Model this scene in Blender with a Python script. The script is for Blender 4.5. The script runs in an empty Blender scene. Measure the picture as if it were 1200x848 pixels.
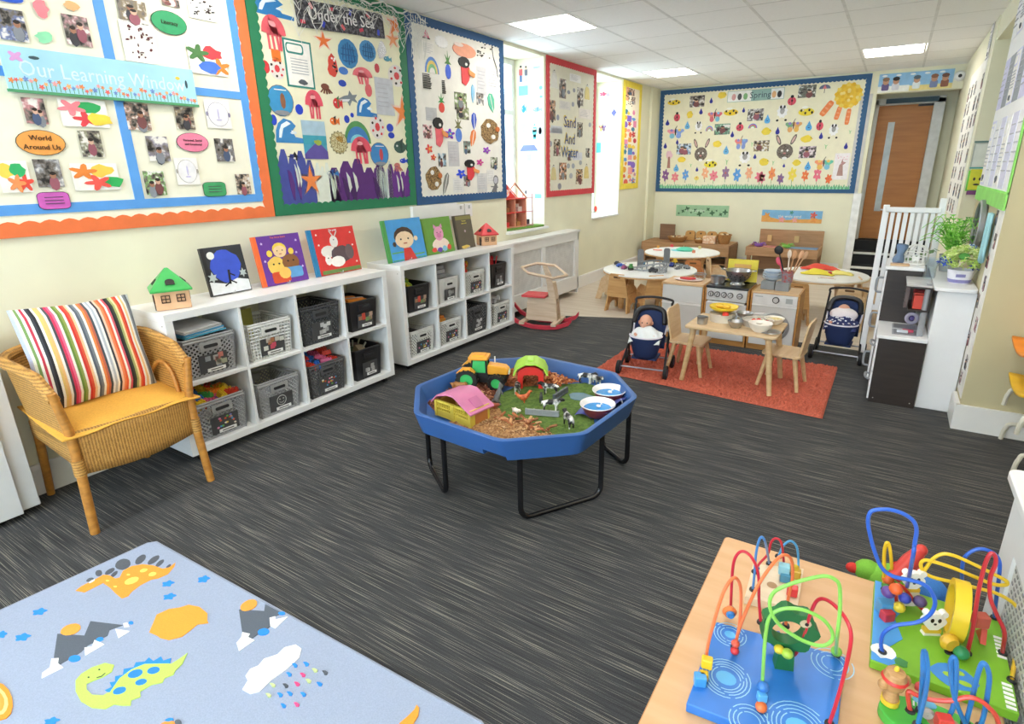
import bpy, bmesh, math, random
from mathutils import Matrix, Vector, Euler
PI = math.pi
SC = bpy.context.scene
COL = SC.collection

# ------------------------------------------------------------------ camera
cd = bpy.data.cameras.new('camera'); CAM = bpy.data.objects.new('camera', cd); COL.objects.link(CAM)
def aim(loc, pitch, roll, yaw):
    a, r, y = (math.radians(t) for t in (pitch, roll, yaw))
    f = Vector((-math.sin(y)*math.cos(a), math.cos(y)*math.cos(a), math.sin(a)))
    rt = Vector((math.cos(y), math.sin(y), 0)); up = rt.cross(f)
    r2 = rt*math.cos(r)+up*math.sin(r); u2 = up*math.cos(r)-rt*math.sin(r)
    m = Matrix((r2, u2, -f)).transposed().to_4x4(); m.translation = loc
    return m
CAM.matrix_world = aim((3.292, 0.092, 1.462), -17.645, -0.69, 31.848)
cd.sensor_width = 36; cd.lens = 19.998; cd.shift_x = -0.01742; cd.shift_y = -0.01117; cd.clip_start = 0.02
SC.camera = CAM

# ------------------------------------------------------------------ world, exposure
W = bpy.data.worlds.new('world'); SC.world = W; W.use_nodes = True
bg = W.node_tree.nodes['Background']; bg.inputs[0].default_value = (0.80, 0.92, 1.0, 1); bg.inputs[1].default_value = 5.0
SC.view_settings.view_transform = 'Standard'; SC.view_settings.look = 'None'
SC.view_settings.exposure = 0.75; SC.view_settings.gamma = 1.0
PANEL = 9.0     # emission of the ceiling light panels

# ------------------------------------------------------------------ materials
def lin(h):
    h = h.lstrip('#'); o = []
    for i in (0, 2, 4):
        c = int(h[i:i+2], 16)/255
        o.append(c/12.92 if c <= .04045 else ((c+.055)/1.055)**2.4)
    return o
MATS = {}
def mat(h, rough=.55, kind='plain', metal=0.0, alpha=1.0, var=.05, scale=14.0, emit=0, h2=None, bump=0.0):
    key = (h, rough, kind, metal, alpha, var, scale, emit, h2, bump)
    if key in MATS: return MATS[key]
    m = bpy.data.materials.new(kind+'_'+h.lstrip('#')); m.use_nodes = True; MATS[key] = m
    nt = m.node_tree; N = nt.nodes; L = nt.links; b = N['Principled BSDF']
    c = lin(h)
    b.inputs['Roughness'].default_value = rough; b.inputs['Metallic'].default_value = metal
    m.diffuse_color = (*c, 1)
    tc = N.new('ShaderNodeTexCoord')
    def noise(sc, src='Object', vec=(1, 1, 1), detail=3, rot=(0, 0, 0)):
        mp = N.new('ShaderNodeMapping'); mp.inputs['Scale'].default_value = vec; mp.inputs['Rotation'].default_value = rot
        L.new(tc.outputs[src], mp.inputs[0])
        n = N.new('ShaderNodeTexNoise'); n.inputs['Scale'].default_value = sc; n.inputs['Detail'].default_value = detail
        L.new(mp.outputs[0], n.inputs[0]); return n
    def ramp(src, stops):
        r = N.new('ShaderNodeValToRGB'); e = r.color_ramp.elements
        while len(e) < len(stops): e.new(.5)
        for k, (p, col) in enumerate(stops): e[k].position = p; e[k].color = (*col, 1)
        L.new(src, r.inputs[0]); return r
    lo = [max(0, x*(1-var*1.6)) for x in c]; hi = [min(1, x*(1+var*1.6)) for x in c]
    if kind == 'plain':
        n = noise(scale); r = ramp(n.outputs[0], [(.3, lo), (.7, hi)]); L.new(r.outputs[0], b.inputs['Base Color'])
    elif kind == 'wood':
        n = noise(scale, vec=(1, 9, 9) if metal == 0 else (1, 1, 1), detail=5); r = ramp(n.outputs[0], [(.3, lin(h2 or h)), (.65, c)])
        L.new(r.outputs[0], b.inputs['Base Color'])
    elif kind == 'fabric':
        n = noise(scale*20, detail=2); r = ramp(n.outputs[0], [(.3, lo), (.7, hi)]); L.new(r.outputs[0], b.inputs['Base Color'])
        bump = bump or .15
    elif kind == 'speck':      # printed / terrazzo like mix of two colours
        n = noise(scale, detail=6); r = ramp(n.outputs[0], [(.42, lin(h2)), (.55, c)]); L.new(r.outputs[0], b.inputs['Base Color'])
    elif kind == 'photo':      # mottled photographic print
        n = noise(scale, detail=4)
        r = ramp(n.outputs[0], [(.36, lin('#242322')), (.45, lin(h2 or '#77706a')), (.54, c), (.62, lin('#eae7e3'))])
        L.new(r.outputs[0], b.inputs['Base Color'])
    elif kind in ('weave', 'weave_upright'):      # wicker: fine over-under bands
        w1 = N.new('ShaderNodeTexWave'); w1.bands_direction = 'Z' if kind == 'weave' else 'X'; w1.inputs['Scale'].default_value = 26; w1.inputs['Distortion'].default_value = 2.5
        w1.inputs['Detail Scale'].default_value = 6
        L.new(tc.outputs['Object'], w1.inputs[0]); n = noise(60, detail=2)
        mx = N.new('ShaderNodeMath'); mx.operation = 'MULTIPLY_ADD'; mx.inputs[1].default_value = .55
        L.new(w1.outputs['Fac'], mx.inputs[0]); 
        m2 = N.new('ShaderNodeMath'); m2.operation = 'MULTIPLY'; m2.inputs[1].default_value = .5
        L.new(n.outputs[0], m2.inputs[0]); L.new(m2.outputs[0], mx.inputs[2])
        r = ramp(mx.outputs[0], [(.2, lin(h2)), (.75, c)]); L.new(r.outputs[0], b.inputs['Base Color'])
        bp = N.new('ShaderNodeBump'); bp.inputs['Strength'].default_value = .5; bp.inputs['Distance'].default_value = .003
        L.new(mx.outputs[0], bp.inputs['Height']); L.new(bp.outputs[0], b.inputs['Normal'])
    elif kind == 'carpet':     # charcoal loop carpet with broken pale streaks along x
        n = noise(1.0, vec=(3, 420, 1), detail=1.5); r = ramp(n.outputs[0], [(.30, lin('#242528')), (.46, lin('#393a3d')), (.60, lin('#454648')), (.66, lin('#8c887c'))])
        n2 = noise(300, detail=1); mix = N.new('ShaderNodeMixRGB'); mix.blend_type = 'OVERLAY'; mix.inputs[0].default_value = .5
        L.new(r.outputs[0], mix.inputs[1]); L.new(n2.outputs[0], mix.inputs[2]); L.new(mix.outputs[0], b.inputs['Base Color'])
        bp = N.new('ShaderNodeBump'); bp.inputs['Strength'].default_value = .4; bp.inputs['Distance'].default_value = .003
        L.new(n2.outputs[0], bp.inputs['Height']); L.new(bp.outputs[0], b.inputs['Normal'])
    if bump and not kind.startswith('weave'):
        n3 = noise(scale*22 if kind == 'fabric' else scale*4, detail=2); bp = N.new('ShaderNodeBump'); bp.inputs['Strength'].default_value = bump
        bp.inputs['Distance'].default_value = .004; L.new(n3.outputs[0], bp.inputs['Height']); L.new(bp.outputs[0], b.inputs['Normal'])
    if alpha < 1:
        b.inputs['Transmission Weight'].default_value = 1-alpha; b.inputs['IOR'].default_value = 1.3
    if emit:
        b.inputs['Emission Color'].default_value = (*c, 1); b.inputs['Emission Strength'].default_value = emit
    return m
def glass(name='clear_glass', col=(.93, .97, 1)):
    if name in MATS: return MATS[name]
    m = bpy.data.materials.new(name); m.use_nodes = True; nt = m.node_tree; nt.nodes.clear()
    o = nt.nodes.new('ShaderNodeOutputMaterial'); t = nt.nodes.new('ShaderNodeBsdfTransparent'); g = nt.nodes.new('ShaderNodeBsdfGlossy')
    x = nt.nodes.new('ShaderNodeMixShader'); lw = nt.nodes.new('ShaderNodeLayerWeight'); lw.inputs[0].default_value = .12
    t.inputs[0].default_value = (*col, 1); g.inputs['Roughness'].default_value = .05
    nt.links.new(lw.outputs['Facing'], x.inputs[0]); nt.links.new(t.outputs[0], x.inputs[1]); nt.links.new(g.outputs[0], x.inputs[2])
    nt.links.new(x.outputs[0], o.inputs[0]); MATS[name] = m; return m
WHITE = mat('#f1f1f1', .35, var=.006); WHITEPAINT = mat('#f2f1ee', .4, var=.006)
BLACKM = mat('#141416', .35); CHROME = mat('#c9c9cb', .22, metal=.9); STEEL = mat('#b4b4b6', .28, metal=.9)
PAPER = mat('#f4f1ea', .7); SKIN = mat('#d9a88c', .6); DARKHAIR = mat('#2a211d', .7)

# ------------------------------------------------------------------ mesh builder
def T(x=0, y=0, z=0, rx=0, ry=0, rz=0, s=1.0):
    m = Matrix.Translation((x, y, z)) @ Euler((rx, ry, rz)).to_matrix().to_4x4()
    if isinstance(s, (tuple, list)): return m @ Matrix.Diagonal((*s, 1))
    return m @ Matrix.Scale(s, 4) if s != 1 else m
class MB:
    def __init__(self, m=None): self.v = []; self.f = []; self.k = []; self.ms = [m] if m else []; self.c = 0; self.x = None
    def use(self, m):
        if m not in self.ms: self.ms.append(m)
        self.c = self.ms.index(m); return self
    def at(self, x=None): self.x = x; return self
    def add(self, vs, fs):
        o = len(self.v)
        if self.x is not None: vs = [self.x @ Vector(p) for p in vs]
        self.v += [tuple(p) for p in vs]; self.f += [tuple(i+o for i in f) for f in fs]; self.k += [self.c]*len(fs); return self
    def box(self, x, y, z, sx, sy, sz, rz=0, rx=0, ry=0, taper=1.0):      # centre, full sizes
        M = T(x, y, z, rx, ry, rz); a, b, c = sx/2, sy/2, sz/2
        vs = [M @ Vector((i*a*(taper if k > 0 else 1), j*b*(taper if k > 0 else 1), k*c)) for k in (-1, 1) for j in (-1, 1) for i in (-1, 1)]
        return self.add(vs, [(0, 2, 3, 1), (4, 5, 7, 6), (0, 1, 5, 4), (2, 6, 7, 3), (0, 4, 6, 2), (1, 3, 7, 5)])
    def bb(self, x0, x1, y0, y1, z0, z1): return self.box((x0+x1)/2, (y0+y1)/2, (z0+z1)/2, x1-x0, y1-y0, z1-z0)
    def prism(self, pts, d0, d1, ax='z', back=True):  # polygon extruded; ax z:(x,y)->xy ; y:(x,z) ; x:(y,z)
        n = len(pts)
        A = sum(pts[i][0]*pts[(i+1) % n][1]-pts[(i+1) % n][0]*pts[i][1] for i in range(n))
        if A < 0: pts = pts[::-1]
        f = {'z': lambda p, d: (p[0], p[1], d), 'y': lambda p, d: (p[0], d, p[1]), 'x': lambda p, d: (d, p[0], p[1])}[ax]
        vs = [f(p, d0) for p in pts]+[f(p, d1) for p in pts]
        flip = (d1 < d0) ^ (ax == 'y')
        fs = [tuple(range(n, 2*n))]+[(i, (i+1) % n, n+(i+1) % n, n+i) for i in range(n)]
        if back: fs.append(tuple(range(n-1, -1, -1)))
        if flip: fs = [t[::-1] for t in fs]
        return self.add(vs, fs)
    def tube(self, pts, r, n=8, closed=False, cap=True):
        pts = [Vector(p) for p in pts]; N = len(pts); rs = r if isinstance(r, (list, tuple)) else [r]*N
        vs = []; fs = []; up = None
        for i, p in enumerate(pts):
            a = pts[i-1] if (i > 0 or closed) else p; b = pts[(i+1) % N] if (i < N-1 or closed) else p
            t = (b-a).normalized() if (b-a).length > 1e-9 else Vector((0, 0, 1))
            if up is None: up = Vector((0, 0, 1)) if abs(t.z) < .9 else Vector((1, 0, 0))
            s = t.cross(up)
            if s.length < 1e-6: s = t.orthogonal()
            s.normalize(); up = s.cross(t).normalized()
            vs += [p+(s*math.cos(2*PI*k/n)+up*math.sin(2*PI*k/n))*rs[i] for k in range(n)]
        for i in range(N if closed else N-1):
            j = (i+1) % N
            fs += [(i*n+k, i*n+(k+1) % n, j*n+(k+1) % n, j*n+k) for k in range(n)]
        if cap and not closed: fs += [tuple(range(n-1, -1, -1)), tuple(range((N-1)*n, N*n))]
        return self.add(vs, fs)
    def lathe(self, prof, n=20, M=None, sq=(1, 1), top=False):   # prof [(r,z)...] bottom to top on the outside
        vs = []; fs = []; P = len(prof)
        for r, z in prof: vs += [Vector((r*math.cos(2*PI*k/n)*sq[0], r*math.sin(2*PI*k/n)*sq[1], z)) for k in range(n)]
        for i in range(P-1): fs += [(i*n+k, i*n+(k+1) % n, (i+1)*n+(k+1) % n, (i+1)*n+k) for k in range(n)]
        if prof[0][0] > 1e-6: fs.append(tuple(range(n-1, -1, -1)))
        if prof[-1][0] > 1e-6 and ((P == 2 and prof[0][1] != prof[1][1]) or top): fs.append(tuple(range((P-1)*n, P*n)))
        if M is not None: vs = [M @ v for v in vs]
        return self.add(vs, fs)
    def cyl(self, x, y, z0, z1, r, n=16, r2=None): return self.lathe([(r, z0), (r if r2 is None else r2, z1)], n, T(x, y, 0))
    def ball(self, x, y, z, rx, ry=None, rz=None, n=12, m=8, M=None):
        ry = rx if ry is None else ry; rz = rx if rz is None else rz
        prof = [(max(1e-7, math.cos(t)), math.sin(t)) for t in [(-.5+i/m)*PI for i in range(m+1)]]
        M2 = T(x, y, z) @ (M or Matrix.Identity(4)) @ Matrix.Diagonal((rx, ry, rz, 1))
        return self.lathe(prof, n, M2)
    def grid(self, fn, nu, nv, closed_u=False):
        vs = [fn(i/nu, j/nv) for j in range(nv+1) for i in range(nu if closed_u else nu+1)]
        w = nu if closed_u else nu+1; fs = []
        for j in range(nv):
            for i in range(nu): fs.append((j*w+i, j*w+(i+1) % w, (j+1)*w+(i+1) % w, (j+1)*w+i))
        return self.add(vs, fs)
    def build(self, name, parent=None, label=None, bev=0, smooth=40, sub=0, solid=0, kind=None, loc=None, rot=None):
        me = bpy.data.meshes.new(name); me.from_pydata(self.v, [], self.f)
        for m in self.ms: me.materials.append(m)
        if len(self.ms) > 1: me.polygons.foreach_set('material_index', self.k)
        if smooth:
            me.polygons.foreach_set('use_smooth', [True]*len(me.polygons)); me.set_sharp_from_angle(angle=math.radians(smooth))
        me.update()
        o = bpy.data.objects.new(name, me); COL.objects.link(o)
        if parent: o.parent = parent
        if label: o['label'] = label
        if kind: o['kind'] = kind
        if loc: o.location = loc
        if rot: o.rotation_euler = rot
        if solid: md = o.modifiers.new('solid', 'SOLIDIFY'); md.thickness = solid; md.offset = 0
        if bev:
            md = o.modifiers.new('bevel', 'BEVEL'); md.width = bev; md.segments = 2; md.limit_method = 'ANGLE'; md.angle_limit = math.radians(50); md.harden_normals = bool(smooth)
        if sub: md = o.modifiers.new('sub', 'SUBSURF'); md.levels = sub; md.render_levels = sub
        return o
def thing(name, label, cat, loc=(0, 0, 0), rz=0, group=None, rot=None):
    o = bpy.data.objects.new(name, None); COL.objects.link(o); o.empty_display_size = .05
    o.location = loc; o.rotation_euler = rot or (0, 0, rz); o['label'] = label; o['category'] = cat
    if group: o['group'] = group
    return o
def tag(o, label, cat, group=None):
    o['label'] = label; o['category'] = cat
    if group: o['group'] = group
    return o
def struct(name, mb, parent=None, **k): return mb.build(name, parent, kind='structure', **k)
def kids(o): return [c for c in COL.objects if c.parent == o]
CH = {}
def dup(o, loc=None, rz=None, label=None, group=None, rot=None, swap=None, scale=None):   # copy a thing with its parts and sub-parts
    def rec(s, par):
        c = s.copy(); COL.objects.link(c)
        if par is not None: c.parent = par
        for ch in list(s.children): rec(ch, c)
        return c
    r = rec(o, None)
    if loc: r.location = loc
    if rz is not None: r.rotation_euler = (0, 0, rz)
    if rot: r.rotation_euler = rot
    if label: r['label'] = label
    if group: r['group'] = group
    if scale: r.scale = (scale,)*3
    return r
def recolour(o, old, new):          # a copy gets its own mesh with another material
    for c in [o]+list(o.children_recursive):
        if c.type == 'MESH' and any(m == old for m in c.data.materials):
            c.data = c.data.copy()
            for i, m in enumerate(c.data.materials):
                if m == old: c.data.materials[i] = new
FONTC = {}
def text(s, size, m, parent, M, name='lettering', ext=.0008, align='CENTER', label=None, sx=1.0, rot=0):
    cu = bpy.data.curves.new('t', 'FONT'); cu.body = s; cu.size = size; cu.extrude = ext; cu.align_x = align; cu.align_y = 'CENTER'; cu.resolution_u = 2
    o = bpy.data.objects.new('t', cu); COL.objects.link(o); bpy.context.view_layer.update()
    me = bpy.data.meshes.new_from_object(o.evaluated_get(bpy.context.evaluated_depsgraph_get()))
    bpy.data.objects.remove(o); bpy.data.curves.remove(cu)
    me.transform(M @ T(rz=rot, s=(sx, 1, 1))); me.materials.clear(); me.materials.append(m); me.name = name
    q = bpy.data.objects.new(name, me); COL.objects.link(q); q.parent = parent
    if label: q['label'] = label
    return q
FACE = T(rx=PI/2)       # text lying in xy -> standing in xz, facing -y
def catmull(pts, n=6, closed=False):
    P = [Vector(p) for p in pts]; N = len(P); out = []
    for i in range(N if closed else N-1):
        p1, p2 = P[i], P[(i+1) % N]
        p0 = P[i-1] if (i or closed) else p1*2-p2; p3 = P[(i+2) % N] if (i+2 < N or closed) else p2*2-p1
        for k in range(n):
            t = k/n; out.append(.5*((2*p1)+(p2-p0)*t+(2*p0-5*p1+4*p2-p3)*t*t+(3*p1-p0-3*p2+p3)*t**3))
    if not closed: out.append(P[-1])
    return out
def rrect(x0, x1, y0, y1, r, n=4):
    o = []
    for cx, cy, a in ((x1-r, y1-r, 0), (x0+r, y1-r, 90), (x0+r, y0+r, 180), (x1-r, y0+r, 270)):
        o += [(cx+r*math.cos(math.radians(a+90*k/n)), cy+r*math.sin(math.radians(a+90*k/n))) for k in range(n+1)]
    return o
def ell(cx, cy, rx, ry, n=12, a0=0, a1=360):
    full = a1-a0 >= 360
    return [(cx+rx*math.cos(math.radians(a0+(a1-a0)*k/(n if full else n-1))), cy+ry*math.sin(math.radians(a0+(a1-a0)*k/(n if full else n-1)))) for k in range(n)]
R = random.Random(7)
# ================================================================== SETTING
YB = 9.2; HC = 2.61
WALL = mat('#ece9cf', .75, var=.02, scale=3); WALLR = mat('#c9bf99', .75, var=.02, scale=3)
SKIRT = mat('#f4f3f0', .4, var=.006)
LINO = mat('#dccfbf', .4, 'wood', h2='#cdbda9', scale=2.0)
b = MB(mat('#3a3d45', .95, 'carpet')); b.prism([(-.05, -2.6), (6.2, -2.6), (6.2, 3.97), (4.6, 5.32), (3.2, 5.345), (1.2, 5.44), (.5, 5.18), (-.05, 5.1)], -.06, 0); struct('floor', b, smooth=0)
b = MB(LINO); b.prism([(-.05, 5.1), (.5, 5.18), (1.2, 5.44), (3.2, 5.345), (4.6, 5.32), (4.6, 9.3), (-.05, 9.3)], -.06, -.002); struct('floor', b, smooth=0)
# ceiling: slab, grid bars and one tile per bay
CEIL = mat('#f8f7f5', .85, var=.01, scale=40)
b = MB(CEIL); b.bb(-.1, 6.3, -2.7, 9.4, 2.63, 2.72); ceiling = struct('ceiling', b, smooth=0)
LX = [-.23+.6*i for i in range(8)]; LY = [3.25+.6*i for i in range(11)]
lights = [(1, 4.45), (1, 7.45), (5, 7.45)]
b = MB(mat('#e4e3e0', .6))
for x in LX[1:]: b.bb(x-.011, x+.011, 3.25, 9.2, 2.6025, 2.625)
for y in LY: b.bb(0, 3.98, y-.010, y+.010, 2.6028, 2.624)
b.build('ceiling_grid', ceiling, smooth=0)
tb = MB(CEIL); tb.box(0, 0, .006, .584, .586, .012); t0 = None
for i in range(7):
    for j in range(10):
        x0, y0 = LX[i]+.3, LY[j]+.3
        if any(abs(x0-(LX[a]+.3)) < .1 and abs(y0-(c+.3)) < .1 for a, c in lights): continue
        if t0 is None: t0 = o = tb.build('ceiling_tile', ceiling, bev=.002)
        else: o = t0.copy(); COL.objects.link(o)
        o.location = (x0 if i else .185, y0, 2.604); o.scale.x = 1 if i else .6
    # ceiling light panels (the three seen and the ones the rest of the room has)
LIT = mat('#fffaf2', .5, emit=PANEL)
def panel(x, y, lab):
    t = thing('ceiling_light', lab, 'ceiling light', (x, y, 2.598))
    f = MB(mat('#f4f4f2', .5))
    for s in (-1, 1): f.box(s*.276, 0, .008, .02, .572, .012); f.box(0, s*.276, .008, .532, .02, .012)
    f.build('frame', t); d = MB(LIT); d.box(0, 0, .0065, .532, .532, .008); d.build('diffuser', t, smooth=0)
for (i, y), l in zip(lights, ('square ceiling light panel above the red bordered display', 'square ceiling light panel above the yellow bordered display', 'square ceiling light panel at the right, before the spring display')):
    panel(LX[i]+.3, y+.3, l)
for x in (.67, 3.07, 5.0):
    for y in (-1.5, .3, 2.1): panel(x, y, 'square ceiling light panel out of view, %s in the %s row behind the camera' % ({.67: 'left one', 3.07: 'middle one', 5.0: 'right one'}[x], {-1.5: 'last', .3: 'second', 2.1: 'first'}[y]))
panel(3.07, 4.75-1.2, 'square ceiling light panel over the middle of the room, out of view')
# left wall, thick, with two window openings
b = MB(WALL)
w1 = (4.975, 5.735); w2 = (6.955, 7.80); SZ = .838
b.bb(-.42, 0, -2.7, w1[0], 0, HC); b.bb(-.42, 0, w1[1], w2[0], 0, HC); b.bb(-.42, 0, w2[1], 9.4, 0, HC)
b.bb(-.42, 0, *w1, 0, SZ); b.bb(-.42, 0, *w2, 0, SZ); b.bb(-.42, 0, *w1, 2.575, HC); b.bb(-.42, 0, *w2, 2.575, HC)
struct('wall_left', b, smooth=0)
b = MB(WALL); b.bb(-.1, .035, 8.87, 9.2, 0, HC); struct('wall_left', b, smooth=0)     # boxed pipe by the corner
# back wall with the doorway opening
b = MB(WALL); b.bb(-.1, 2.92, YB, 9.32, 0, HC); b.bb(2.92, 3.83, YB, 9.32, 2.335, HC); b.bb(3.83, 4.7, YB, 9.32, 0, HC); struct('wall_back', b, smooth=0)
# corridor behind the doorway
b = MB(WALL); b.bb(2.62, 2.88, 9.32, 10.2, 0, HC); b.bb(3.83, 4.1, 9.32, 10.2, 0, HC); b.bb(2.6, 4.1, 10.05, 10.2, 0, HC); struct('wall_corridor', b, smooth=0)
b = MB(CEIL); b.bb(2.6, 4.1, 9.32, 10.2, 2.5, 2.6); struct('ceiling', b, smooth=0)
# right wall pieces: far stub, window recess, papered pier, alcove, near wall
b = MB(WALL); b.bb(3.81, 4.7, 6.5, 9.32, 0, HC); struct('wall_right', b, smooth=0)
b = MB(WALL); b.bb(4.35, 4.7, 5.3, 6.5, 0, HC); b.bb(3.82, 4.35, 5.3, 6.5, 2.42, HC); b.bb(3.82, 4.35, 5.3, 6.5, 0, .7); struct('wall_right', b, smooth=0)
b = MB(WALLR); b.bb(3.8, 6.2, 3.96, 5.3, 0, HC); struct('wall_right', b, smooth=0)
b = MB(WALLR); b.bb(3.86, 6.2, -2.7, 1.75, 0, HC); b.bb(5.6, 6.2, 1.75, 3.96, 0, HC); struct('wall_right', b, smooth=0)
b = MB(WALL); b.bb(-.1, 6.2, -2.75, -2.6, 0, .3); b.bb(-.1, 6.2, -2.75, -2.6, 2.5, HC); b.bb(-.1, .3, -2.75, -2.6, .3, 2.5); b.bb(5.7, 6.2, -2.75, -2.6, .3, 2.5); struct('wall_front', b, smooth=0)
# unseen glazing added behind the camera to fill the room with daylight
f = MB(mat('#e9edf0', .35))
for k in range(5): f.bb(.3+1.35*k-.03*(k == 4)-.03, .36+1.35*k-.03, -2.71, -2.64, .3, 2.5)
for z in (.33, 2.47, 1.1): f.bb(.3, 5.7, -2.71, -2.64, z-.03, z+.03)
wo = struct('window_3', f); g = MB(glass()); g.bb(.3, 5.7, -2.68, -2.675, .3, 2.5); g.build('pane', wo, smooth=0)
# skirting boards
def skirt(name, pts, h=.15, d=.022):
    b = MB(SKIRT)
    for (x0, y0), (x1, y1) in pts:
        L = math.hypot(x1-x0, y1-y0); a = math.atan2(y1-y0, x1-x0)
        b.at(T((x0+x1)/2, (y0+y1)/2, 0, rz=a)); b.prism([(-d/2, 0), (d/2, 0), (d/2, h), (-d/4, h), (-d/2, h-.022)], -L/2, L/2, 'x')
    b.at(); return struct(name, b, smooth=0)
skirt('baseboard_left', [((.011, -.62), (.011, 4.58)), ((.011, 6.26), (.011, 8.87)), ((.046, 8.87), (.046, 9.2))])
skirt('baseboard_back', [((2.78, 9.189), (.05, 9.189))])
skirt('baseboard_right', [((6.1, 3.949), (3.78, 3.949)), ((3.789, 4.18), (3.789, 3.94)), ((3.799, 9.17), (3.799, 6.5))], .15, .024)
# windows in the deep reveals
for k, (y0, y1) in enumerate((w1, w2)):
    f = MB(mat('#e9edf0', .35))
    for y in (y0+.03, y1-.03, (y0+y1)/2): f.bb(-.41, -.365, y-.028, y+.028, SZ, 2.575)
    for z in (SZ+.03, 2.545, 2.05): f.bb(-.412, -.363, y0, y1, z-.028, z+.028)
    wo = struct('window_%d' % (k+1), f, bev=.004)
    g = MB(glass()); g.bb(-.392, -.386, y0+.05, y1-.05, SZ+.05, 2.52); g.build('pane', wo, smooth=0)
    s = MB(WHITE); s.bb(-.36, .05 if k == 0 else .02, y0-.02*(1-k), y1+.02*(1-k), SZ-.006, SZ+.018); s.build('window_sill', wo, bev=.005)
# doorway: architrave, door, steps
b = MB(mat('#eff0ef', .4))
b.bb(2.835, 2.935, 9.165, 9.2, 0, 1.105); struct('trim_1', b, bev=.006)
DW = mat('#bb7a35', .45, 'wood', h2='#ad6d2c', scale=2.5)
fr = MB(mat('#d9dcdd', .45)); fr.bb(2.88, 2.945, 9.86, 10.0, .43, 2.31); fr.bb(3.575, 3.70, 9.86, 10.0, .43, 2.31); fr.bb(2.88, 3.70, 9.86, 10.0, 2.245, 2.33)
door = struct('door_1', fr, bev=.005)
d = MB(DW)
d.bb(2.947, 3.085, 9.93, 9.975, .44, 2.243); d.bb(3.165, 3.573, 9.93, 9.975, .44, 2.243); d.bb(3.085, 3.165, 9.93, 9.975, .44, .83); d.bb(3.085, 3.165, 9.93, 9.975, 2.03, 2.243)
d.build('door_leaf', door, smooth=0)
g = MB(mat('#aeb7b3', .2)); g.bb(3.085, 3.165, 9.945, 9.96, .83, 2.03); g.build('vision_panel', door, label='narrow pale glazed vision panel', smooth=0)
v = MB(BLACKM); v.bb(3.40, 3.62, 9.90, 9.93, 2.215, 2.24); v.build('door_closer', door, bev=.004)
b = MB(mat('#c9c9c7', .5)); b.bb(2.74, 2.88, 9.19, 9.215, 1.1, 2.34); struct('trim_2', b, smooth=0)
STC = mat('#2b2c30', .95, 'fabric'); NOSE = mat('#e9e9e6', .4)
b = MB(STC); b.bb(2.93, 3.83, 9.17, 9.9, 0, .125); b.bb(2.93, 3.83, 9.45, 9.9, 0, .29); b.bb(2.88, 3.83, 9.72, 10.0, 0, .43); st = struct('floor', b, smooth=0); st['label'] = 'dark carpeted steps up to the wooden door'
b = MB(NOSE); b.bb(2.93, 3.83, 9.155, 9.2, .1, .13); b.build('stair_nosing', st, bev=.006)
b = MB(NOSE); b.bb(2.93, 3.83, 9.435, 9.48, .265, .295); b.build('stair_nosing', st, bev=.006)
s = MB(mat('#3b5566', .6)); s.bb(3.02, 3.62, 9.83, 9.855, 2.26, 2.32); tag(s.build('sign_strip', bev=.003), 'dark blue sign strip above the wooden door', 'sign')
ART_WINDOW = [
 ('photo', 0.052, 0.879, 0.097, 0.12, '6f7fb0', 0),
 ('photo', 0.293, 0.898, 0.1, 0.123, 'b88a90', 0),
 ('photo', 0.551, 1.024, 0.128, 0.102, '8a7a5c', 0),
 ('photo', 0.057, 0.543, 0.08, 0.106, 'c98a90', 0),
 ('photo', 0.245, 0.412, 0.091, 0.118, '9a9a80', 0),
 ('photo', 0.049, 0.281, 0.099, 0.12, '9a9aa0', 0),
 ('photo', 0.477, 0.546, 0.11, 0.124, 'b08a78', 0),
 ('photo', 0.71, 0.554, 0.096, 0.109, '9b8a70', 0),
 ('photo', 0.544, 0.396, 0.104, 0.122, '8f8a9a', 0),
 ('photo', 0.904, 0.397, 0.108, 0.123, '7a7a80', 0),
 ('photo', 0.495, 0.226, 0.1, 0.122, '7fae62', 0),
 ('photo', 0.984, 0.21, 0.088, 0.112, 'c0a890', 0),
 ('photo', 0.744, 1.103, 0.087, 0.035, 'a06a60', 0),
 ('splat', 0.554, 0.891, 0.155, 0.18, '5a2028', 0),
 ('splat', 0.905, 1.106, 0.149, 0.105, '241a1c', 0),
 ('blob', 0.172, 0.965, 0.064, 0.091, 'ee8a95', 0),
 ('blob', 0.292, 0.998, 0.07, 0.055, 'f3b47e', 0),
 ('blob', 0.16, 0.851, 0.085, 0.061, '8fdcae', 0),
 ('paint', 0.246, 0.546, 0.192, 0.118, '2fae62 e0454f f6d84c f08a95', 0),
 ('paint', -0.078, 0.268, 0.109, 0.132, 'f6d75a e8503f 2fb06a f2955a', 0),
 ('paint', 0.234, 0.263, 0.196, 0.123, 'f6cf55 f08a3c 30b05e ef5a50', 0),
 ('paint', 0.891, 0.859, 0.207, 0.147, 'd8474f ee8a3a 4a78d8 4f7f4a', 0),
 ('oval', 0.718, 1.006, 0.178, 0.109, '2f9c66', 0),
 ('oval', 0.05, 0.411, 0.184, 0.109, 'f2a552', 0),
 ('oval', 0.729, 0.433, 0.174, 0.099, 'ee86a6', 0),
 ('plaque', 0.043, 0.161, 0.124, 0.077, 'cf62bd', 0),
 ('plaque', 0.807, 0.186, 0.132, 0.079, '44a368', 0),
 ('facesheet', 0.899, 0.585, 0.143, 0.144, '8a86a0', 0),
 ('facesheet', 0.671, 0.284, 0.122, 0.139, 'a8a39a', 0),
 ('ell', 0.06, 0.981, 0.111, 0.033, '2f5fd0', 0),
]
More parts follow.
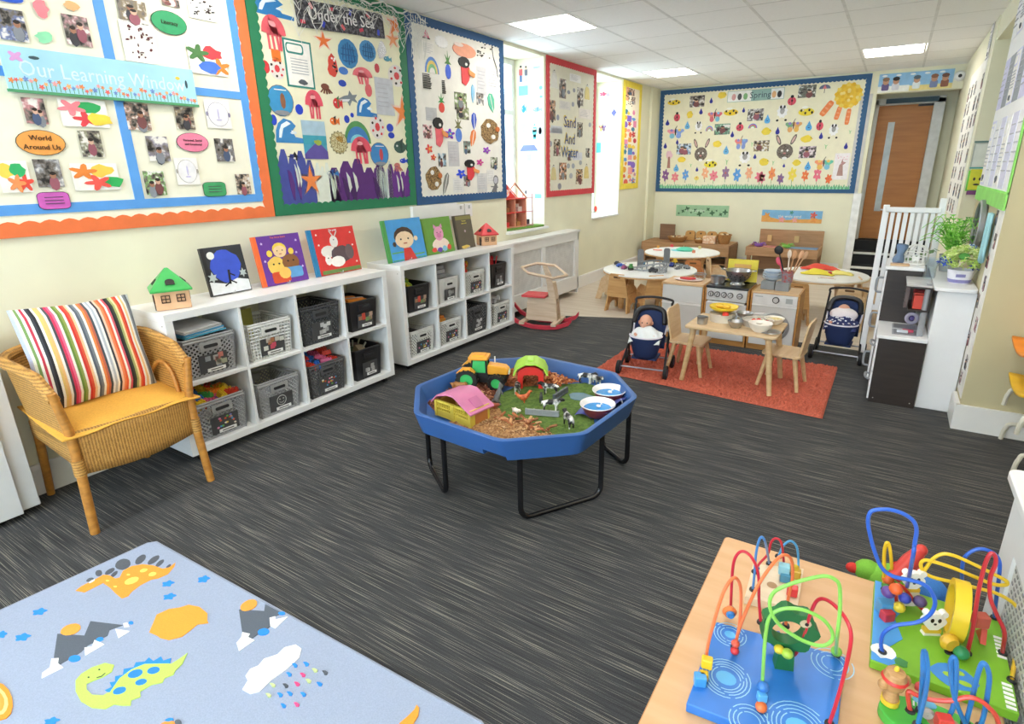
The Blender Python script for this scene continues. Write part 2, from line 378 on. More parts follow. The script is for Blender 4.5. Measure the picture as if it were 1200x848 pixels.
ART_SEA = [
 ('wave', -0.466, 1.206, 0.269, 0.105, '2f7fc0 dfeef6', 0),
 ('jelly', -0.489, 1.064, 0.162, 0.193, 'e2606c', 0),
 ('rect', -0.492, 0.942, 0.061, 0.067, 'ee7a2e', 0),
 ('clown', -0.498, 0.87, 0.113, 0.12, 'd8404a', 0),
 ('ell', -0.577, 0.87, 0.06, 0.072, 'd43a40', 0),
 ('plate', -0.503, 0.691, 0.185, 0.18, '3b93c8 8a5a3c', 0),
 ('doc', -0.334, 0.915, 0.206, 0.271, '2f8a80', 0),
 ('ell', -0.375, 0.651, 0.058, 0.062, '2142c8', 0),
 ('ell', -0.57, 0.578, 0.045, 0.063, '2344c4', 0),
 ('jelly', -0.256, 0.688, 0.136, 0.177, 'e2566a', 0),
 ('wave', -0.469, 0.52, 0.209, 0.142, '3a86c4 e8f2f8', 0),
 ('scene', -0.283, 0.472, 0.183, 0.235, '4a9fbd 5b4f9c', 0),
 ('orca', -0.45, 0.365, 0.121, 0.066, '1c1d22', 0),
 ('octo', -0.147, 0.792, 0.099, 0.067, '7d4a3a', 0),
 ('seahorse', -0.072, 0.942, 0.122, 0.183, 'd84a3c', 0),
 ('star', -0.125, 1.08, 0.16, 0.13, 'ee7a3a', 0),
 ('star', 0.548, 1.289, 0.229, 0.199, 'ee8a4a', 0),
 ('star', 0.51, 1.189, 0.157, 0.139, 'f0a070', 0),
 ('star', 0.558, 0.697, 0.257, 0.261, 'f28a44', 0),
 ('star', -0.352, 0.219, 0.206, 0.231, 'f08a4a', 0),
 ('dome', 0.073, 1.032, 0.175, 0.182, '3d86bd 2a5f94', 0),
 ('dome', 0.254, 1.075, 0.153, 0.137, '4a8fc4 2c5f8c', 0),
 ('jelly', 0.185, 0.908, 0.176, 0.111, 'e8707c', 0),
 ('shark', 0.034, 0.752, 0.167, 0.1, '7f8a92', 0),
 ('wave', 0.195, 0.707, 0.194, 0.125, '2f80c8 e6f2f8', 0),
 ('fish', -0.061, 0.712, 0.08, 0.093, 'd8363a 3f7d4a', 0),
 ('fish', -0.104, 0.598, 0.08, 0.067, 'ee7a30 2a2a30', 0),
 ('ell', -0.003, 0.842, 0.068, 0.043, '2a4ab8', 0),
 ('ell', 0.017, 0.921, 0.081, 0.049, '4a7fd0', 0),
 ('ell', 0.004, 0.617, 0.047, 0.051, '2344c0', 0),
 ('ell', 0.055, 0.646, 0.031, 0.031, '2344c0', 0),
 ('hill', 0.087, 0.537, 0.242, 0.147, '3f7fc0 5a9a5c', 0),
 ('spiky', -0.086, 0.462, 0.163, 0.156, 'b8a060', 0),
 ('jelly', 0.107, 0.415, 0.186, 0.186, 'e4566a', 0),
 ('plate', 0.282, 0.391, 0.184, 0.168, '3a86c8 c84a54', 0),
 ('sheet', 0.383, 0.792, 0.181, 0.25, 'c8ccd4', 0),
 ('clown', 0.284, 0.581, 0.145, 0.165, 'd84048', 0),
 ('clown', 0.522, 0.947, 0.177, 0.148, 'd84a50', 0),
 ('ell', 0.411, 0.582, 0.071, 0.058, '2646c6', 0),
 ('ell', 0.419, 0.529, 0.066, 0.044, '2646c6', 0),
 ('fish', 0.513, 0.448, 0.16, 0.126, '3a5a52 2d4740', 0),
 ('kelp', 0.059, 0.201, 0.527, 0.342, '5b2a78 43205c', 0),
 ('kelp', 0.511, 0.181, 0.326, 0.314, '6a2f8c 50246e', 0),
 ('kelp', -0.474, 0.251, 0.312, 0.36, '454f9c 5a2f7c', 0),
 ('kelp', -0.211, 0.208, 0.193, 0.272, 'dfe6da c4d2c4', 0),
 ('kelp', 0.312, 0.205, 0.156, 0.312, 'd3dcd8 b8c6c4', 0),
 ('fish', -0.17, 0.262, 0.102, 0.055, '3f7fc8 2a5aa0', 0),
 ('fish', 0.53, 0.347, 0.087, 0.048, '2a4ac8 2a4ac8', 0),
 ('octo', 0.461, 0.299, 0.096, 0.069, 'c8746a', 0),
 ('foil', 0.248, 1.176, 0.137, 0.057, 'dfe3e6', 0),
 ('foil', 0.389, 1.094, 0.119, 0.154, 'e4e6ea', 0),
 ('ell', 0.229, 0.821, 0.065, 0.087, 'e06a70', 0),
 ('fish', 0.441, 1.05, 0.08, 0.045, '58a0b8 58a0b8', 0),
 ('ell', 0.329, 0.976, 0.046, 0.062, 'c0404c', 0),
]
ART_JUNGLE = [
 ('cone', -0.408, 1.284, 0.084, 0.077, 'e2648c', 0),
 ('sheet', -0.394, 1.185, 0.138, 0.103, 'f6f4ee', 0),
 ('pom', -0.23, 1.259, 0.174, 0.094, 'fbfbfb', 0),
 ('hand', 0.07, 1.245, 0.322, 0.129, 'f4a98a', 0),
 ('dots', 0.373, 1.28, 0.283, 0.116, '4a4642', 0),
 ('bow', -0.361, 1.074, 0.169, 0.118, '5f8fd8 f0d878', 0),
 ('pine', -0.159, 1.074, 0.09, 0.167, '3f66dc 4f8a3c', 0),
 ('toucan', 0.082, 1.077, 0.228, 0.219, 'e84c50 1d1b1c', 0),
 ('feather', 0.164, 0.911, 0.061, 0.15, '7fc4ea', 0),
 ('sheet', 0.305, 1.029, 0.14, 0.228, 'd8d8da', 0),
 ('sheet', 0.486, 1.058, 0.2, 0.205, 'f2f2f0', 0),
 ('photo', 0.273, 0.878, 0.105, 0.101, '8a8a88', 0),
 ('feather', 0.442, 0.859, 0.13, 0.168, '5fc0a0', 0.35),
 ('words', -0.428, 0.949, 0.111, 0.114, '3a3a3a', 0),
 ('words', -0.228, 0.927, 0.044, 0.106, '3a3a3a', 0),
 ('photo', -0.009, 0.836, 0.169, 0.139, '7fa050', 0),
 ('pine', -0.266, 0.784, 0.089, 0.115, 'e04a3c 3f9a4a', 0),
 ('vine', 0.522, 1.216, 0.112, 0.251, '4a4a44', 0),
 ('photo', -0.46, 0.574, 0.106, 0.102, 'e8a0a8', 0),
 ('sheet', -0.4, 0.708, 0.133, 0.099, 'c9cacb', 0),
 ('toucan', -0.308, 0.572, 0.186, 0.226, 'ee6a74 191718', 0),
 ('flower', -0.182, 0.567, 0.137, 0.087, '8a2fc8 3aa0d8', 0),
 ('pine', -0.058, 0.587, 0.111, 0.166, '5b86dc 7a7a52', 0),
 ('feather', 0.165, 0.688, 0.09, 0.141, '3f5fc8', 0),
 ('feather', 0.138, 0.545, 0.097, 0.152, 'ee8a4a', -0.3),
 ('mask', 0.412, 0.613, 0.321, 0.231, '8a6a44', 0),
 ('mask', -0.418, 0.209, 0.214, 0.222, '7d5a34', 0),
 ('photo', 0.053, 0.467, 0.096, 0.101, '7aa09a', 0),
 ('flower', 0.344, 0.447, 0.12, 0.064, 'a84ac8 7a5ad0', 0),
 ('flower', -0.456, 0.441, 0.089, 0.075, 'e2504c e88a50', 0),
 ('flower', -0.41, 0.376, 0.068, 0.053, 'e4604a d8403c', 0),
 ('photo', -0.296, 0.358, 0.102, 0.105, '9cc8e0', 0),
 ('sheet', -0.139, 0.408, 0.145, 0.203, 'cccccf', 0),
 ('photo', 0.462, 0.336, 0.11, 0.103, 'a8b898', 0),
 ('toucan', 0.101, 0.272, 0.216, 0.177, 'e4404a 1d1b1c', 0),
 ('flower', 0.234, 0.34, 0.112, 0.063, 'd84aa8 c83aa0', 0),
 ('flower', -0.051, 0.243, 0.138, 0.082, '2f4fe0 3a5af0', 0),
 ('photo', 0.032, 0.185, 0.092, 0.093, '6a6a6a', 0),
 ('feather', -0.273, 0.161, 0.077, 0.198, '8a8a84', -0.35),
 ('sheet', -0.092, 0.146, 0.153, 0.123, 'eaeae8', 0),
 ('sheet', 0.26, 0.158, 0.152, 0.172, 'd8d8d8', 0),
 ('sheet', 0.399, 0.21, 0.119, 0.132, 'efefec', 0),
 ('lizard', 0.465, 0.131, 0.162, 0.19, '7a7a80', 0),
 ('photo', 0.013, 0.742, 0.17, 0.098, '93a36a', 0),
]
ART_SAND = [
 ('bag', -0.446, 1.22, 0.191, 0.177, 'e8e6e0', 0),
 ('photo', -0.255, 1.144, 0.154, 0.195, '9a7a6c', 0),
 ('sheet', 0.046, 1.281, 0.275, 0.08, 'fafafa', 0),
 ('photo', 0.175, 1.097, 0.155, 0.194, '8a8478', 0),
 ('bag', 0.356, 1.166, 0.162, 0.171, 'e6d48a', 0),
 ('photo', -0.485, 0.906, 0.138, 0.203, 'c89060', 0),
 ('photo', 0.18, 0.741, 0.14, 0.16, '8a8070', 0),
 ('sheet', -0.196, 0.977, 0.257, 0.087, 'e6e2dc', 0),
 ('ell', -0.112, 1.121, 0.075, 0.042, '8f95a4', 0),
 ('ell', 0.02, 1.153, 0.06, 0.045, '9aa0ac', 0),
 ('ell', -0.362, 0.841, 0.066, 0.061, '9aa0b4', 0),
 ('ell', -0.006, 1.004, 0.066, 0.051, 'a8acb8', 0),
 ('sheet', -0.389, 0.715, 0.248, 0.075, 'dfe2ea', 0),
 ('sheet', 0.308, 0.923, 0.323, 0.107, 'efe9e2', 0),
 ('ell', 0.445, 0.809, 0.067, 0.054, 'b0b4ba', 0),
 ('photo', -0.38, 0.526, 0.151, 0.179, 'b09a70', 0),
 ('photo', -0.085, 0.444, 0.098, 0.104, '9a9288', 0),
 ('photo', 0.4, 0.483, 0.109, 0.109, '9a9a90', 0),
 ('bag', -0.457, 0.261, 0.155, 0.168, 'e0d09a', 0),
 ('photo', -0.239, 0.274, 0.174, 0.187, 'e08a3c', 0),
 ('photo', 0.179, 0.209, 0.175, 0.17, 'd8a85a', 0),
 ('bag', 0.373, 0.268, 0.168, 0.178, 'e6d28a', 0),
 ('ell', -0.105, 0.331, 0.084, 0.058, 'a8aeb8', 0),
 ('ell', 0.017, 0.331, 0.081, 0.059, 'a8aeb8', 0),
 ('ell', 0.208, 0.368, 0.077, 0.054, 'b0b4ba', 0),
 ('ell', -0.316, 0.109, 0.087, 0.072, 'a0a4b0', 0),
 ('ell', -0.037, 0.22, 0.087, 0.065, 'b4b8c0', 0),
 ('sheet', 0.126, 0.442, 0.24, 0.088, 'dfe2ee', 0),
 ('ell', -0.523, 0.563, 0.064, 0.062, 'a4aab8', 0),
 ('sheet', -0.405, 0.703, 0.285, 0.054, 'dcdfe8', 0),
]
ART_YELLOW = [
 ('photo', -0.081, 1.282, 0.273, 0.086, 'e0a890', 0),
 ('dots', -0.137, 1.164, 0.299, 0.143, '2a2a2a', 0),
 ('photo', 0.029, 1.178, 0.126, 0.097, 'b88a70', 0),
 ('sheet', -0.295, 1.257, 0.144, 0.187, 'f0b088', 0),
 ('ell', -0.251, 1.023, 0.154, 0.066, '3f7f9a f2a0a0', 0),
 ('blob', -0.133, 1.007, 0.113, 0.058, 'f2d04a e88ab0', 0),
 ('blob', 0.059, 1.027, 0.11, 0.074, 'e88ab0 8a6ad0', 0),
 ('blob', -0.239, 0.953, 0.145, 0.071, 'f0a840 e86a50', 0),
 ('rect', -0.094, 0.94, 0.158, 0.077, '8a6ad0 8a6ad0', 0),
 ('blob', 0.067, 0.942, 0.162, 0.054, '5f9ad8 f2d04a', 0),
 ('ell', -0.257, 0.858, 0.146, 0.082, '8a6ad0 e88ab0', 0),
 ('flower', -0.079, 0.873, 0.126, 0.059, 'c83a4a e86a50', 0),
 ('rect', 0.114, 0.878, 0.113, 0.085, 'e88ab0 3f7f9a', 0),
 ('blob', -0.26, 0.785, 0.136, 0.087, 'f0a840 f0a840', 0),
 ('blob', -0.105, 0.786, 0.166, 0.053, 'f2a0a0 8a6ad0', 0),
 ('ell', 0.052, 0.808, 0.13, 0.056, '3f7f9a 3f7f9a', 0),
 ('blob', -0.235, 0.715, 0.132, 0.086, 'f0a840 e88ab0', 0),
 ('ell', -0.034, 0.733, 0.104, 0.075, 'e86a50 58b068', 0),
 ('flower', 0.079, 0.739, 0.15, 0.091, 'c83a4a c83a4a', 0),
 ('rect', -0.186, 0.631, 0.122, 0.068, 'e88ab0 8a6ad0', 0),
 ('blob', -0.049, 0.664, 0.167, 0.083, 'f0a840 8a6ad0', 0),
 ('ell', 0.136, 0.658, 0.121, 0.064, 'c83a4a e86a50', 0),
 ('flower', -0.179, 0.576, 0.122, 0.074, '5f9ad8 e86a50', 0),
 ('rect', -0.053, 0.567, 0.124, 0.079, 'f2d04a e86a50', 0),
 ('blob', 0.082, 0.57, 0.172, 0.062, 'f2d04a f0a840', 0),
 ('blob', -0.198, 0.505, 0.109, 0.081, '3f7f9a f0a840', 0),
 ('rect', -0.024, 0.511, 0.158, 0.091, '5f9ad8 f0a840', 0),
 ('blob', 0.104, 0.488, 0.12, 0.06, '8a6ad0 f2a0a0', 0),
 ('blob', -0.188, 0.402, 0.144, 0.06, '5f9ad8 f2a0a0', 0),
 ('rect', -0.019, 0.43, 0.141, 0.063, 'f2a0a0 e86a50', 0),
 ('blob', 0.165, 0.428, 0.165, 0.076, 'f0a840 c83a4a', 0),
 ('blob', -0.168, 0.347, 0.107, 0.064, 'f0a840 f2d04a', 0),
 ('rect', -0.018, 0.349, 0.141, 0.053, '8a6ad0 5f9ad8', 0),
 ('ell', 0.106, 0.326, 0.168, 0.095, '8a6ad0 e88ab0', 0),
 ('ell', -0.213, 0.266, 0.149, 0.082, 'f0a840 e88ab0', 0),
 ('rect', 0.012, 0.25, 0.163, 0.094, 'f2a0a0 58b068', 0),
 ('blob', 0.117, 0.251, 0.141, 0.062, '8a6ad0 3f7f9a', 0),
 ('blob', -0.206, 0.178, 0.109, 0.064, 'e86a50 e88ab0', 0),
 ('blob', -0.014, 0.168, 0.146, 0.067, 'f0a840 e88ab0', 0),
 ('flower', 0.181, 0.198, 0.121, 0.059, 'f2a0a0 5f9ad8', 0),
 ('ell', -0.143, 0.093, 0.156, 0.087, 'e86a50 f2d04a', 0),
 ('blob', 0.024, 0.121, 0.121, 0.065, 'e88ab0 e88ab0', 0),
 ('flower', 0.135, 0.109, 0.165, 0.091, '5f9ad8 e86a50', 0),
]
ART_SPRING = [
 ('bee', -1.179, 1.303, 0.203, 0.106, 'f0d23c', 0),
 ('photo', -0.83, 1.291, 0.222, 0.156, 'a8a29c', 0),
 ('drop', -0.622, 1.291, 0.057, 0.083, '2a2f9a', 0),
 ('drop', -0.76, 1.151, 0.065, 0.088, '2a2f9a', 0),
 ('drop', -0.15, 1.135, 0.048, 0.072, '2a2f9a', 0),
 ('drop', -1.263, 1.02, 0.074, 0.088, '2a2f9a', 0),
 ('drop', -1.277, 0.688, 0.066, 0.09, '2a2f9a', 0),
 ('drop', -1.091, 0.739, 0.05, 0.08, '2a2f9a', 0),
 ('drop', -0.278, 0.814, 0.062, 0.088, '2a2f9a', 0),
 ('drop', 0.068, 0.503, 0.054, 0.074, '2a2f9a', 0),
 ('drop', -0.757, 0.333, 0.049, 0.072, '2a2f9a', 0),
 ('chick', -0.471, 1.349, 0.137, 0.102, 'f2d548', 0),
 ('chick', -0.925, 1.114, 0.101, 0.114, 'f2d548', 0),
 ('chick', -0.486, 0.685, 0.141, 0.106, 'f2d548', 0),
 ('chick', -1.009, 0.475, 0.141, 0.098, 'f2d548', 0),
 ('fly', -0.552, 1.08, 0.203, 0.19, 'e88a80 d86a78', 0),
 ('bee', -0.326, 1.116, 0.206, 0.122, 'f0d030', 0),
 ('photo', 0.017, 1.059, 0.214, 0.158, '9a9a9c', 0),
 ('lady', -1.12, 1.096, 0.104, 0.137, 'e0556a', 0),
 ('lady', -0.181, 0.913, 0.114, 0.122, 'e0556a', 0),
 ('drop', -0.952, 0.968, 0.094, 0.117, '6fb8ea', 0),
 ('drop', -0.347, 0.599, 0.099, 0.126, '6fb8ea', 0),
 ('drop', -1.081, 0.358, 0.101, 0.117, '6fb8ea', 0),
 ('sheep', -0.78, 0.93, 0.14, 0.184, 'fdfdfd', 0),
 ('sheep', -0.07, 0.472, 0.204, 0.222, 'fdfdfd', 0),
 ('bow', -0.616, 0.906, 0.112, 0.073, '6a9ad8 e88a8a', 0),
 ('bow', -0.004, 0.915, 0.124, 0.062, '6a8ad8 e8707a', 0),
 ('photo', -0.43, 0.888, 0.223, 0.148, '4f9a76', 0),
 ('fly', -1.128, 0.872, 0.255, 0.192, 'f0a0b0 8aa8e8', 0),
 ('photo', -0.981, 0.627, 0.222, 0.156, '8fbde8', 0),
 ('bunny', -0.717, 0.609, 0.264, 0.333, '6f665e', 0),
 ('fly', -0.143, 0.694, 0.176, 0.2, 'f08a8a 8aa0e0', 0),
 ('photo', 0.14, 0.64, 0.21, 0.146, 'b09a60', 0),
 ('tree', -1.206, 0.493, 0.121, 0.28, 'e8a8b8 a8766a', 0),
 ('bee', -0.559, 0.408, 0.195, 0.138, 'f0e040', 0),
 ('sprout', -0.856, 0.391, 0.045, 0.055, '8fce8a', 0),
 ('sprout', -0.322, 0.432, 0.051, 0.083, '8fce8a', 0),
 ('sprout', 0.011, 0.669, 0.04, 0.069, '8fce8a', 0),
 ('bloom', -1.247, 0.211, 0.118, 0.198, '8a5a94', 0),
 ('bloom', -1.093, 0.189, 0.126, 0.153, 'ee8a94', 0),
 ('bloom', -0.929, 0.221, 0.109, 0.173, '6aa4e8', 0),
 ('bloom', -0.755, 0.188, 0.107, 0.128, 'f2e078', 0),
 ('bloom', -0.628, 0.241, 0.111, 0.191, 'f4b48a', 0),
 ('bloom', -0.498, 0.205, 0.135, 0.169, 'f08a98', 0),
 ('bloom', -0.325, 0.239, 0.115, 0.198, '9a7a9c', 0),
 ('bloom', -0.158, 0.208, 0.121, 0.207, '62a4ea', 0),
 ('bloom', 0.01, 0.238, 0.11, 0.183, 'f4b08a', 0),
 ('bloom', 0.165, 0.187, 0.148, 0.162, 'ee7f92', 0),
 ('photo', 0.654, 1.319, 0.218, 0.154, '5f6a58', 0),
 ('umb', 0.866, 1.335, 0.138, 0.115, '6a6f8a d87a80', 0),
 ('lady', 0.477, 1.222, 0.12, 0.134, 'e0556a', 0),
 ('lady', 0.866, 0.886, 0.096, 0.138, 'e0556a', 0),
 ('spot', 1.16, 1.232, 0.353, 0.339, 'f2c83a', 0),
 ('ray', 0.922, 1.09, 0.095, 0.207, 'f28a50', -0.6),
 ('ray', 1.065, 1.026, 0.072, 0.168, 'f28a50', -0.2),
 ('ray', 1.188, 0.973, 0.067, 0.196, 'f28a50', -0.05),
 ('sheep', 0.37, 1.065, 0.181, 0.225, 'fdfdfd', 0),
 ('sheep', 1.042, 0.802, 0.149, 0.2, 'fdfdfd', 0),
 ('bee', 0.676, 1.067, 0.2, 0.138, 'f2dc40', 0),
 ('drop', 0.184, 0.997, 0.094, 0.123, '5cb0ea', 0),
 ('drop', 0.731, 0.883, 0.099, 0.129, '5cb0ea', 0),
 ('drop', 0.782, 0.362, 0.096, 0.124, '5cb0ea', 0),
 ('drop', 0.337, 0.837, 0.068, 0.103, '2a2f9a', 0),
 ('drop', 0.898, 0.751, 0.059, 0.091, '2a2f9a', 0),
 ('drop', 1.217, 0.612, 0.057, 0.09, '2a2f9a', 0),
 ('drop', 0.473, 0.372, 0.04, 0.057, '2a2f9a', 0),
 ('fly', 0.536, 0.892, 0.206, 0.188, '7fb08a e8b070', 0),
 ('chick', 0.188, 0.832, 0.145, 0.113, 'f2d94a', 0),
 ('chick', 0.72, 0.713, 0.164, 0.109, 'f2d94a', 0),
 ('chick', 0.633, 0.404, 0.121, 0.093, 'f2d94a', 0),
 ('chick', 0.201, 0.421, 0.148, 0.116, 'f2d94a', 0),
 ('photo', 0.754, 0.541, 0.213, 0.154, 'e6cfdc', 0),
 ('bunny', 0.461, 0.618, 0.296, 0.341, '6f665e', 0),
 ('fly', 0.977, 0.389, 0.224, 0.182, 'f09a70 6fc8b0', 0),
 ('treesheet', 1.194, 0.347, 0.181, 0.341, 'b08a84', 0),
 ('bloom', 0.197, 0.172, 0.1, 0.168, 'f08a9a', 0),
 ('bloom', 0.325, 0.224, 0.102, 0.197, 'f2955a', 0),
 ('bloom', 0.447, 0.161, 0.101, 0.155, '8a6a9c', 0),
 ('bloom', 0.597, 0.212, 0.123, 0.204, 'f4e05a', 0),
 ('bloom', 0.764, 0.202, 0.097, 0.161, 'f0804a', 0),
 ('bloom', 0.916, 0.211, 0.106, 0.2, 'ee7a90', 0),
 ('bloom', 1.063, 0.161, 0.093, 0.14, 'ef7a48', 0),
 ('sprout', 1.241, 0.785, 0.043, 0.049, '8fce8a', 0),
 ('sprout', 0.976, 0.61, 0.052, 0.063, '8fce8a', 0),
 ('sprout', 0.325, 0.409, 0.04, 0.066, '8fce8a', 0),
]
ART_REVEAL = [
 ('person', -0.284, 2.434, 0.049, 0.157, '3a3a40 c85a5a 4a70a0', 0),
 ('person', -0.219, 2.428, 0.043, 0.152, '5a4a44 6a6a74 b8c4cc', 0),
 ('sheet', -0.088, 2.48, 0.088, 0.023, 'cfe8f0', 0),
 ('rect', -0.256, 2.269, 0.117, 0.095, '78d8cc', 0),
 ('ell', -0.038, 2.282, 0.042, 0.04, '6fc0e0', 0),
 ('ell', -0.035, 2.195, 0.039, 0.028, '6fb8d8', 0),
 ('fish', -0.252, 2.086, 0.062, 0.103, '3fa8dc 2a80c0', 0),
 ('fish', -0.081, 2.07, 0.115, 0.06, '90b8e0 6090c8', 0),
 ('rect', -0.255, 1.891, 0.072, 0.086, 'b8cfe8', 0),
 ('person', -0.117, 1.861, 0.052, 0.135, '70c8d8 70d8e0 60c0c8', 0),
 ('ell', -0.048, 1.858, 0.039, 0.073, 'a8d0dc', 0),
 ('house', -0.194, 1.636, 0.237, 0.164, 'c8e4f0 6f7fb0', 0),
 ('rect', -0.257, 1.451, 0.058, 0.084, 'd4eef6', 0),
 ('rect', -0.078, 1.459, 0.101, 0.069, 'c8ecf4', 0),
 ('rect', -0.08, 1.178, 0.085, 0.048, '7fe0c8', 0),
 ('ell', -0.24, 1.219, 0.028, 0.042, '4a4a50', 0),
 ('person', -0.12, 1.836, 0.06, 0.119, '60d0d8 58d0d8 50c0d0', 0),
 ('rect', -0.05, 1.846, 0.039, 0.106, 'c0dce8', 0),
]
ART_REVEAL2 = [
 ('flower', -0.273, 2.427, 0.114, 0.058, 'e8507a d84a9a', 0),
 ('fish', -0.202, 2.41, 0.085, 0.058, 'c8b8c8 a8a8b8', 0),
 ('kite', -0.104, 2.177, 0.09, 0.106, '6a70c8', 0),
 ('fly', -0.269, 2.002, 0.11, 0.108, 'c8707a 8a6a8a', 0),
 ('rect', -0.319, 1.742, 0.065, 0.132, '58c8d8', 0),
 ('ell', -0.345, 0.909, 0.048, 0.081, 'f05040', 0),
 ('rect', -0.377, 0.854, 0.03, 0.092, '8a9aa8', 0),
 ('sheet', -0.12, 1.662, 0.172, 0.035, 'e8eef0', 0),
 ('sheet', -0.207, 2.134, 0.142, 0.034, 'eaf0f2', 0),
]
# ================================================================== WALL DISPLAYS
def blob(seed, n=14, j=.28, sx=.5, sy=.5, cx=0, cy=0):
    q = random.Random(seed)
    return [(cx+sx*(1-j*q.random())*math.cos(2*PI*k/n), cy+sy*(1-j*q.random())*math.sin(2*PI*k/n)) for k in range(n)]
def star(n, r1, r2, a=90, cx=0, cy=0):
    return [(cx+(r1 if k % 2 == 0 else r2)*math.cos(math.radians(a)+PI*k/n), cy+(r1 if k % 2 == 0 else r2)*math.sin(math.radians(a)+PI*k/n)) for k in range(2*n)]
def rc(x0, x1, y0, y1): return [(x0, y0), (x1, y0), (x1, y1), (x0, y1)]
def petal(n, r, a=0, cx=0, cy=0, d=.28):
    return [(cx+r*(1-d+d*math.cos(n*t))*math.cos(t+a), cy+r*(1-d+d*math.cos(n*t))*math.sin(t+a)) for t in [2*PI*k/(n*6) for k in range(n*6)]]
def line(p, q, w):
    dx, dy = q[0]-p[0], q[1]-p[1]; L = math.hypot(dx, dy) or 1; nx, ny = -dy/L*w/2, dx/L*w/2
    return [(p[0]+nx, p[1]+ny), (p[0]-nx, p[1]-ny), (q[0]-nx, q[1]-ny), (q[0]+nx, q[1]+ny)]
def shape(kind, c, seed):
    q = random.Random(seed); c = (c.split()+['888888']*3)
    a, b_, d = c[:3]; K = '1c1b1e'; Wt = 'f6f4ef'; FULL = rc(-.5, .5, -.5, .5)
    if kind == 'photo':
        l = [(FULL, ('P', a, seed))]
        for k in range(q.choice((1, 1, 2))):
            x = q.uniform(-.22, .22); y = q.uniform(-.1, .18); l += [(ell(x, y-.3, .2, .26, 8), q.choice(('7a4a4a', '4a5a7a', '8a8f98', '3d3d44', '9a5a68'))), (ell(x, y, .12, .13, 8), q.choice(('c99a80', 'a87860', 'd8b098'))), (ell(x, y+.07, .12, .07, 7), '2c221e')]
        return l
    if kind == 'splat': return [(FULL, Wt)]+[(blob(seed+k, 7, .6, q.uniform(.015, .07), q.uniform(.015, .06), q.uniform(-.4, .4), q.uniform(-.42, .4)), a) for k in range(26)]
    if kind == 'blob': return [(blob(seed, 14, .4), a)]
    if kind == 'paint':
        l = [(FULL, Wt)]; P = [(-.25, .18), (.12, .22), (.02, -.22), (.3, -.2)]; q.shuffle(P)
        for k, col in enumerate(c[:4]): l.append((petal(5, .31, q.random()*6, *P[k], d=.3) if k % 2 else blob(seed+k, 12, .4, .34, .28, *P[k]), col))
        return l
    if kind == 'oval': return [(ell(0, 0, .5, .5, 20), K), (ell(0, 0, .485, .48, 20), a)]
    if kind == 'plaque': return [(rrect(-.5, .5, -.5, .5, .22), K), (rrect(-.485, .485, -.47, .47, .2), a)]+[(rc(-.28, .3, y-.02, y+.02), '5a4a5a') for y in (.2, .02, -.16)]
    if kind == 'facesheet': return [(FULL, 'f3f1ee'), (ell(0, 0, .42, .44, 18), a), (ell(0, 0, .405, .425, 18), 'eeedf0'), (ell(-.44, 0, .05, .09, 6), a), (ell(.44, 0, .05, .09, 6), a), (ell(0, .02, .03, .2, 6), 'c6c0e0'), (ell(0, -.2, .12, .03, 6), 'c6c0e0')]
    if kind == 'ell': return [(ell(0, 0, .5, .5, 12), a)]
    if kind == 'rect': return [(FULL, a)]
    if kind == 'sheet': return [(FULL, a)]+[(rc(-.38, q.uniform(.1, .38), y-.008, y+.008), 'b9b9c2') for y in (.34, .22, .1, -.02, -.14, -.26)]
    if kind == 'doc': return [(FULL, a), (rc(-.44, .44, -.46, .46), Wt), (rrect(-.42, .2, .2, .42, .08), a), (rrect(-.38, .15, .24, .39, .06), Wt)]+[(rc(-.3, .3, y-.007, y+.007), 'b0b4bc') for y in (.1, .04, -.02, -.08, -.14, -.2)]+[(blob(seed, 10, .5, .18, .07, .05, -.38), '5a6068')]
    if kind == 'scene': return [(FULL, a), (rc(-.5, .5, .1, .5), 'a9c6d8'), (rc(-.5, .5, -.12, .12), '3f9fb4'), ([(-.5, -.5), (.5, -.5), (.5, -.3), (.25, -.12), (.05, -.05), (-.3, -.25), (-.5, -.38)], b_), (blob(seed, 10, .5, .2, .1, .1, -.06), '9fb04a')]
    if kind == 'wave': return [([(-.5, -.5), (.5, -.5), (.5, -.3), (.2, -.25), (.1, 0), (.25, .22), (.1, .42), (-.15, .5), (-.35, .3), (-.45, 0)], a), ([(-.38, -.3), (-.3, -.3), (-.2, .1), (.08, .3), (-.05, .4), (-.25, .25), (-.34, 0)], b_), (blob(seed, 9, .5, .14, .1, .14, -.06), b_)]
    if kind == 'jelly':
        return [(line((x, 0), (x+q.uniform(-.1, .1), -.48), .09), a) for x in (-.25, -.08, .1, .26)]+[(ell(0, -.02, .5, .52, 13, 0, 180)+[(.3, -.08), (-.3, -.08)], a), (blob(seed, 8, .4, .2, .1, -.05, .25), 'f0a2a6')]
    if kind == 'clown': return [(ell(0, 0, .5, .5, 16), 'e6e2de'), (ell(0, 0, .16, .18, 8), a)]+[(ell(.36*math.cos(t), .36*math.sin(t), .06, .06, 6), K if k % 2 else a) for k, t in enumerate([k*.9 for k in range(7)])]
    if kind == 'plate': return [(ell(0, 0, .5, .5, 18), '6a6f7c'), (ell(0, 0, .47, .475, 18), a), (ell(.08, 0, .1, .26, 8), b_), (rc(-.2, .25, .33, .36), Wt), (ell(0, -.38, .3, .08, 8), '8a8f96')]
    if kind == 'orca': return [([(-.5, .05), (-.15, .15), (0, .5), (.12, .15), (.5, .02), (.15, -.1), (.12, -.4), (-.02, -.2), (-.2, -.5), (-.16, -.1)], a), (ell(-.05, -.12, .08, .1, 6), Wt)]
    if kind == 'octo': return [(ell(-.05, .2, .34, .3, 10), a)]+[(line((x*.4, .05), (x, -.48+abs(x)*.3), .1), a) for x in (-.45, -.2, .05, .28, .48)]
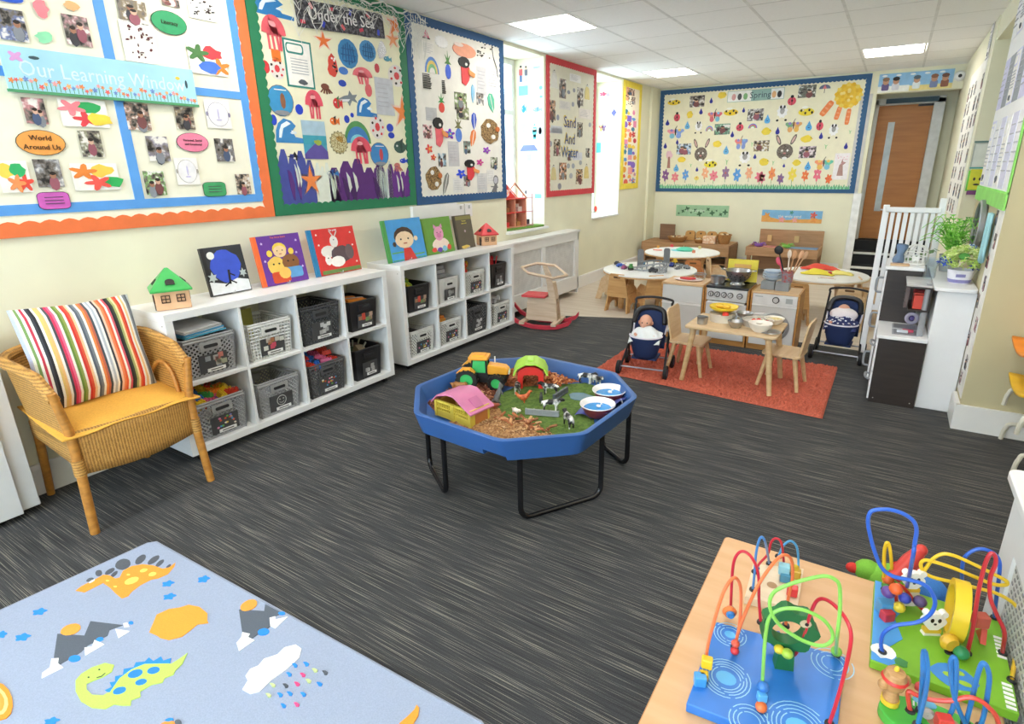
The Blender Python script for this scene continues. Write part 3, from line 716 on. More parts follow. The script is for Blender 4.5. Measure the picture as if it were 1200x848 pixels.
    if kind == 'seahorse': return [(blob(seed, 16, .35, .4, .48), a)]+[(ell(q.uniform(-.25, .25), q.uniform(-.4, .4), .06, .04, 5), Wt if k % 2 else K) for k in range(9)]
    if kind == 'star': return [(star(5, .52, .2, 90+q.uniform(-12, 12)), 'f3d2c0'), (star(5, .42, .14, 90), a)]
    if kind == 'dome': return [(ell(0, 0, .5, .5, 14), a)]+[(line((x, -.38+abs(x)*.5), (x*.7, .38-abs(x)*.4), .04), b_) for x in (-.3, -.15, 0, .15, .3)]+[(line((-.38+abs(y)*.4, y), (.38-abs(y)*.4, y), .03), b_) for y in (-.25, -.05, .15)]
    if kind == 'shark': return [([(-.5, -.1), (-.2, .12), (.02, .2), (.1, .5), (.24, .24), (.5, .3), (.36, .02), (.5, -.25), (.2, -.12), (.05, -.5), (-.05, -.22), (-.35, -.3)], a), ([(-.42, -.12), (.1, -.04), (0, -.2), (-.34, -.26)], 'e4e6e8')]
    if kind == 'fish': return [(ell(-.08, 0, .4, .36, 12), a), ([(.2, 0), (.5, .35), (.5, -.35)], a), (ell(.02, 0, .06, .3, 6), b_), ([(-.15, .3), (.15, .5), (.1, .25)], b_), (ell(-.28, .06, .05, .06, 6), Wt)]
    if kind == 'hill': return [(ell(0, -.5, .5, 1.0, 14, 0, 180), b_), (ell(0, -.5, .42, .75, 14, 0, 180), a), (ell(0, -.5, .3, .4, 12, 0, 180), '7fc8d8')]
    if kind == 'spiky': return [(star(16, .5, .43), '8f8a66'), (ell(0, 0, .42, .43, 16), ('S', 'd6cfa4', '8f7a46')), (blob(seed, 10, .4, .22, .16, .05, .15), ('S', 'c8a050', '8a6a30'))]
    if kind == 'kelp':
        l = []; n = 5
        pts = [(-.5, -.5), (.5, -.5), (.5, .1)]
        for k in range(n-1, -1, -1): x0 = -.5+k/n; x1 = x0+1/n; y = .5-.25*q.random(); pts += [(x1-.02, y-.12), (x1-.06, y), (x0+.06, y), (x0+.02, y-.1), (x0, .16+.16*q.random())]
        l = [(pts, a)]
        for k in range(4): x = q.uniform(-.36, .36); l.append(([(x-.05, .1), (x, .05), (x+.05, -.15), (x+.02, -.42), (x-.03, -.2)], b_))
        for k in range(2): x = q.uniform(-.3, .3); l.append(([(x-.03, .2), (x+.02, .1), (x+.04, -.1), (x, -.2)], 'd6dcd2' if a < 'a' else 'b7bfb0'))
        return l
    if kind == 'foil': return [(blob(seed, 12, .5), ('M', a))]
    if kind == 'cone': return [([(-.4, -.3), (0, .5), (.45, -.3)], a), (rc(-.5, .5, -.4, -.28), '4a3a3e')]
    if kind == 'pom': return [(star(14, .5, .4), a)]
    if kind == 'hand': return [(ell(0, -.05, .5, .42, 14), a), (ell(-.25, .22, .2, .12, 8), 'f6e4dc')]
    if kind == 'dots': return [(ell(q.uniform(-.45, .45), q.uniform(-.45, .45), .035, .05, 5), a) for k in range(20)]
    if kind == 'bow':
        return [(ell(0, -.5, .5, 1.0, 12, 0, 180), a), (ell(0, -.5, .4, .78, 12, 0, 180), b_), (ell(0, -.5, .3, .56, 12, 0, 180), '7fc08a'), (ell(0, -.5, .2, .34, 10, 0, 180), Wt)]
    if kind == 'pine': return [(star(7, .5, .16, 90, 0, .3), b_), (ell(0, -.15, .4, .34, 12), a)]
    if kind == 'toucan': return [([(-.3, .2), (.1, .3), (.25, .05), (.15, -.3), (-.05, -.5), (-.28, -.42)], a), (ell(-.12, .32, .34, .2, 10), b_), (ell(-.02, .26, .08, .06, 6), Wt), ([(.1, .1), (.5, -.02), (.46, -.16), (.14, -.08)], 'f0a060'), (ell(.05, .18, .025, .025, 6), K)]
    if kind == 'feather': return [([(0, -.5), (.22, -.3), (.42, .1), (.3, .42), (0, .5), (-.28, .35), (-.36, 0), (-.2, -.3)], a), (line((0, -.5), (0, .42), .05), Wt)]
    if kind == 'words':
        l = []
        for k in range(9):
            y = .44-k*.11; x = -.46
            while x < .3: w = q.uniform(.06, .16); l.append((rc(x, x+w, y-.03, y+.03), a)); x += w+.06
        return l
    if kind == 'vine': return [(line((-.4, .5), (-.2, .1), .08), a), (line((-.2, .1), (.2, -.2), .08), a), (line((.2, -.2), (.35, -.5), .08), a)]
    if kind == 'flower': return [(petal(5, .5, q.random()*6), a), (petal(4, .26, q.random()*6), b_), (ell(0, 0, .08, .08, 6), 'f2d060')]
    if kind == 'mask': return [(blob(seed, 16, .22), ('S', 'b09060', '5a4028')), (ell(-.1, .22, .1, .09, 8), Wt), (ell(.12, -.2, .1, .09, 8), Wt), (ell(.34, .1, .1, .1, 8), 'c8703a')]
    if kind == 'lizard': return [(ell(.1, .25, .28, .24, 10), a), (ell(.1, .25, .2, .17, 10), 'c8c8d4'), ([(0, .05), (.25, .0), (.1, -.5), (-.35, -.3)], a), (line((-.4, -.05), (.3, -.1), .05), a)]
    if kind == 'bag': return [(rc(-.5, .5, -.5, -.4), Wt), ([(-.42, -.48), (.42, -.48), (.3, .2), (.12, .34), (-.12, .34), (-.3, .2)], a), (rc(-.16, .16, .34, .44), 'd9d6cc'), (ell(0, .47, .06, .03, 6), K)]
    if kind == 'bee': return [(ell(0, -.05, .5, .36, 14), a), (ell(-.1, .36, .22, .14, 8), 'fbfaf0')]+[(ell(x, y, .07, .14, 6), K) for x, y in ((-.32, .1), (-.05, -.15), (.18, .12), (.36, -.12))]+[(ell(-.2, .12, .06, .07, 6), Wt)]
    if kind == 'drop': return [([(0, .5), (.2, .15), (.4, -.12), (.38, -.34), (.2, -.48), (-.2, -.48), (-.38, -.34), (-.4, -.12), (-.2, .15)], a)]+([(ell(0, -.2, .16, .05, 6), '2a4a8a'), (ell(-.1, .0, .04, .05, 5), K), (ell(.12, .0, .04, .05, 5), K)] if a > '4' else [])
    if kind == 'chick': return [(blob(seed, 14, .22), a), (ell(.34, .14, .05, .05, 6), K), ([(.44, .08), (.5, .02), (.44, -.02)], 'ee9040')]
    if kind == 'fly':
        l = [(petal(3, .34, .5, sx, .02), a if sx < 0 else b_) for sx in (-.22, .22)]+[(ell(s*.2, -.26, .16, .2, 8), q.choice((a, b_, '7fc0d8', 'f0c060'))) for s in (-1, 1)]
        return l+[(ell(s*.24, .16, .1, .1, 7), q.choice(('8ac0e8', 'f2d070', '9a8ad0'))) for s in (-1, 1)]+[(ell(0, .05, .045, .3, 8), q.choice(('6a4a4a', 'e0a060', K))), (line((0, .3), (.08, .48), .03), K)]
    if kind == 'lady': return [(ell(0, -.1, .46, .4, 12), a), (ell(0, .34, .18, .15, 8), K), (line((0, .2), (.04, -.5), .05), K), (ell(.02, -.06, .1, .12, 6), K), (ell(-.22, -.2, .06, .07, 6), K)]
    if kind == 'sheep': return [(petal(9, .4, .2, 0, .08, .1), a), (ell(-.3, -.42, .1, .07, 6), K), (ell(.3, -.42, .1, .07, 6), K), (ell(0, .12, .17, .2, 9), 'a9a7a6'), (ell(-.13, .34, .08, .1, 6), K), (ell(.13, .34, .08, .1, 6), K), (ell(-.06, .2, .025, .03, 5), K), (ell(.07, .2, .025, .03, 5), K)]
    if kind == 'bunny':
        ear = lambda s, rx, ry: [(s*.33+x*.88+s*y*.47, .28+y*.88-s*x*.47) for x, y in ell(0, 0, rx, ry, 9)]
        l = [(ear(s, .085, .23), a) for s in (-1, 1)]+[(ear(s, .045, .16), 'd8b4ac') for s in (-1, 1)]
        return l+[(ell(0, -.18, .36, .3, 14), ('S', '8f857c', '4f463f'))]+[(ell(s*.12, -.14, .05, .05, 6), Wt) for s in (-1, 1)]+[(ell(0, -.26, .07, .045, 6), 'd08a8a'), (line((-.2, -.3), (.2, -.27), .015), K), (ell(.02, -.44, .12, .06, 7), Wt)]
    if kind == 'bloom':
        return [(line((0, -.5), (0, 0), .05), '6a9a62' if q.random() < .7 else '6a4a3a'), (petal(6, .5, q.random(), 0, .18, .2) if a != 'f2e078' else blob(seed, 9, .3, .4, .3, 0, .1), a), (ell(0, .18, .1, .07, 6), q.choice(('f4d8a0', 'd86a60', 'f0e8d8')))]
    if kind == 'tree': return [(blob(seed, 14, .4, .48, .3, 0, .2), 'eec6d2'), ([(-.12, .1), (.12, .1), (.22, -.5), (-.2, -.5)], b_)]
    if kind == 'treesheet': return [(FULL, 'f3eef0'), ([(-.22, -.35), (.2, -.35), (.1, .05), (.3, .15), (.1, .18), (.02, .3), (-.05, .1), (-.14, .05)], a)]+[(ell(q.uniform(-.35, .35), q.uniform(.1, .42), .03, .02, 5), 'e8a8b8') for k in range(12)]
    if kind == 'sprout': return [([(-.08, -.5), (.08, -.5), (.1, 0), (.5, .4), (0, .15), (-.45, .5), (-.12, 0)], a)]
    if kind == 'umb': return [(ell(0, 0, .5, .45, 12, 0, 180), a), ([(-.18, 0), (.18, 0), (0, .44)], b_), (line((0, 0), (0, -.45), .05), '5a4a4a')]
    if kind == 'spot':
        return [(ell(0, 0, .44, .44, 20), a)]+[(blob(seed+k, 8, .3, .09, .09, .4*math.cos(k*.42), .4*math.sin(k*.42)), 'f0c028' if k % 2 else 'f6d860') for k in range(15)]+[(ell(q.uniform(-.3, .3), q.uniform(-.3, .3), .06, .06, 6), 'f8e08a' if k % 2 else 'e8b828') for k in range(14)]
    if kind == 'ray': return [(rrect(-.4, .4, -.5, .5, .2), a)]+[(ell(0, y, .3, .06, 6), 'f6a878') for y in (-.3, 0, .3)]
    if kind == 'person': return [(rc(-.3, .3, -.5, 0), c[2]), (rrect(-.45, .45, -.1, .3, .1), b_), (ell(0, .38, .26, .12, 8), 'e0b8a0'), (ell(0, .45, .26, .07, 7), a)]
    if kind == 'house': return [(rc(-.45, .45, -.5, .12), a), ([(-.5, .12), (-.3, .5), (.3, .5), (.5, .12)], b_), (rc(-.12, .12, -.5, -.1), 'a8ccd8'), (rc(.2, .38, -.2, .02), 'f2f8fa')]
    if kind == 'kite': return [([(0, .5), (.4, .1), (0, -.4), (-.45, .05)], a), (line((0, -.4), (.2, -.5), .06), a)]
    return [(FULL, a)]
def cmat(c, seed=0):
    if isinstance(c, tuple):
        if c[0] == 'P': return mat(c[1], .45, 'photo', scale=(22, 30, 40)[c[2] % 3])
        if c[0] == 'S': return mat(c[1], .8, 'speck', h2=c[2], scale=120)
        return mat(c[1], .15, metal=.9)
    return mat(c, .6, var=.04, scale=25)
NAMES = dict(photo='photo', splat='splatter_print', blob='paint_blob', paint='painting', oval='caption_oval', plaque='caption_plaque', facesheet='face_drawing', ell='paper_oval', rect='paper_strip', sheet='printed_sheet', doc='printed_notice', scene='mountain_picture',
 wave='paper_wave', jelly='paper_jellyfish', clown='paper_disc', plate='paper_plate_picture', orca='paper_orca', octo='paper_octopus', seahorse='paper_seahorse', star='paper_starfish', dome='paper_dome', shark='paper_shark', fish='paper_fish', hill='rainbow_hill', spiky='paper_pufferfish', kelp='paper_kelp', foil='foil_scrap',
 cone='party_hat', pom='pompom', hand='paper_hand', dots='paper_spots', bow='paper_rainbow', pine='paper_pineapple', toucan='paper_toucan', feather='paper_feather', words='printed_words', vine='paper_vine', flower='paper_flower', mask='collage_mask', lizard='paper_lizard', bag='paper_lampshade', bee='paper_bee', drop='paper_raindrop',
 chick='paper_chick', fly='paper_butterfly', lady='paper_ladybird', sheep='paper_sheep', bunny='paper_rabbit', bloom='paper_bloom', tree='paper_tree', treesheet='tree_picture', sprout='paper_sprout', umb='paper_umbrella', spot='paper_sun', ray='sun_ray', person='paper_figure', house='paper_house', kite='paper_kite')
def piece(parent, row, d0=.008, th=.0014):
    k, u, z, w, h, c, rot = row
    seed = int(abs(u)*1000)+int(abs(z)*777); b = MB(); cs, sn = math.cos(rot), math.sin(rot)
    if k in ('pom', 'flower', 'hand', 'toucan', 'mask', 'feather'): th = .006
    for i, (pts, col) in enumerate(shape(k, c, seed)):
        b.use(cmat(col, seed)); P = [(u+(x*w*cs-y*h*sn), z+(x*w*sn+y*h*cs)) for x, y in pts]
        b.prism(P, -d0, -d0-th*(1+min(i, 4)*.5)-i*.0002, 'y', back=False)
    return b.build(NAMES.get(k, 'paper_cutout'), parent, smooth=0)
def scallop(x0, x1, z0, z1, wid, step, amp, sides='lrtb'):
    """closed border strips with a scalloped inner edge, as (outer, inner) point rings"""
    ring = []
    def seg(ax, a, b_, fixed, sgn):
        n = max(2, round(abs(b_-a)/step)); out = []
        for k in range(n*4):
            t = a+(b_-a)*k/(n*4); o = fixed+sgn*(wid+amp*abs(math.sin(PI*k/4)) )
            out.append((t, o) if ax == 'h' else (o, t))
        return out
    i0, i1, j0, j1 = x0+wid, x1-wid, z0+wid, z1-wid
    inner = seg('h', i0, i1, z0, 1)+seg('v', j0, j1, x1, -1)+seg('h', i1, i0, z1, -1)+seg('v', j1, j0, x0, 1)
    outer = [(min(max(x, x0), x1), min(max(z, z0), z1)) for x, z in inner]
    def push(p):
        x, z = p; dl = {'l': x-x0, 'r': x1-x, 'b': z-z0, 't': z1-z}; s = min(dl, key=dl.get)
        if s == 'l': return (x0, z0+(z-j0)*(z1-z0)/(j1-j0))
        if s == 'r': return (x1, z0+(z-j0)*(z1-z0)/(j1-j0))
        if s == 'b': return (x0+(x-i0)*(x1-x0)/(i1-i0), z0)
        return (x0+(x-i0)*(x1-x0)/(i1-i0), z1)
    cl = lambda p: (min(max(p[0], x0), x1), min(max(p[1], z0), z1))
    return [cl(push(p)) for p in inner], inner
def border(parent, x0, x1, z0, z1, wid, m, step=.07, amp=.014, d=.013, name='border', label=None):
    o, i = scallop(x0, x1, z0, z1, wid, step, amp); n = len(o); b = MB(m)
    vs = [(p[0], -d, p[1]) for p in o]+[(p[0], -d, p[1]) for p in i]+[(p[0], -.002, p[1]) for p in o]+[(p[0], -.004, p[1]) for p in i]
    fs = []
    for k in range(n):
        j = (k+1) % n; fs += [(k, j, n+j, n+k), (2*n+k, 2*n+j, j, k), (n+k, n+j, 3*n+j, 3*n+k)]
    b.add(vs, fs); return b.build(name, parent, smooth=0, label=label)
def board(name, label, side, u0, z0, x0, x1, z1, back, bm, wid, step, amp):
    loc, rz = {'L': ((0, u0, z0), PI/2), 'B': ((u0, YB, z0), 0), 'R': ((3.8, u0, z0), -PI/2)}[side]
    t = thing(name, label, 'display board', loc, rz, None)
    b = MB(mat(back, .75, var=.02)); b.bb(x0+.004, x1-.004, -.007, -.0005, .004, z1-.004); b.build('backing_paper', t, smooth=0)
    if bm: border(t, x0, x1, 0, z1, wid, mat(bm, .6, var=.03), step, amp)
    return t
SIDE_L = dict(side='L')
t = board('display_board', 'learning display with blue lattice strips and an orange scalloped border, on the left wall', 'L', 1.2, 1.2, -1.3, 1.165, 1.40, 'f3f0dc', 'ef7a45', .055, .075, .014); tw = t
LB = mat('#5c9fe6', .6, var=.02); b = MB(LB); b.bb(-1.25, 1.09, -.011, -.006, .095, .14); b.build('lattice_strip', t, smooth=0)
for x0, x1 in ((.385, .43), (1.055, 1.10), (-.42, -.375)): b = MB(LB); b.bb(x0, x1, -.012, -.006, .10, 1.35); b.build('lattice_strip', t, smooth=0)
b = MB(LB); b.bb(-1.25, 1.06, -.011, -.006, .665, .705); b.build('lattice_strip', t, smooth=0)
for r in ART_WINDOW: piece(t, (r[0], r[1], r[2]-.01)+r[3:], .013)
bl = MB(mat('#a9dcf0', .4, var=.05, scale=6)); bl.bb(-.02, .785, -.03, -.022, .61, .785)
bl.use(mat('#4f9a6a')); bl.bb(-.025, .79, -.031, -.022, .603, .615)
q = random.Random(5)
for k in range(46):
    x = -.005+k*.0172; y = .625+.03*q.random(); c = ('e88a50', 'e86a60', 'f0b070', '6f8fd0', 'f4a0a0')[k % 5]
    bl.use(mat('#5a9a5a')); bl.prism(line((x, .617), (x, y), .0022), -.0295, -.031, 'y', False)
    bl.use(cmat(c)); bl.prism(petal(5, .009 if k % 3 else .012, k, x, y+.006), -.0295, -.0315, 'y', False)
bl.use(cmat('d8a0d8')); bl.prism([(p[0]*.06+.03, p[1]*.05+.745) for p in petal(4, .5, .8)], -.029, -.032, 'y', False)
bl.use(cmat('38505c')); bl.prism(ell(.095, .748, .02, .007, 8), -.029, -.032, 'y', False); bl.prism(ell(.74, .71, .006, .02, 8), -.029, -.032, 'y', False)
bl.use(cmat('e8c850')); bl.prism(ell(.70, .735, .012, .008, 8), -.029, -.032, 'y', False)
ban = bl.build('banner', t, smooth=0, label='pale blue title banner with a row of flowers')
text('Our Learning Window', .088, mat('#d9eef5', .5), ban, T(.38, -.031, .70) @ FACE, sx=.86)
for s, x, z, h in (('World', -.365+.0, .335, .036), ('Around Us', -.365, .293, .036), ('Personal, Social', .415+.225, .345, .018), ('and Emotional', .64, .322, .018)):
    pass
rows = {(r[0], r[5]): r for r in ART_WINDOW}
def cap(key, lines, size, col='2a1c14'):
    r = rows[key]
    for k, s in enumerate(lines): text(s, size, mat(col, .6), t, T(r[1], -.0175, r[2]-.01+size*.62*(len(lines)-1-2*k)) @ FACE, rot=0, label='words on a caption')
cap(('oval', 'f2a552'), ['World', 'Around Us'], .031); cap(('oval', 'ee86a6'), ['Personal, Social', 'and Emotional'], .016); cap(('oval', '2f9c66'), ['Literacy'], .026)

t = board('display_board', 'undersea display with purple paper kelp and a green scalloped border', 'L', 3.02, 1.2, -.65, .642, 1.40, 'efeccf', '237a54', .06, .05, .012)
for r in sorted(ART_SEA, key=lambda r: (r[0] not in ('kelp',), )): piece(t, (r[0], r[1], r[2]-.01)+r[3:])
b = MB(mat('#34333a', .6, 'speck', h2='#6a6a72', scale=50)); b.at(T(.05, -.015, 1.22, ry=-math.radians(4))); b.box(0, 0, 0, .74, .006, .155)
for k in range(9): b.use(cmat(('d84a60', 'e8707a', '3a4ac8')[k % 3])); b.box(-.33+k*.08, -.004, (-.045, .05)[k % 2], .035, .002, .02, ry=k)
ban = b.build('banner', t, smooth=0, label='black title banner with white letters')
text('Under the Sea', .10, mat('#ecebea', .5), ban, T(.05, -.0195, 1.225, ry=-math.radians(4)) @ FACE, sx=.95)
# the fishing net draped over the top of the board and the gap
nm = mat('#dcdcd6', .8); b = MB(nm); q = random.Random(11)
def netp(i, j, n=30, m=9):
    x = 2.66+1.22*i/n; env = .13+.30*abs(i/n-.5)**1.5*2
    if i/n > .62: env = .13+.75*max(0, (.2-abs(i/n-.84)))
    if i/n < .16: env = .3
    z = 2.575-.02*math.sin(i*.9)-env*j/m*(.85+.3*math.sin(i*1.7))
    return Vector((.035+.012*math.sin(i*2.1+j*1.3), x+.012*math.sin(j*2+i), z+.006*math.sin(i*3.1+j*2.2)))
for i in range(30):
    for j in range(9):
        if q.random() < .06: continue
        b.tube([netp(i, j), netp(i+1, j+(1 if (i+j) % 2 else 0))], .0016, 3, cap=False)
        b.tube([netp(i, j), netp(i, j+1)], .0014, 3, cap=False)
b.tube([netp(i, 0) for i in range(31)], .006, 5)
for k in range(10): x = 3.70+.018*k; b.tube([(.04+.01*(k % 3), x, 2.57), (.05, x+.01*math.sin(k), 2.45), (.045, x-.02+.012*math.sin(k*2), 2.28+.02*(k % 4))], .0022, 3)
tag(b.build('fishing_net', smooth=0, kind=None), 'white string fishing net draped along the top of the undersea display', 'net')

t = board('display_board', 'jungle display with paper toucans and collage masks, navy scalloped border', 'L', 4.31, 1.195, -.641, .66, 1.40, 'f2f0e8', '2a5788', .055, .045, .012)
for r in ART_JUNGLE: piece(t, (r[0], r[1], r[2]-.005)+r[3:], .008)
t = board('display_board', 'sand and water photo display with a red scalloped border between the windows', 'L', 6.385, 1.165, -.61, .60, 1.43, 'ece9d8', 'd8404a', .055, .05, .012)
for r in ART_SAND: piece(t, r)
for s, z, c in (('Sand', .80, '4f5a9c'), ('And', .62, '5a6a9a'), ('Water', .475, '3f68a8')):
    text(s, .17, mat('#e8d060', .6), t, T(-.08, -.009, z+.012) @ FACE, sx=.95, label='yellow word behind the blue one'); text(s, .165, mat(c, .6), t, T(-.075, -.012, z) @ FACE, sx=.95)
t = board('display_board', 'narrow collage display with a plain yellow border beside the far window', 'L', 8.17, 1.18, -.33, .33, 1.41, 'f6ecd8', None, 0, 0, 0)
border(t, -.33, .33, 0, 1.41, .075, mat('#f0da4c', .6), .06, .002)
for r in ART_YELLOW: piece(t, (r[0], max(-.22, min(.22, r[1])))+r[2:])
t = board('display_board', 'large spring display with paper lambs, rabbits and a sun, navy scalloped border', 'B', 1.44, 1.105, -1.395, 1.40, 1.475, 'f2edd2', '2b5a86', .055, .05, .013)
for r in ART_SPRING: piece(t, r)
b = MB(mat('#6fb58a', .7)); pts = [(-1.33, .05)]; q = random.Random(2); x = -1.33
while x < 1.33: pts += [(x, .075), (x+.012, .095+.03*q.random())]; x += .03
b.prism(pts+[(1.335, .05)], -.0145, -.017, 'y'); b.use(mat('#9fe0b8', .7))
for k in range(60): x = -1.3+k*.0435; b.prism([(x-.012, .05), (x+.012, .05), (x+.006*math.sin(k), .11)], -.017, -.0185, 'y', False)
b.build('grass_strip', t, smooth=0)
b = MB(mat('#8fb3ac', .35)); b.bb(-.39, .37, -.02, -.012, 1.245, 1.39); b.use(mat('#f2f2ee', .4)); b.bb(-.385, -.06, -.021, -.012, 1.25, 1.385); b.bb(.2, .365, -.021, -.012, 1.25, 1.385)
for k, (x, c) in enumerate(((-.3, 'd8a0a0'), (-.22, '4a4a50'), (-.14, '7fb07a'), (.24, 'e0b080'), (.31, '2a2a30'))): b.use(cmat(c)); b.prism(ell(x, 1.31, .03, .045, 9), -.0205, -.0225, 'y', False)
ban = b.build('banner', t, smooth=0, label='glossy grey green title banner')
text('Spring', .115, mat('#3a4a5a', .5), ban, T(.06, -.0215, 1.315) @ FACE)
# posters under the spring display, strip over the doorway, papers in the window reveals
b = MB(mat('#9fc8a0', .5)); b.bb(-.405, .405, -.006, -.001, 0, .17); b.use(cmat('3f6a4a'))
for k in range(12): b.prism(petal(4, .018+.012*(k % 3), k, -.36+.065*k, .04+.09*((k*7) % 5)/5), -.0055, -.007, 'y', False)
p = tag(b.build('poster', smooth=0, loc=(.805, YB, .735)), 'green leaf patterned strip poster on the back wall, left of two', 'poster'); text('in the garden', .055, mat('#dff0e0', .6), p, T(-.1, -.0072, .09) @ FACE)
b = MB(mat('#7fb8e0', .5)); b.bb(-.4, .4, -.006, -.001, 0, .17); b.use(cmat('f0b060')); b.prism([(-.4, 0), (.4, 0), (.4, .06), (.1, .05), (-.1, .03), (-.4, .09)], -.0055, -.007, 'y', False)
for x, y, r, c in ((-.33, .09, .05, 'f0a850'), (-.12, .04, .05, 'f0a0a0'), (.05, .04, .045, 'f4b0a8'), (.29, .11, .05, 'e86a5a'), (.3, .05, .05, 'f0a050'), (0, .14, .03, '3f8a7a')): b.use(cmat(c)); b.prism(petal(5, r, x*9, x, y), -.0065, -.008, 'y', False)
p = tag(b.build('poster', smooth=0, loc=(2.09, YB, .69)), 'blue seaside strip poster on the back wall, right of two', 'poster'); text('the wide sand', .055, mat('#f4f4ee', .6), p, T(-.02, -.0082, .085) @ FACE)
b = MB(mat('#8fbfe4', .5)); b.bb(-.39, .39, -.006, -.001, 0, .215); b.use(cmat('f0f0ea')); b.bb(-.39, -.05, -.0065, -.001, 0, .07); b.use(cmat('e8d890')); b.bb(-.05, .39, -.0065, -.001, 0, .06)
for k, (x, c, c2) in enumerate(((-.31, '8a6a50', '6a5a8a'), (-.2, '2a2420', 'd8d8e0'), (.02, '5a6a7a', 'e8eef2'), (.2, '8a5a40', '7a86b0'), (.31, '6a4436', '8f5a48'))):
    b.use(cmat(c2)); b.prism(rrect(x-.04, x+.04, .02, .1, .015), -.0065, -.0085, 'y', False); b.use(cmat('c8977a')); b.prism(ell(x, .125, .035, .04, 10), -.0065, -.009, 'y', False); b.use(cmat(c)); b.prism(ell(x, .15, .04, .025, 8), -.0065, -.0095, 'y', False)
for k in range(5): b.use(cmat('f4f6f8')); b.prism(ell(-.33+k*.15, .19, .03, .012, 8), -.0065, -.0075, 'y', False)
tag(b.build('poster', smooth=0, loc=(3.31, YB, 2.345)), 'blue strip poster of cartoon children above the doorway', 'poster')
for nm_, rws, yv, lab in (('window_drawings', ART_REVEAL, 5.735, 'pale drawings stuck on the side of the near window recess'), ('window_drawings', ART_REVEAL2, 7.80, 'few small drawings stuck on the side of the far window recess')):
    t = thing(nm_, lab, 'drawings', (-.2, yv, .86))
    for r in rws: piece(t, (r[0], r[1]+.2, r[2]-.86)+r[3:], .0005)
# ================================================================== LEFT SIDE: shelf units, baskets, books, chair
def shelf_unit(label, x, y, a, D, hb=.045):
    t = thing('shelf_unit', label, 'shelf', (x, y, 0), math.radians(90+a))
    W_, H, th, c, d = 1.465, .765, .0385, .335, .016
    m = WHITE
    b = MB(m); b.bb(-W_/2, W_/2, -D/2, D/2, hb+H-th, hb+H); b.build('top_panel', t, bev=.002)
    b = MB(m); b.bb(-W_/2, W_/2, -D/2, D/2, hb, hb+th); b.build('bottom_panel', t, bev=.002)
    for s in (-1, 1): b = MB(m); b.bb(*sorted((s*W_/2, s*(W_/2-th))), -D/2, D/2, hb+th, hb+H-th); b.use(mat('#8a8a8a')); b.ball(s*(W_/2-.0005), -D/2+.03, hb+H-.06, .004, .004, .004, 6, 4); b.build('side_panel', t, bev=.0015)
    for k in (1, 2, 3): x0 = -W_/2+th+c*k+d*(k-1); b = MB(m); b.bb(x0, x0+d, -D/2+.002, D/2-.004, hb+th, hb+H-th); b.build('divider', t)
    for k in range(4): x0 = -W_/2+th+(c+d)*k; b = MB(m); b.bb(x0+.0005, x0+c-.0005, -D/2+.002, D/2-.004, hb+th+c, hb+th+c+d); b.build('shelf_board', t)
    for sx in (-1, 1):
        for sy in (-1, 1):
            b = MB(BLACKM); b.at(T(sx*(W_/2-.06), sy*(D/2-.05), .021, ry=0, rx=0)); b.lathe([(.021, -.011), (.021, .011)], 12, T(ry=PI/2)); b.box(0, 0, .019, .03, .03, .008); b.build('caster', t)
    return t
S1 = shelf_unit('white eight cell shelf unit beside the wicker chair, green roofed toy house on top', .1925, 2.166, -.48, .375)
S2 = shelf_unit('white eight cell shelf unit next to the radiator cover, red roofed toy house on top', .178, 3.8145, -.665, .345)
def on_shelf(s, lx, ly, lz, rz=0):
    m = T(*s.location, rz=s.rotation_euler.z) @ T(lx, ly, lz); return tuple(m.translation), s.rotation_euler.z+rz
def cell(k, row): return -.7325+.0385+.335/2+.351*k, .045+.0385+(.351 if row == 0 else 0)
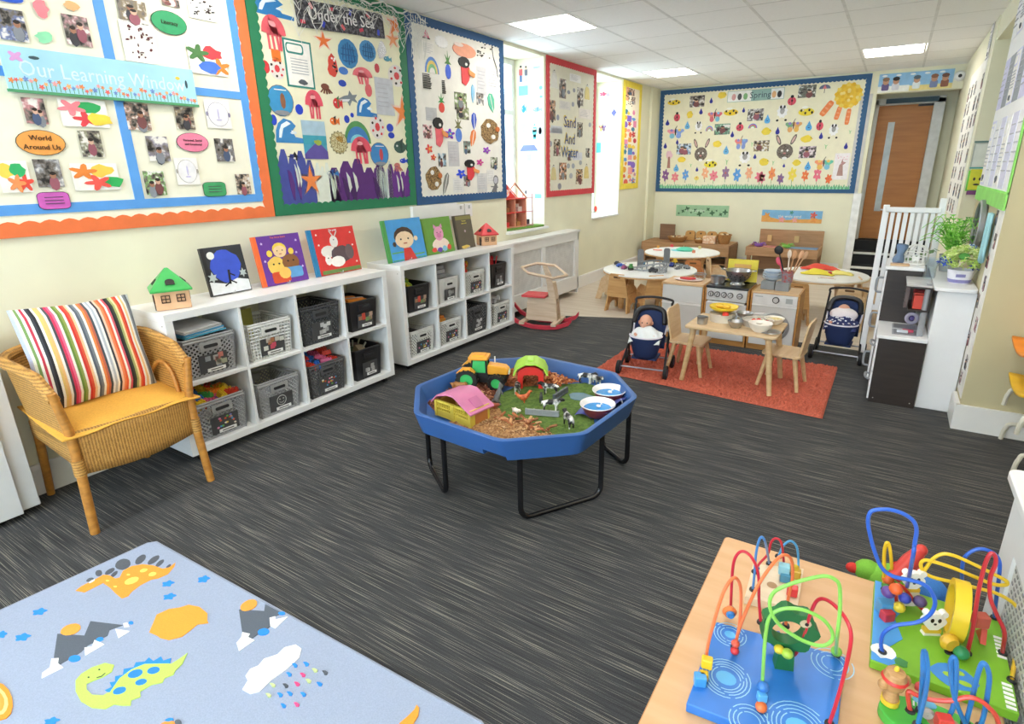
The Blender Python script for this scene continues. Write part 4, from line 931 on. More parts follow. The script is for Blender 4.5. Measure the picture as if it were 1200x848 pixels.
# ---- storage baskets
CARD = mat('#4a4a4c', .6); STRIP = mat('#f2f2f0', .6)
def basket(col, style, cardcols, w=.272, h=.215, d=.28):
    t = thing('storage_basket', 'basket', 'basket')
    m = mat(col, .45); b = MB(m); tp = .9
    def P(u, v, side):   # point on a wall: u -1..1 across, v 0..1 up
        k = tp+(1-tp)*v; x = w/2*k; y = d/2*k
        return {'f': (u*x, -y, v*h), 'b': (u*x, y, v*h), 'l': (-x, u*y, v*h), 'r': (x, u*y, v*h)}[side]
    b.box(0, 0, .004, w*tp, d*tp, .008)
    for s in 'fblr':
        L = w if s in 'fb' else d
        def bar(p, q, r=.0032): b.tube([P(*p, s), P(*q, s)], r, 4, cap=False)
        if style == 'solid':
            n = 1; vs = [P(-1, 0, s), P(1, 0, s), P(1, 1, s), P(-1, 1, s)]; inn = [tuple(Vector(p)*.97+Vector((0, 0, .004))) for p in vs]
            b.add(vs+inn, [(0, 1, 2, 3), (7, 6, 5, 4), (3, 2, 6, 7)])
        else:
            bar((-1, .02), (1, .02), .005); bar((-1, 0), (-1, 1), .006); bar((1, 0), (1, 1), .006); bar((-1, .93), (1, .93), .008)
            if style == 'lattice':
                nx = max(4, round(L/.026)); rows = max(4, round(h*.92/.026)); du = 2/nx
                for i in range(-rows, nx):
                    for dr in (1, -1):
                        u0, v0 = -1+i*du, .02; u1, v1 = u0+rows*du, .93
                        if u0 < -1: v0 += (-1-u0)/(u1-u0)*.91; u0 = -1
                        if u1 > 1: v1 = v0+(1-u0)/(u1-u0)*(v1-v0); u1 = 1
                        if u1 > u0+.02: bar((dr*u0, v0), (dr*u1, v1), .0042)
            else:   # weave: square holes
                n = round(L/.02)
                for i in range(1, n): bar((-1+2*i/n, .02), (-1+2*i/n, .93), .0042)
                for j in range(1, 10): bar((-1, .02+.091*j), (1, .02+.091*j), .0048)
    for s in 'fb':
        vs = [P(-.42, .66, s), P(.42, .66, s), P(.42, .88, s), P(-.42, .88, s)]; sg = -1 if s == 'f' else 1
        b.prism([(p[0], p[2]) for p in vs], vs[0][1]+sg*.012, vs[0][1]-sg*.003, 'y')
    b.build('basket_body', t, smooth=0)
    b = MB(mat('#2c2c2e', .8)); vs = [P(-.28, .73, 'f'), P(.28, .81, 'f')]; b.prism(rrect(vs[0][0], vs[1][0], vs[0][2], vs[1][2], .007), vs[0][1]-.0145, vs[0][1]-.009, 'y'); b.build('handle_slot', t, smooth=0)
    rim = MB(m); rim.tube([(x, y, h) for x, y in rrect(-w/2, w/2, -d/2, d/2, .02, 3)], .006, 6, closed=True); rim.build('rim', t)
    y = -d/2*(tp+(1-tp)*.35)-.008
    c = MB(CARD); c.at(T(.005, y, h*.33, rx=math.atan2(d/2*(1-tp), h))); c.box(0, 0, 0, w*.56, .003, h*.46)
    q = random.Random(len(col)+sum(map(ord, col+style))+len(cardcols))
    if cardcols == 'smile':
        c.use(mat('#cfcfca')); c.tube([(-.0+.03*math.cos(a*PI/8), -.003, .01+.03*math.sin(a*PI/8)) for a in range(16)], .002, 4, closed=True)
        for dx in (-.012, .012): c.box(dx, -.003, .018, .006, .003, .006)
        c.tube([(.016*math.cos(a), -.003, .008+.014*math.sin(a)) for a in (3.5, 4.1, 4.7, 5.3, 5.9)], .0015, 4)
    else:
        for k, cc in enumerate(cardcols.split()):
            c.use(cmat(cc)); 
            for r_ in range(2): a = q.uniform(-.05, .06); z = q.uniform(-.016, .038); c.prism([(a+p[0], z+p[1]) for p in (blob(k*7+r_, 6, .3, .009, .007) if len(cardcols) > 40 else rc(-.014, .014, -.013, .013))], -.0015, -.003, 'y', False)
    c.build('label_card', t, smooth=0, label='dark picture card on the front')
    c = MB(STRIP); c.at(T(.015, -d/2*(tp+(1-tp)*.17)-.0105, h*.155, rx=math.atan2(d/2*(1-tp), h))); c.box(0, -.001, 0, w*.36, .003, .018); c.use(mat('#555555')); c.box(0, -.0028, 0, w*.24, .0004, .006); c.build('name_strip', t, smooth=0, label='white name strip')
    return t
def put(o, s, k, row, lab, dx=0, dy=0, first=False, **kw):
    lx, lz = cell(k, row); D = .375 if s is S1 else .345
    loc, rz = on_shelf(s, lx+dx, -D/2+.025+.14+dy, lz+.0005)
    if not first: o = dup(o)
    o.location = loc; o.rotation_euler = (0, 0, rz); o['label'] = lab; o['group'] = 'storage baskets in the shelf units'
    return o
MIX = 'e86a50 f0c850 58a8d8 70b858 e88ab0 f4f0e8 d85a3a 8a8ad0'
ba = basket('#a6a6a8', 'lattice', 'a8a890 98a0a8 c87a70 b0a8a0'); b = MB(mat('#343436', .9, 'speck', h2='#504c4a', scale=40)); b.box(0, 0, .085, .225, .24, .15, taper=1.06); b.build('dark_contents', ba, kind='stuff'); put(ba, S1, 0, 0, 'grey lattice basket with blue folders sticking out, upper left cell beside the wicker chair', first=True)
bb_ = basket('#a6a6a8', 'lattice', MIX); put(bb_, S1, 0, 1, 'grey lattice basket heaped with coloured building bricks, beside the wicker chair', first=True)
bc = basket('#a6a6a8', 'lattice', 'smile'); put(bc, S1, 1, 1, 'empty looking grey lattice basket with a round smiling face on its card', first=True)
bd = basket('#e6e6e4', 'weave', 'e05a70 d0c8c0 b87850 e0e0d8'); put(bd, S1, 1, 0, 'white woven plastic basket with a dark card, nearer shelf unit upper row', first=True)
be = basket('#4a4b4e', 'lattice', 'c8c8c8 b0b0b0 d8d8d8', .285, .24); put(be, S1, 2, 0, 'dark grey deep basket with white pictures on its card, third cell of upper row', first=True)
bf = basket('#5b5a5c', 'lattice', MIX); put(bf, S1, 2, 1, 'dark grey basket of red, blue and pink bricks, lower row of the nearer shelf unit', first=True)
bg_ = basket('#242427', 'solid', 'c8a890 a87858 80a068 d05040', .235, .20); put(bg_, S1, 3, 0, 'black box holding an orange handled tool tray, right upper cell of the nearer shelf unit', first=True)
bh = basket('#242427', 'solid', 'b8b8b8 d0d0d0 a8a8a8', .235, .215); put(bh, S1, 3, 1, 'black box with dark toys inside, right lower cell of the nearer shelf unit', first=True)
put(bg_, S2, 0, 0, 'black box with yellow and green toys, upper left cell of the farther shelf unit')
bi = basket('#dcdcda', 'solid', 'a8a8a8 909090', .235, .195); put(bi, S2, 1, 0, 'pale solid box with a grey card below a stack of grey tubs', first=True)
bj = basket('#e0e0dc', 'lattice', MIX, .26, .20); b = MB(mat('#2e2e30', .9, 'speck', h2='#4a4644', scale=40)); b.box(0, 0, .08, .215, .24, .14, taper=1.06); b.build('dark_contents', bj, kind='stuff'); put(bj, S2, 2, 0, 'pale speckled basket with red and orange toys, third upper cell by the radiator cover', first=True)
put(bh, S2, 3, 0, 'black box full of red pens, upper right cell beside the radiator cover')
put(bj, S2, 0, 1, 'pale speckled basket, lower left cell of the shelf unit by the radiator cover')
put(bj, S2, 1, 1, 'pale speckled basket with a little orange inside, second lower cell of the farther shelf unit')
put(be, S2, 2, 1, 'dark grey basket, third lower cell of the farther shelf unit')
put(bj, S2, 3, 1, 'pale speckled basket behind a brown board, lower right cell beside the radiator cover', dx=.03)
# ---- contents
def brick(col):
    b = MB(mat(col, .35)); b.box(0, 0, .012, .062, .03, .024)
    for x in (-.023, -.008, .008, .023):
        for y in (-.008, .008): b.cyl(x, y, .024, .03, .005, 8)
    return b.build('building_brick', bev=.001)
BC = {c: brick('#'+c) for c in ('e8c52c', 'd8402c', '2f6fc8', '3f9f4a', 'ee8a2c', 'd85a8a')}
BN = dict(e8c52c='yellow', d8402c='red', **{'2f6fc8': 'blue', '3f9f4a': 'green'}, ee8a2c='orange', d85a8a='pink')
q = random.Random(21)
used = set()
def bricks(s, k, row, n, z0, lab, cols, grp):
    lx, lz = cell(k, row); D = .375
    for i in range(n):
        c = cols[i % len(cols)]; o = BC[c]
        if c in used: o = o.copy(); COL.objects.link(o)
        used.add(c); gx, gy = i % 4, (i//4) % 3
        loc, rz = on_shelf(s, lx-.09+.058*gx+q.uniform(-.012, .012), -D/2+.07+.06*gy+q.uniform(-.01, .01), lz+z0+.022*(i//12)+.018*gy+q.uniform(0, .016))
        o.location = loc; o.rotation_euler = (q.uniform(-.5, .5), q.uniform(-.5, .5), rz+q.uniform(-1.4, 1.4)); o.scale = (1.15,)*3
        tag(o, lab % BN[c], 'toy brick', grp)
bricks(S1, 0, 1, 23, .165, '%s building brick in the heaped basket beside the wicker chair', ['e8c52c', 'd8402c', '2f6fc8', '3f9f4a', 'ee8a2c', 'e8c52c', 'd85a8a'], 'bricks in the basket by the chair')
bricks(S1, 2, 1, 12, .19, '%s building brick in the dark basket, lower row', ['d8402c', '2f6fc8', 'd85a8a', 'd8402c'], 'bricks in the dark basket')
def simple(name, label, cat, s, k, row, boxes, dx=0, dy=0, dz=0, rz=0, rot=None, group=None):
    b = MB()
    for (c, *a) in boxes: b.use(mat('#'+c, .5)); b.box(*a)
    lx, lz = cell(k, row); loc, r = on_shelf(s, lx+dx, -(.375 if s is S1 else .345)/2+.165+dy, lz+dz, rz)
    o = tag(b.build(name, bev=.0015), label, cat, group); o.location = loc; o.rotation_euler = (rot or (0, 0))+(r,) if rot else (0, 0, r); return o
for i, (c, nm) in enumerate((('58b0d0', 'blue'), ('4a9ac8', 'deep blue'), ('b8b4b8', 'grey'))):
    simple('folder', '%s paper folder lying over the top of the upper grey basket' % nm, 'folder', S1, 0, 0, [(c, 0, 0, 0, .22, .25, .008), ('f0eeee', .002, -.002, .006, .2, .23, .005)], dz=.228+.017*i, rz=.06*i, dx=-.012*i, rot=(.03*i, -.04))
simple('tool_tray', 'tray with orange handled tools in the upper black box', 'tray', S1, 3, 0, [('e88a2c', -.01, -.07, .02, .16, .045, .03), ('c8c8ca', .02, -.02, .02, .16, .02, .02), ('e08a3a', -.02, .03, .016, .17, .03, .025)], dz=.178, rot=(.1, .1))
for i, (x, y, c) in enumerate(((-.04, 0, '3a4a34'), (.03, .03, '5a3a34'), (.0, -.05, '8a7a60'))):
    simple('small_toy', '%s toy in the lower black box' % ('dark green', 'dark red', 'khaki')[i], 'toy', S1, 3, 1, [(c, 0, 0, 0, .07, .05, .05), ('9a9a8a', .02, 0, .04, .01, .01, .06)], dx=x, dy=y, dz=.19, rot=(.3*i, .2, ))
for i, c in enumerate(('d8c83a', '7fae3a', 'b8c83a')):
    simple('small_toy', '%s toy in the black box at the upper left of the farther unit' % ('yellow', 'green', 'lime')[i], 'toy', S2, 0, 0, [(c, 0, 0, 0, .06, .08, .04), (c, .02, .03, .02, .03, .03, .03)], dx=-.06+.05*i, dy=-.06+.05*i, dz=.185, rot=(.2*i, .3))
for i in range(3):
    simple('grey_tub', 'grey tub, %s of the stack on the pale box' % ('lowest', 'middle', 'topmost')[i], 'tub', S2, 1, 0, [('9c9c9e', 0, 0, .015, .15-.02*i, .13-.02*i, .03), ('6c6c70', 0, 0, .031, .12-.02*i, .1-.02*i, .004)], dz=.193+.033*i, dx=-.02+.01*i)
for i, c in enumerate(('d83a2c', 'e88a2c', 'd8402c', 'f0b83a')):
    simple('small_toy', '%s toy on the third pale basket of the farther unit' % ('red', 'orange', 'dark red', 'golden')[i], 'toy', S2, 2, 0, [(c, 0, 0, 0, .07, .06, .05), (c, 0, .02, .03, .03, .05, .03)], dx=-.07+.04*i, dy=-.05+.03*i, dz=.19+.01*i, rot=(.4*i, .3*i))
for i in range(9):
    b = MB(mat('#d8323c', .4)); b.cyl(0, 0, 0, .15, .006, 6); b.use(mat('#f0d8d8')); b.cyl(0, 0, -.01, 0, .005, 6)
    lx, lz = cell(3, 0); loc, r = on_shelf(S2, lx-.07+.017*i, -.345/2+.1+.02*(i % 3), lz+.13)
    o = tag(b.build('red_pen'), 'red pen standing in the black box by the radiator cover', 'pen', 'red pens in the black box'); o.location = loc; o.rotation_euler = (.25*math.sin(i), .2*math.cos(i*2), 0)
simple('small_toy', 'orange wooden toy in the second lower basket of the farther unit', 'toy', S2, 1, 1, [('e0983a', 0, 0, 0, .1, .05, .03), ('d8802c', .03, .02, .02, .05, .05, .03)], dx=-.03, dy=-.04, dz=.185)
simple('wooden_board', 'thin brown board leaning in the lower right cell of the farther unit', 'board', S2, 3, 1, [('8a5a34', 0, 0, .13, .014, .2, .26)], dx=-.135, dy=.0, dz=.005, rot=(0, .06))
for i in range(3): simple('white_toy', 'white tubular toy lying on the lower right basket, %s' % ('left', 'middle', 'right')[i], 'toy', S2, 3, 1, [('ecebea', 0, 0, 0, .03, .16, .03), ('c8c8cc', 0, -.06, .01, .05, .03, .04)], dx=-.04+.05*i, dz=.205+.012*i, rot=(.25, .15*i), rz=.5*i-.3)
simple('yellow_paper', 'dull yellow card standing behind the white woven basket', 'card', S1, 1, 0, [('b8b45a', -.03, .13, .13, .2, .004, .24)], dz=0)
# ---- toy houses on top of the units
def toy_house(label, loc, rz, roofc, sc=1.0):
    t = thing('toy_house', label, 'toy house', loc, rz, 'toy houses on the shelf units'); t.scale = (sc,)*3
    wm = mat('#e2b48c', .45); b = MB(wm); b.bb(-.075, .075, -.065, .065, 0, .095); b.build('house_body', t, bev=.004)
    r = MB(mat(roofc, .35)); B = [(-.09, -.08, .095), (.09, -.08, .095), (.09, .08, .095), (-.09, .08, .095)]
    r.add([(x, y, .09) for x, y, _ in B]+[(x, y, .1) for x, y, _ in B]+[(-.006, 0, .2), (.006, 0, .2)],
          [(3, 2, 1, 0), (0, 1, 5, 4), (1, 2, 6, 5), (2, 3, 7, 6), (3, 0, 4, 7), (4, 5, 9, 8), (5, 6, 9), (6, 7, 8, 9), (7, 4, 8)])
    r.build('roof', t, smooth=0, bev=.003)
    for sx, sy, a in ((0, -.044, 0), (.05, 0, PI/2), (-.05, 0, -PI/2)):
        o = MB(mat('#2a2420', .6)); o.at(T(sx, sy, .135, rz=a) @ T(0, -.009 if a == 0 else -.006, .004, rx=-.75)); o.prism(ell(0, -.005, .02, .016, 10, 0, 180)+[(-.02, -.022), (.02, -.022)], 0, -.004, 'y'); o.build('roof_opening', t, smooth=0)
    for sx, sy, a, dx in ((0, -.0655, 0, -.03), (0, -.0655, 0, .035), (.0755, 0, PI/2, 0), (-.0755, 0, -PI/2, .03)):
        w = MB(mat('#4a2f22', .5)); w.at(T(sx, sy, .055, rz=a))
        for k in (-1, 0, 1): w.box(dx+k*.017, -.002, 0, .004, .005, .038); w.box(dx, -.002, k*.017, .038, .005, .004)
        w.build('window_frame', t, smooth=0)
    d = MB(mat('#3a3434', .5)); d.box(-.0765, -.025, .03, .004, .03, .06); d.build('door', t)
    return t
toy_house('toy house with a green roof and cut out openings, on the nearer shelf unit', (.235, 1.555, .811), math.radians(68), '#46b25a', 1.02)
toy_house('toy house with a red roof, on the farther shelf unit beside the dark book', (.19, 4.36, .811), math.radians(62), '#d8383e', .98)
# ---- picture books standing open faced on the units
def book(label, loc, w, h, cover, spine, layers, lean=10, rz=PI/2, title=None, tcol='f2f2f2', tz=.95):
    t = thing('picture_book', label, 'book', loc, 0, 'picture books on the shelf units', rot=(-math.radians(lean), 0, rz))
    b = MB(mat('#'+cover, .3)); b.bb(0, w, -.002, 0, 0, h)
    b.build('front_cover', t, smooth=0) ; fc = kids(t)[-1]
    b = MB(mat('#'+spine, .3)); b.bb(-.004, .0, -.002, .016, 0, h); b.bb(0, w*.07, -.0028, -.001, 0, h); b.build('spine', t, smooth=0)
    b = MB(PAPER); b.bb(0, w-.004, 0, .012, .003, h-.003); b.build('pages', t, smooth=0)
    b = MB(mat('#'+cover, .3)); b.bb(0, w, .012, .014, 0, h); b.build('back_cover', t, smooth=0)
    b = MB()
    for i, (pts, c) in enumerate(layers): b.use(cmat(c)); b.prism([(x*w, y*h) for x, y in pts], -.0012, -.003-.0003*i, 'y', False)
    if layers: b.build('cover_picture', t, smooth=0)
    s = MB(mat('#c8c8cc', .25)); s.tube([(w*.5, .016, h*.6), (w*.5, .07, .004), (w*.5, -.03, .004), (w*.5, -.03, .016)], .003, 5); s.build('book_stand', t)
    if title:
        for i, l in enumerate(title): text(l, h*.055, mat('#'+tcol, .5), fc, T(w*.52, -.0045, h*(tz-.07*i)) @ FACE)
    return t
def face(x, y, r, sk, hair): return [(ell(x, y+r*.35, r*1.08, r*.95, 12), hair), (ell(x, y, r, r*.85, 14), sk), (ell(x-r*.4, y+.02, r*.1, r*.1, 6), '2a2420'), (ell(x+r*.4, y+.02, r*.1, r*.1, 6), '2a2420'), (ell(x, y-r*.35, r*.25, r*.07, 6), 'b8604a')]
book('small dark book with a blue night sky over snow, standing beside the green roofed house', (.185, 1.79, .813), .235, .265, '33343a', '2a2a2e',
     [(blob(4, 20, .12, .4, .36, .5, .58), '3a55c8'), (ell(.2, .83, .09, .08, 12), 'e8e8e2'), ([(.02, .02), (.98, .02), (.98, .24), (.7, .3), (.4, .22), (.02, .3)], 'e6eaee'), (star(6, .12, .06, 90, .12, .38), 'b8c4c4'), (star(6, .1, .05, 90, .88, .4), 'b8c4c4'), (line((.5, .2), (.54, .5), .05), '1c1a1e'), (line((.54, .42), (.66, .36), .025), '1c1a1e'), (line((.52, .28), (.66, .2), .03), '1c1a1e'), (line((.5, .24), (.36, .17), .03), '1c1a1e')])
book('purple picture book with a fair haired girl and bears on the cover', (.20, 2.095, .813), .315, .295, '6a3a9c', 'f0703c',
     face(.5, .66, .14, 'f2d0a0', 'f0d050')+[(ell(.27, .64, .06, .07, 8), 'f0d050'), (ell(.74, .64, .06, .07, 8), 'f0d050')]+[(blob(9, 12, .15, .2, .2, .36, .38), 'eec860'), (ell(.68, .42, .19, .17, 12), '8a5a34'), (rrect(.52, .9, .1, .32, .05), '5fa0d8'), (rrect(.22, .6, .03, .26, .05), 'd8502c'), (ell(.5, .22, .13, .12, 12), 'f0c060'), (ell(.3, .42, .02, .02, 6), '2a2420'), (ell(.42, .42, .02, .02, 6), '2a2420'), (ell(.62, .45, .02, .02, 6), '2a2420'), (ell(.74, .45, .02, .02, 6), '2a2420')]+[(star(5, .025, .01, 90, x, y), 'd8c0e8') for x, y in ((.15, .85), (.9, .85), (.85, .6), (.14, .5), (.92, .3))], title=['The three bears'], tcol='f0806a')
book('red picture book with white and grey goats on the cover', (.20, 2.48, .813), .37, .30, 'd83a38', '2f7fb0',
     [(ell(.34, .5, .16, .13, 12), 'e8e4de'), (ell(.5, .7, .09, .13, 10), 'e6e2de'), (blob(5, 14, .2, .26, .2, .62, .42), '5a4a50'), (ell(.8, .44, .1, .17, 10), '6a5a5e'), (ell(.5, .26, .16, .12, 12), 'f2f0ec'), (ell(.3, .32, .07, .12, 8), 'eeeae6'), (line((.5, .82), (.44, .94), .02), 'd8d0c8'), (line((.54, .82), (.6, .92), .02), 'd8d0c8'), (rc(.12, .98, .02, .1), '6a8a4a'), (ell(.3, .36, .015, .015, 6), '2a2420'), (ell(.5, .74, .012, .014, 6), '2a2420')]+[(star(5, .022, .01, 90, x, y), 'f4f0ea') for x, y in ((.15, .88), (.9, .86), (.9, .58), (.92, .2), (.16, .66))], title=['The goats'], tcol='e8eef8')
book('blue picture book with a dark haired child in red on the cover', (.21, 3.115, .813), .405, .31, '4a9fe0', '4f9a52',
     [(rc(.1, .98, .02, .04), '5aa84a'), (rc(.1, .4, .2, .23), '6aa850'), (rc(.66, .95, .1, .13), '6aa850'), ([(.38, .0), (.42, .3), (.6, .3), (.72, .0)], 'd03a34')]+face(.48, .5, .24, 'f4d8b4', '4a3426')+[(ell(.78, .5, .05, .06, 8), 'f4d8b4'), (ell(.2, .42, .04, .06, 8), '4a3426')], title=None)
book('green picture book with a pink pig on the cover, next to the blue one', (.19, 3.56, .813), .34, .29, '6a9f3f', '6a9a3a',
     [(blob(3, 14, .2, .34, .2, .5, .25), 'f2dcd0'), (ell(.5, .55, .17, .2, 14), 'e8a0c4'), (ell(.5, .5, .09, .07, 10), 'd880b0'), ([(.34, .7), (.36, .82), (.46, .73)], 'd890b8'), ([(.66, .7), (.64, .82), (.54, .73)], 'd890b8'), (blob(6, 9, .3, .1, .08, .25, .12), 'd84a3a'), (blob(7, 9, .3, .1, .08, .45, .1), '6a4ab0'), (blob(8, 9, .3, .1, .09, .62, .12), '8ac0d8'), (blob(9, 9, .3, .08, .09, .8, .14), 'd84a3a'), (ell(.44, .58, .014, .016, 6), '2a2420'), (ell(.57, .58, .014, .016, 6), '2a2420')])
book('dark brown book with yellow lettering, between the green book and the red roofed house', (.19, 3.955, .813), .235, .285, '5f5648', '4a4238',
     [(rc(.08, .98, .86, .97), '8a8450'), (blob(3, 10, .3, .3, .06, .4, .05), 'e0c060'), (ell(.52, .52, .05, .04, 8), 'b8a0a8')], title=['The dark', 'dark wood'], tcol='e0d060', tz=.82)
# ---- wicker armchair with cushion and seat pad
t = thing('wicker_armchair', 'golden wicker armchair with curved woven arms, beside the shelf unit', 'chair', (.325, 1.135, 0), PI/2); t.scale = (.92, 1, 1)
RAT = mat('#c98a3a', .5, 'wood', h2='#a8702e', scale=6); WV = mat('#d09c50', .6, 'weave', h2='#94682f')
def upath(s, k=0):     # s 0..1 around the tub from the front of the left arm to the front of the right arm; k adds flare
    a = s*2-1; A = abs(a); sg = 1 if a > 0 else -1
    if A > .5: u = (A-.5)/.5; return Vector((sg*(.265+.035*k-.02*u*k), .10-.36*u, 0))
    th = (A/.5)*PI/2; return Vector((sg*(.265+.035*k)*math.sin(th), .10+(.155+.03*k)*math.cos(th), 0))
def utop(s): A = abs(s*2-1); return .665+.055*math.cos(min(1, A)*PI/2)-(.06*max(0, A-.85)/.15 if A > .85 else 0)
b = MB(WV)
b.grid(lambda u, v: upath(u, v)+Vector((0, 0, .40+(utop(u)-.40)*v)), 40, 8)
b.build('woven_arms', t, solid=.014)
b = MB(WV); rail = [upath(i/40, 1.12)+Vector((0, 0, utop(i/40)+.006)) for i in range(41)]; b.tube(rail, .024, 8); b.build('arm_rail', t)
b = MB(mat('#d09c50', .6, 'weave_upright', h2='#94682f')); b.grid(lambda u, v: Vector((-.255+.51*u, -.255-.02*math.sin(u*PI), .27+.19*v-.02*math.sin(u*PI)*(1-v))), 14, 4); b.build('front_apron', t, solid=.018)
for s in (-1, 1): b = MB(WV); b.grid(lambda u, v: Vector((s*.258, -.25+.42*u, .30+.12*v+.05*u*(1-v))), 8, 3); b.build('side_apron', t, solid=.016)
b = MB(WV); b.bb(-.25, .25, -.25, .22, .405, .43); b.build('woven_seat', t, bev=.008)
for s in (-1, 1):
    b = MB(RAT); b.tube([(s*.275, -.275, .0), (s*.262, -.262, .28), (s*.262, -.258, .46), (s*.287, -.262, .64)], [.019, .02, .02, .018], 10); b.build('leg', t)
    b = MB(WV); b.tube([(s*.263, -.262, .27), (s*.262, -.26, .34)], .024, 10); b.build('leg_binding', t)
    b = MB(RAT); b.tube([(s*.235, .27, .0), (s*.235, .19, .40)], [.017, .02], 10); b.build('leg', t)
    b = MB(RAT); b.tube(catmull([(s*.248, -.20, .43), (s*.25, -.16, .56), (s*.25, -.06, .60), (s*.25, .06, .5), (s*.25, .08, .43)], 5), .010, 6); b.build('arm_loop', t)
STR = 'b8c0d8 e8ead8 7a9a5a f2f0ea c83a50 f2f0ea 3a3e48 26262c f2efe6 e8c878 eec080 f2f0ea 4a4a52 d83a60 e86a90 f4f0ea 6a8a3c 8fa050 f2f0ea d83a34 e05a40 f0c8a0 f4f2ec 5a6270 7a828c f4f2ec e88a4a c86a50 4a525c e8eaf0 b8c0cc f4f2ec 3a3a44 f0c8b0 f08a5a e8643c f2efe6 d85a6a 26262c 3a3e36 a8b070 f0dca8 e8643c d83a30 f4f0ea f0c88a f4f2ec 8a9098 6a727c d0d8dc'.split()
b = MB(); n = len(STR)*2; vs = []; NV = 10
def pil(u, v, s):
    x = u*2-1; z = v*2-1; e = max(0, (1-abs(x)**3.2)*(1-abs(z)**3.2))
    return Vector((x*.245*(1-.05*(1-abs(z))*abs(x)), s*.065*e**.55, z*.235*(1-.06*(1-abs(x)))))
for s in (-1, 1):
    for i in range(n):
        b.use(mat('#'+STR[i//2], .8, 'fabric')); f = lambda u, v, i=i, s=s: pil((i+u)/n, v, s)
        b.grid(f if s < 0 else (lambda u, v, i=i: pil((i+1-u)/n, v, 1)), 1, NV)
c = tag(b.build('striped_cushion', smooth=80), 'square cushion with multicoloured vertical stripes, leaning on the wicker chair back', 'cushion')
c.location = (.275, 1.135, .70); c.rotation_euler = (-math.radians(17), math.radians(2), PI/2+.02); c.scale = (.94, .94, .97)
YF = mat('#e2a945', .85, 'fabric', scale=8)
def padf(u, v, s):
    x = u*2-1; y = v*2-1; e = max(0, (1-abs(x)**5)*(1-abs(y)**5))
    return Vector((x*.262*(1+.05*y*(-1)), y*.255, s*(.004+.024*e**.5)+.004*(1-x*x)+.004*math.sin(7*x+3*y)))
b = MB(YF); b.grid(lambda u, v: padf(u, v, 1), 18, 14); b.grid(lambda u, v: padf(1-u, v, -1), 18, 14)
b.tube([padf(*p, 0) for p in [(i/18, 0) for i in range(18)]+[(1, i/14) for i in range(14)]+[(1-i/18, 1) for i in range(18)]+[(0, 1-i/14) for i in range(14)]], .005, 6, closed=True)
c = tag(b.build('seat_pad', smooth=60), 'mustard yellow seat pad on the wicker chair', 'cushion'); c.location = (.352, 1.135, .458); c.rotation_euler = (math.radians(3), 0, PI/2)
# ---- white cabinet at the left edge
t = thing('storage_cabinet', 'white cabinet cut off by the left edge of the picture, beside the wicker chair', 'cabinet', (.1, .2, 0))
b = MB(mat('#dfdfdf', .4, var=.006)); b.bb(-.09, .095, -.62, .64, .035, .80); b.build('cabinet_body', t, bev=.004)
b = MB(mat('#e6e6e6', .4, var=.006)); b.bb(.095, .115, -.62, .57, .03, .79); b.build('door_panel', t, bev=.003)
b = MB(BLACKM); b.bb(.115, .122, .44, .475, .165, .172); b.build('hand_grip', t)
for y in (-.55, .5): b = MB(BLACKM); b.cyl(.05, y, 0, .036, .02, 10); b.build('caster', t)
# ---- radiator cover under the near window
t = thing('radiator_cover', 'white panelled radiator cover under the near window, behind the rocking toy', 'radiator cover', (.085, 5.43, 0))
RC = mat('#ededec', .4, var=.006); L = .83; b = MB(RC)
b.bb(.05, .085, -L, L, .66, .752); b.bb(.05, .085, -L, L, .07, .235); b.bb(-.08, .085, -L, -L+.03, .02, .752); b.bb(-.08, .085, L-.03, L, .02, .752)
for y in (-L+.03, -.03, L-.10): b.bb(.05, .085, y, y+.07, .235, .66)
b.build('frame', t, bev=.003)
b = MB(RC); b.bb(-.083, .098, -L-.012, L+.012, .752, .776); b.build('top_board', t, bev=.004)
for y0, y1 in ((-L+.1, -.03), (.04, L-.1)):
    b = MB(mat('#dcdcdc', .5)); b.bb(.058, .066, y0, y1, .235, .66)
    b.use(mat('#c9c9c9', .5))
    for k in range(1, 24): b.bb(.066, .0672, y0, y1, .235+.0177*k, .2365+.0177*k)
    b.build('grille_panel', t, smooth=0)
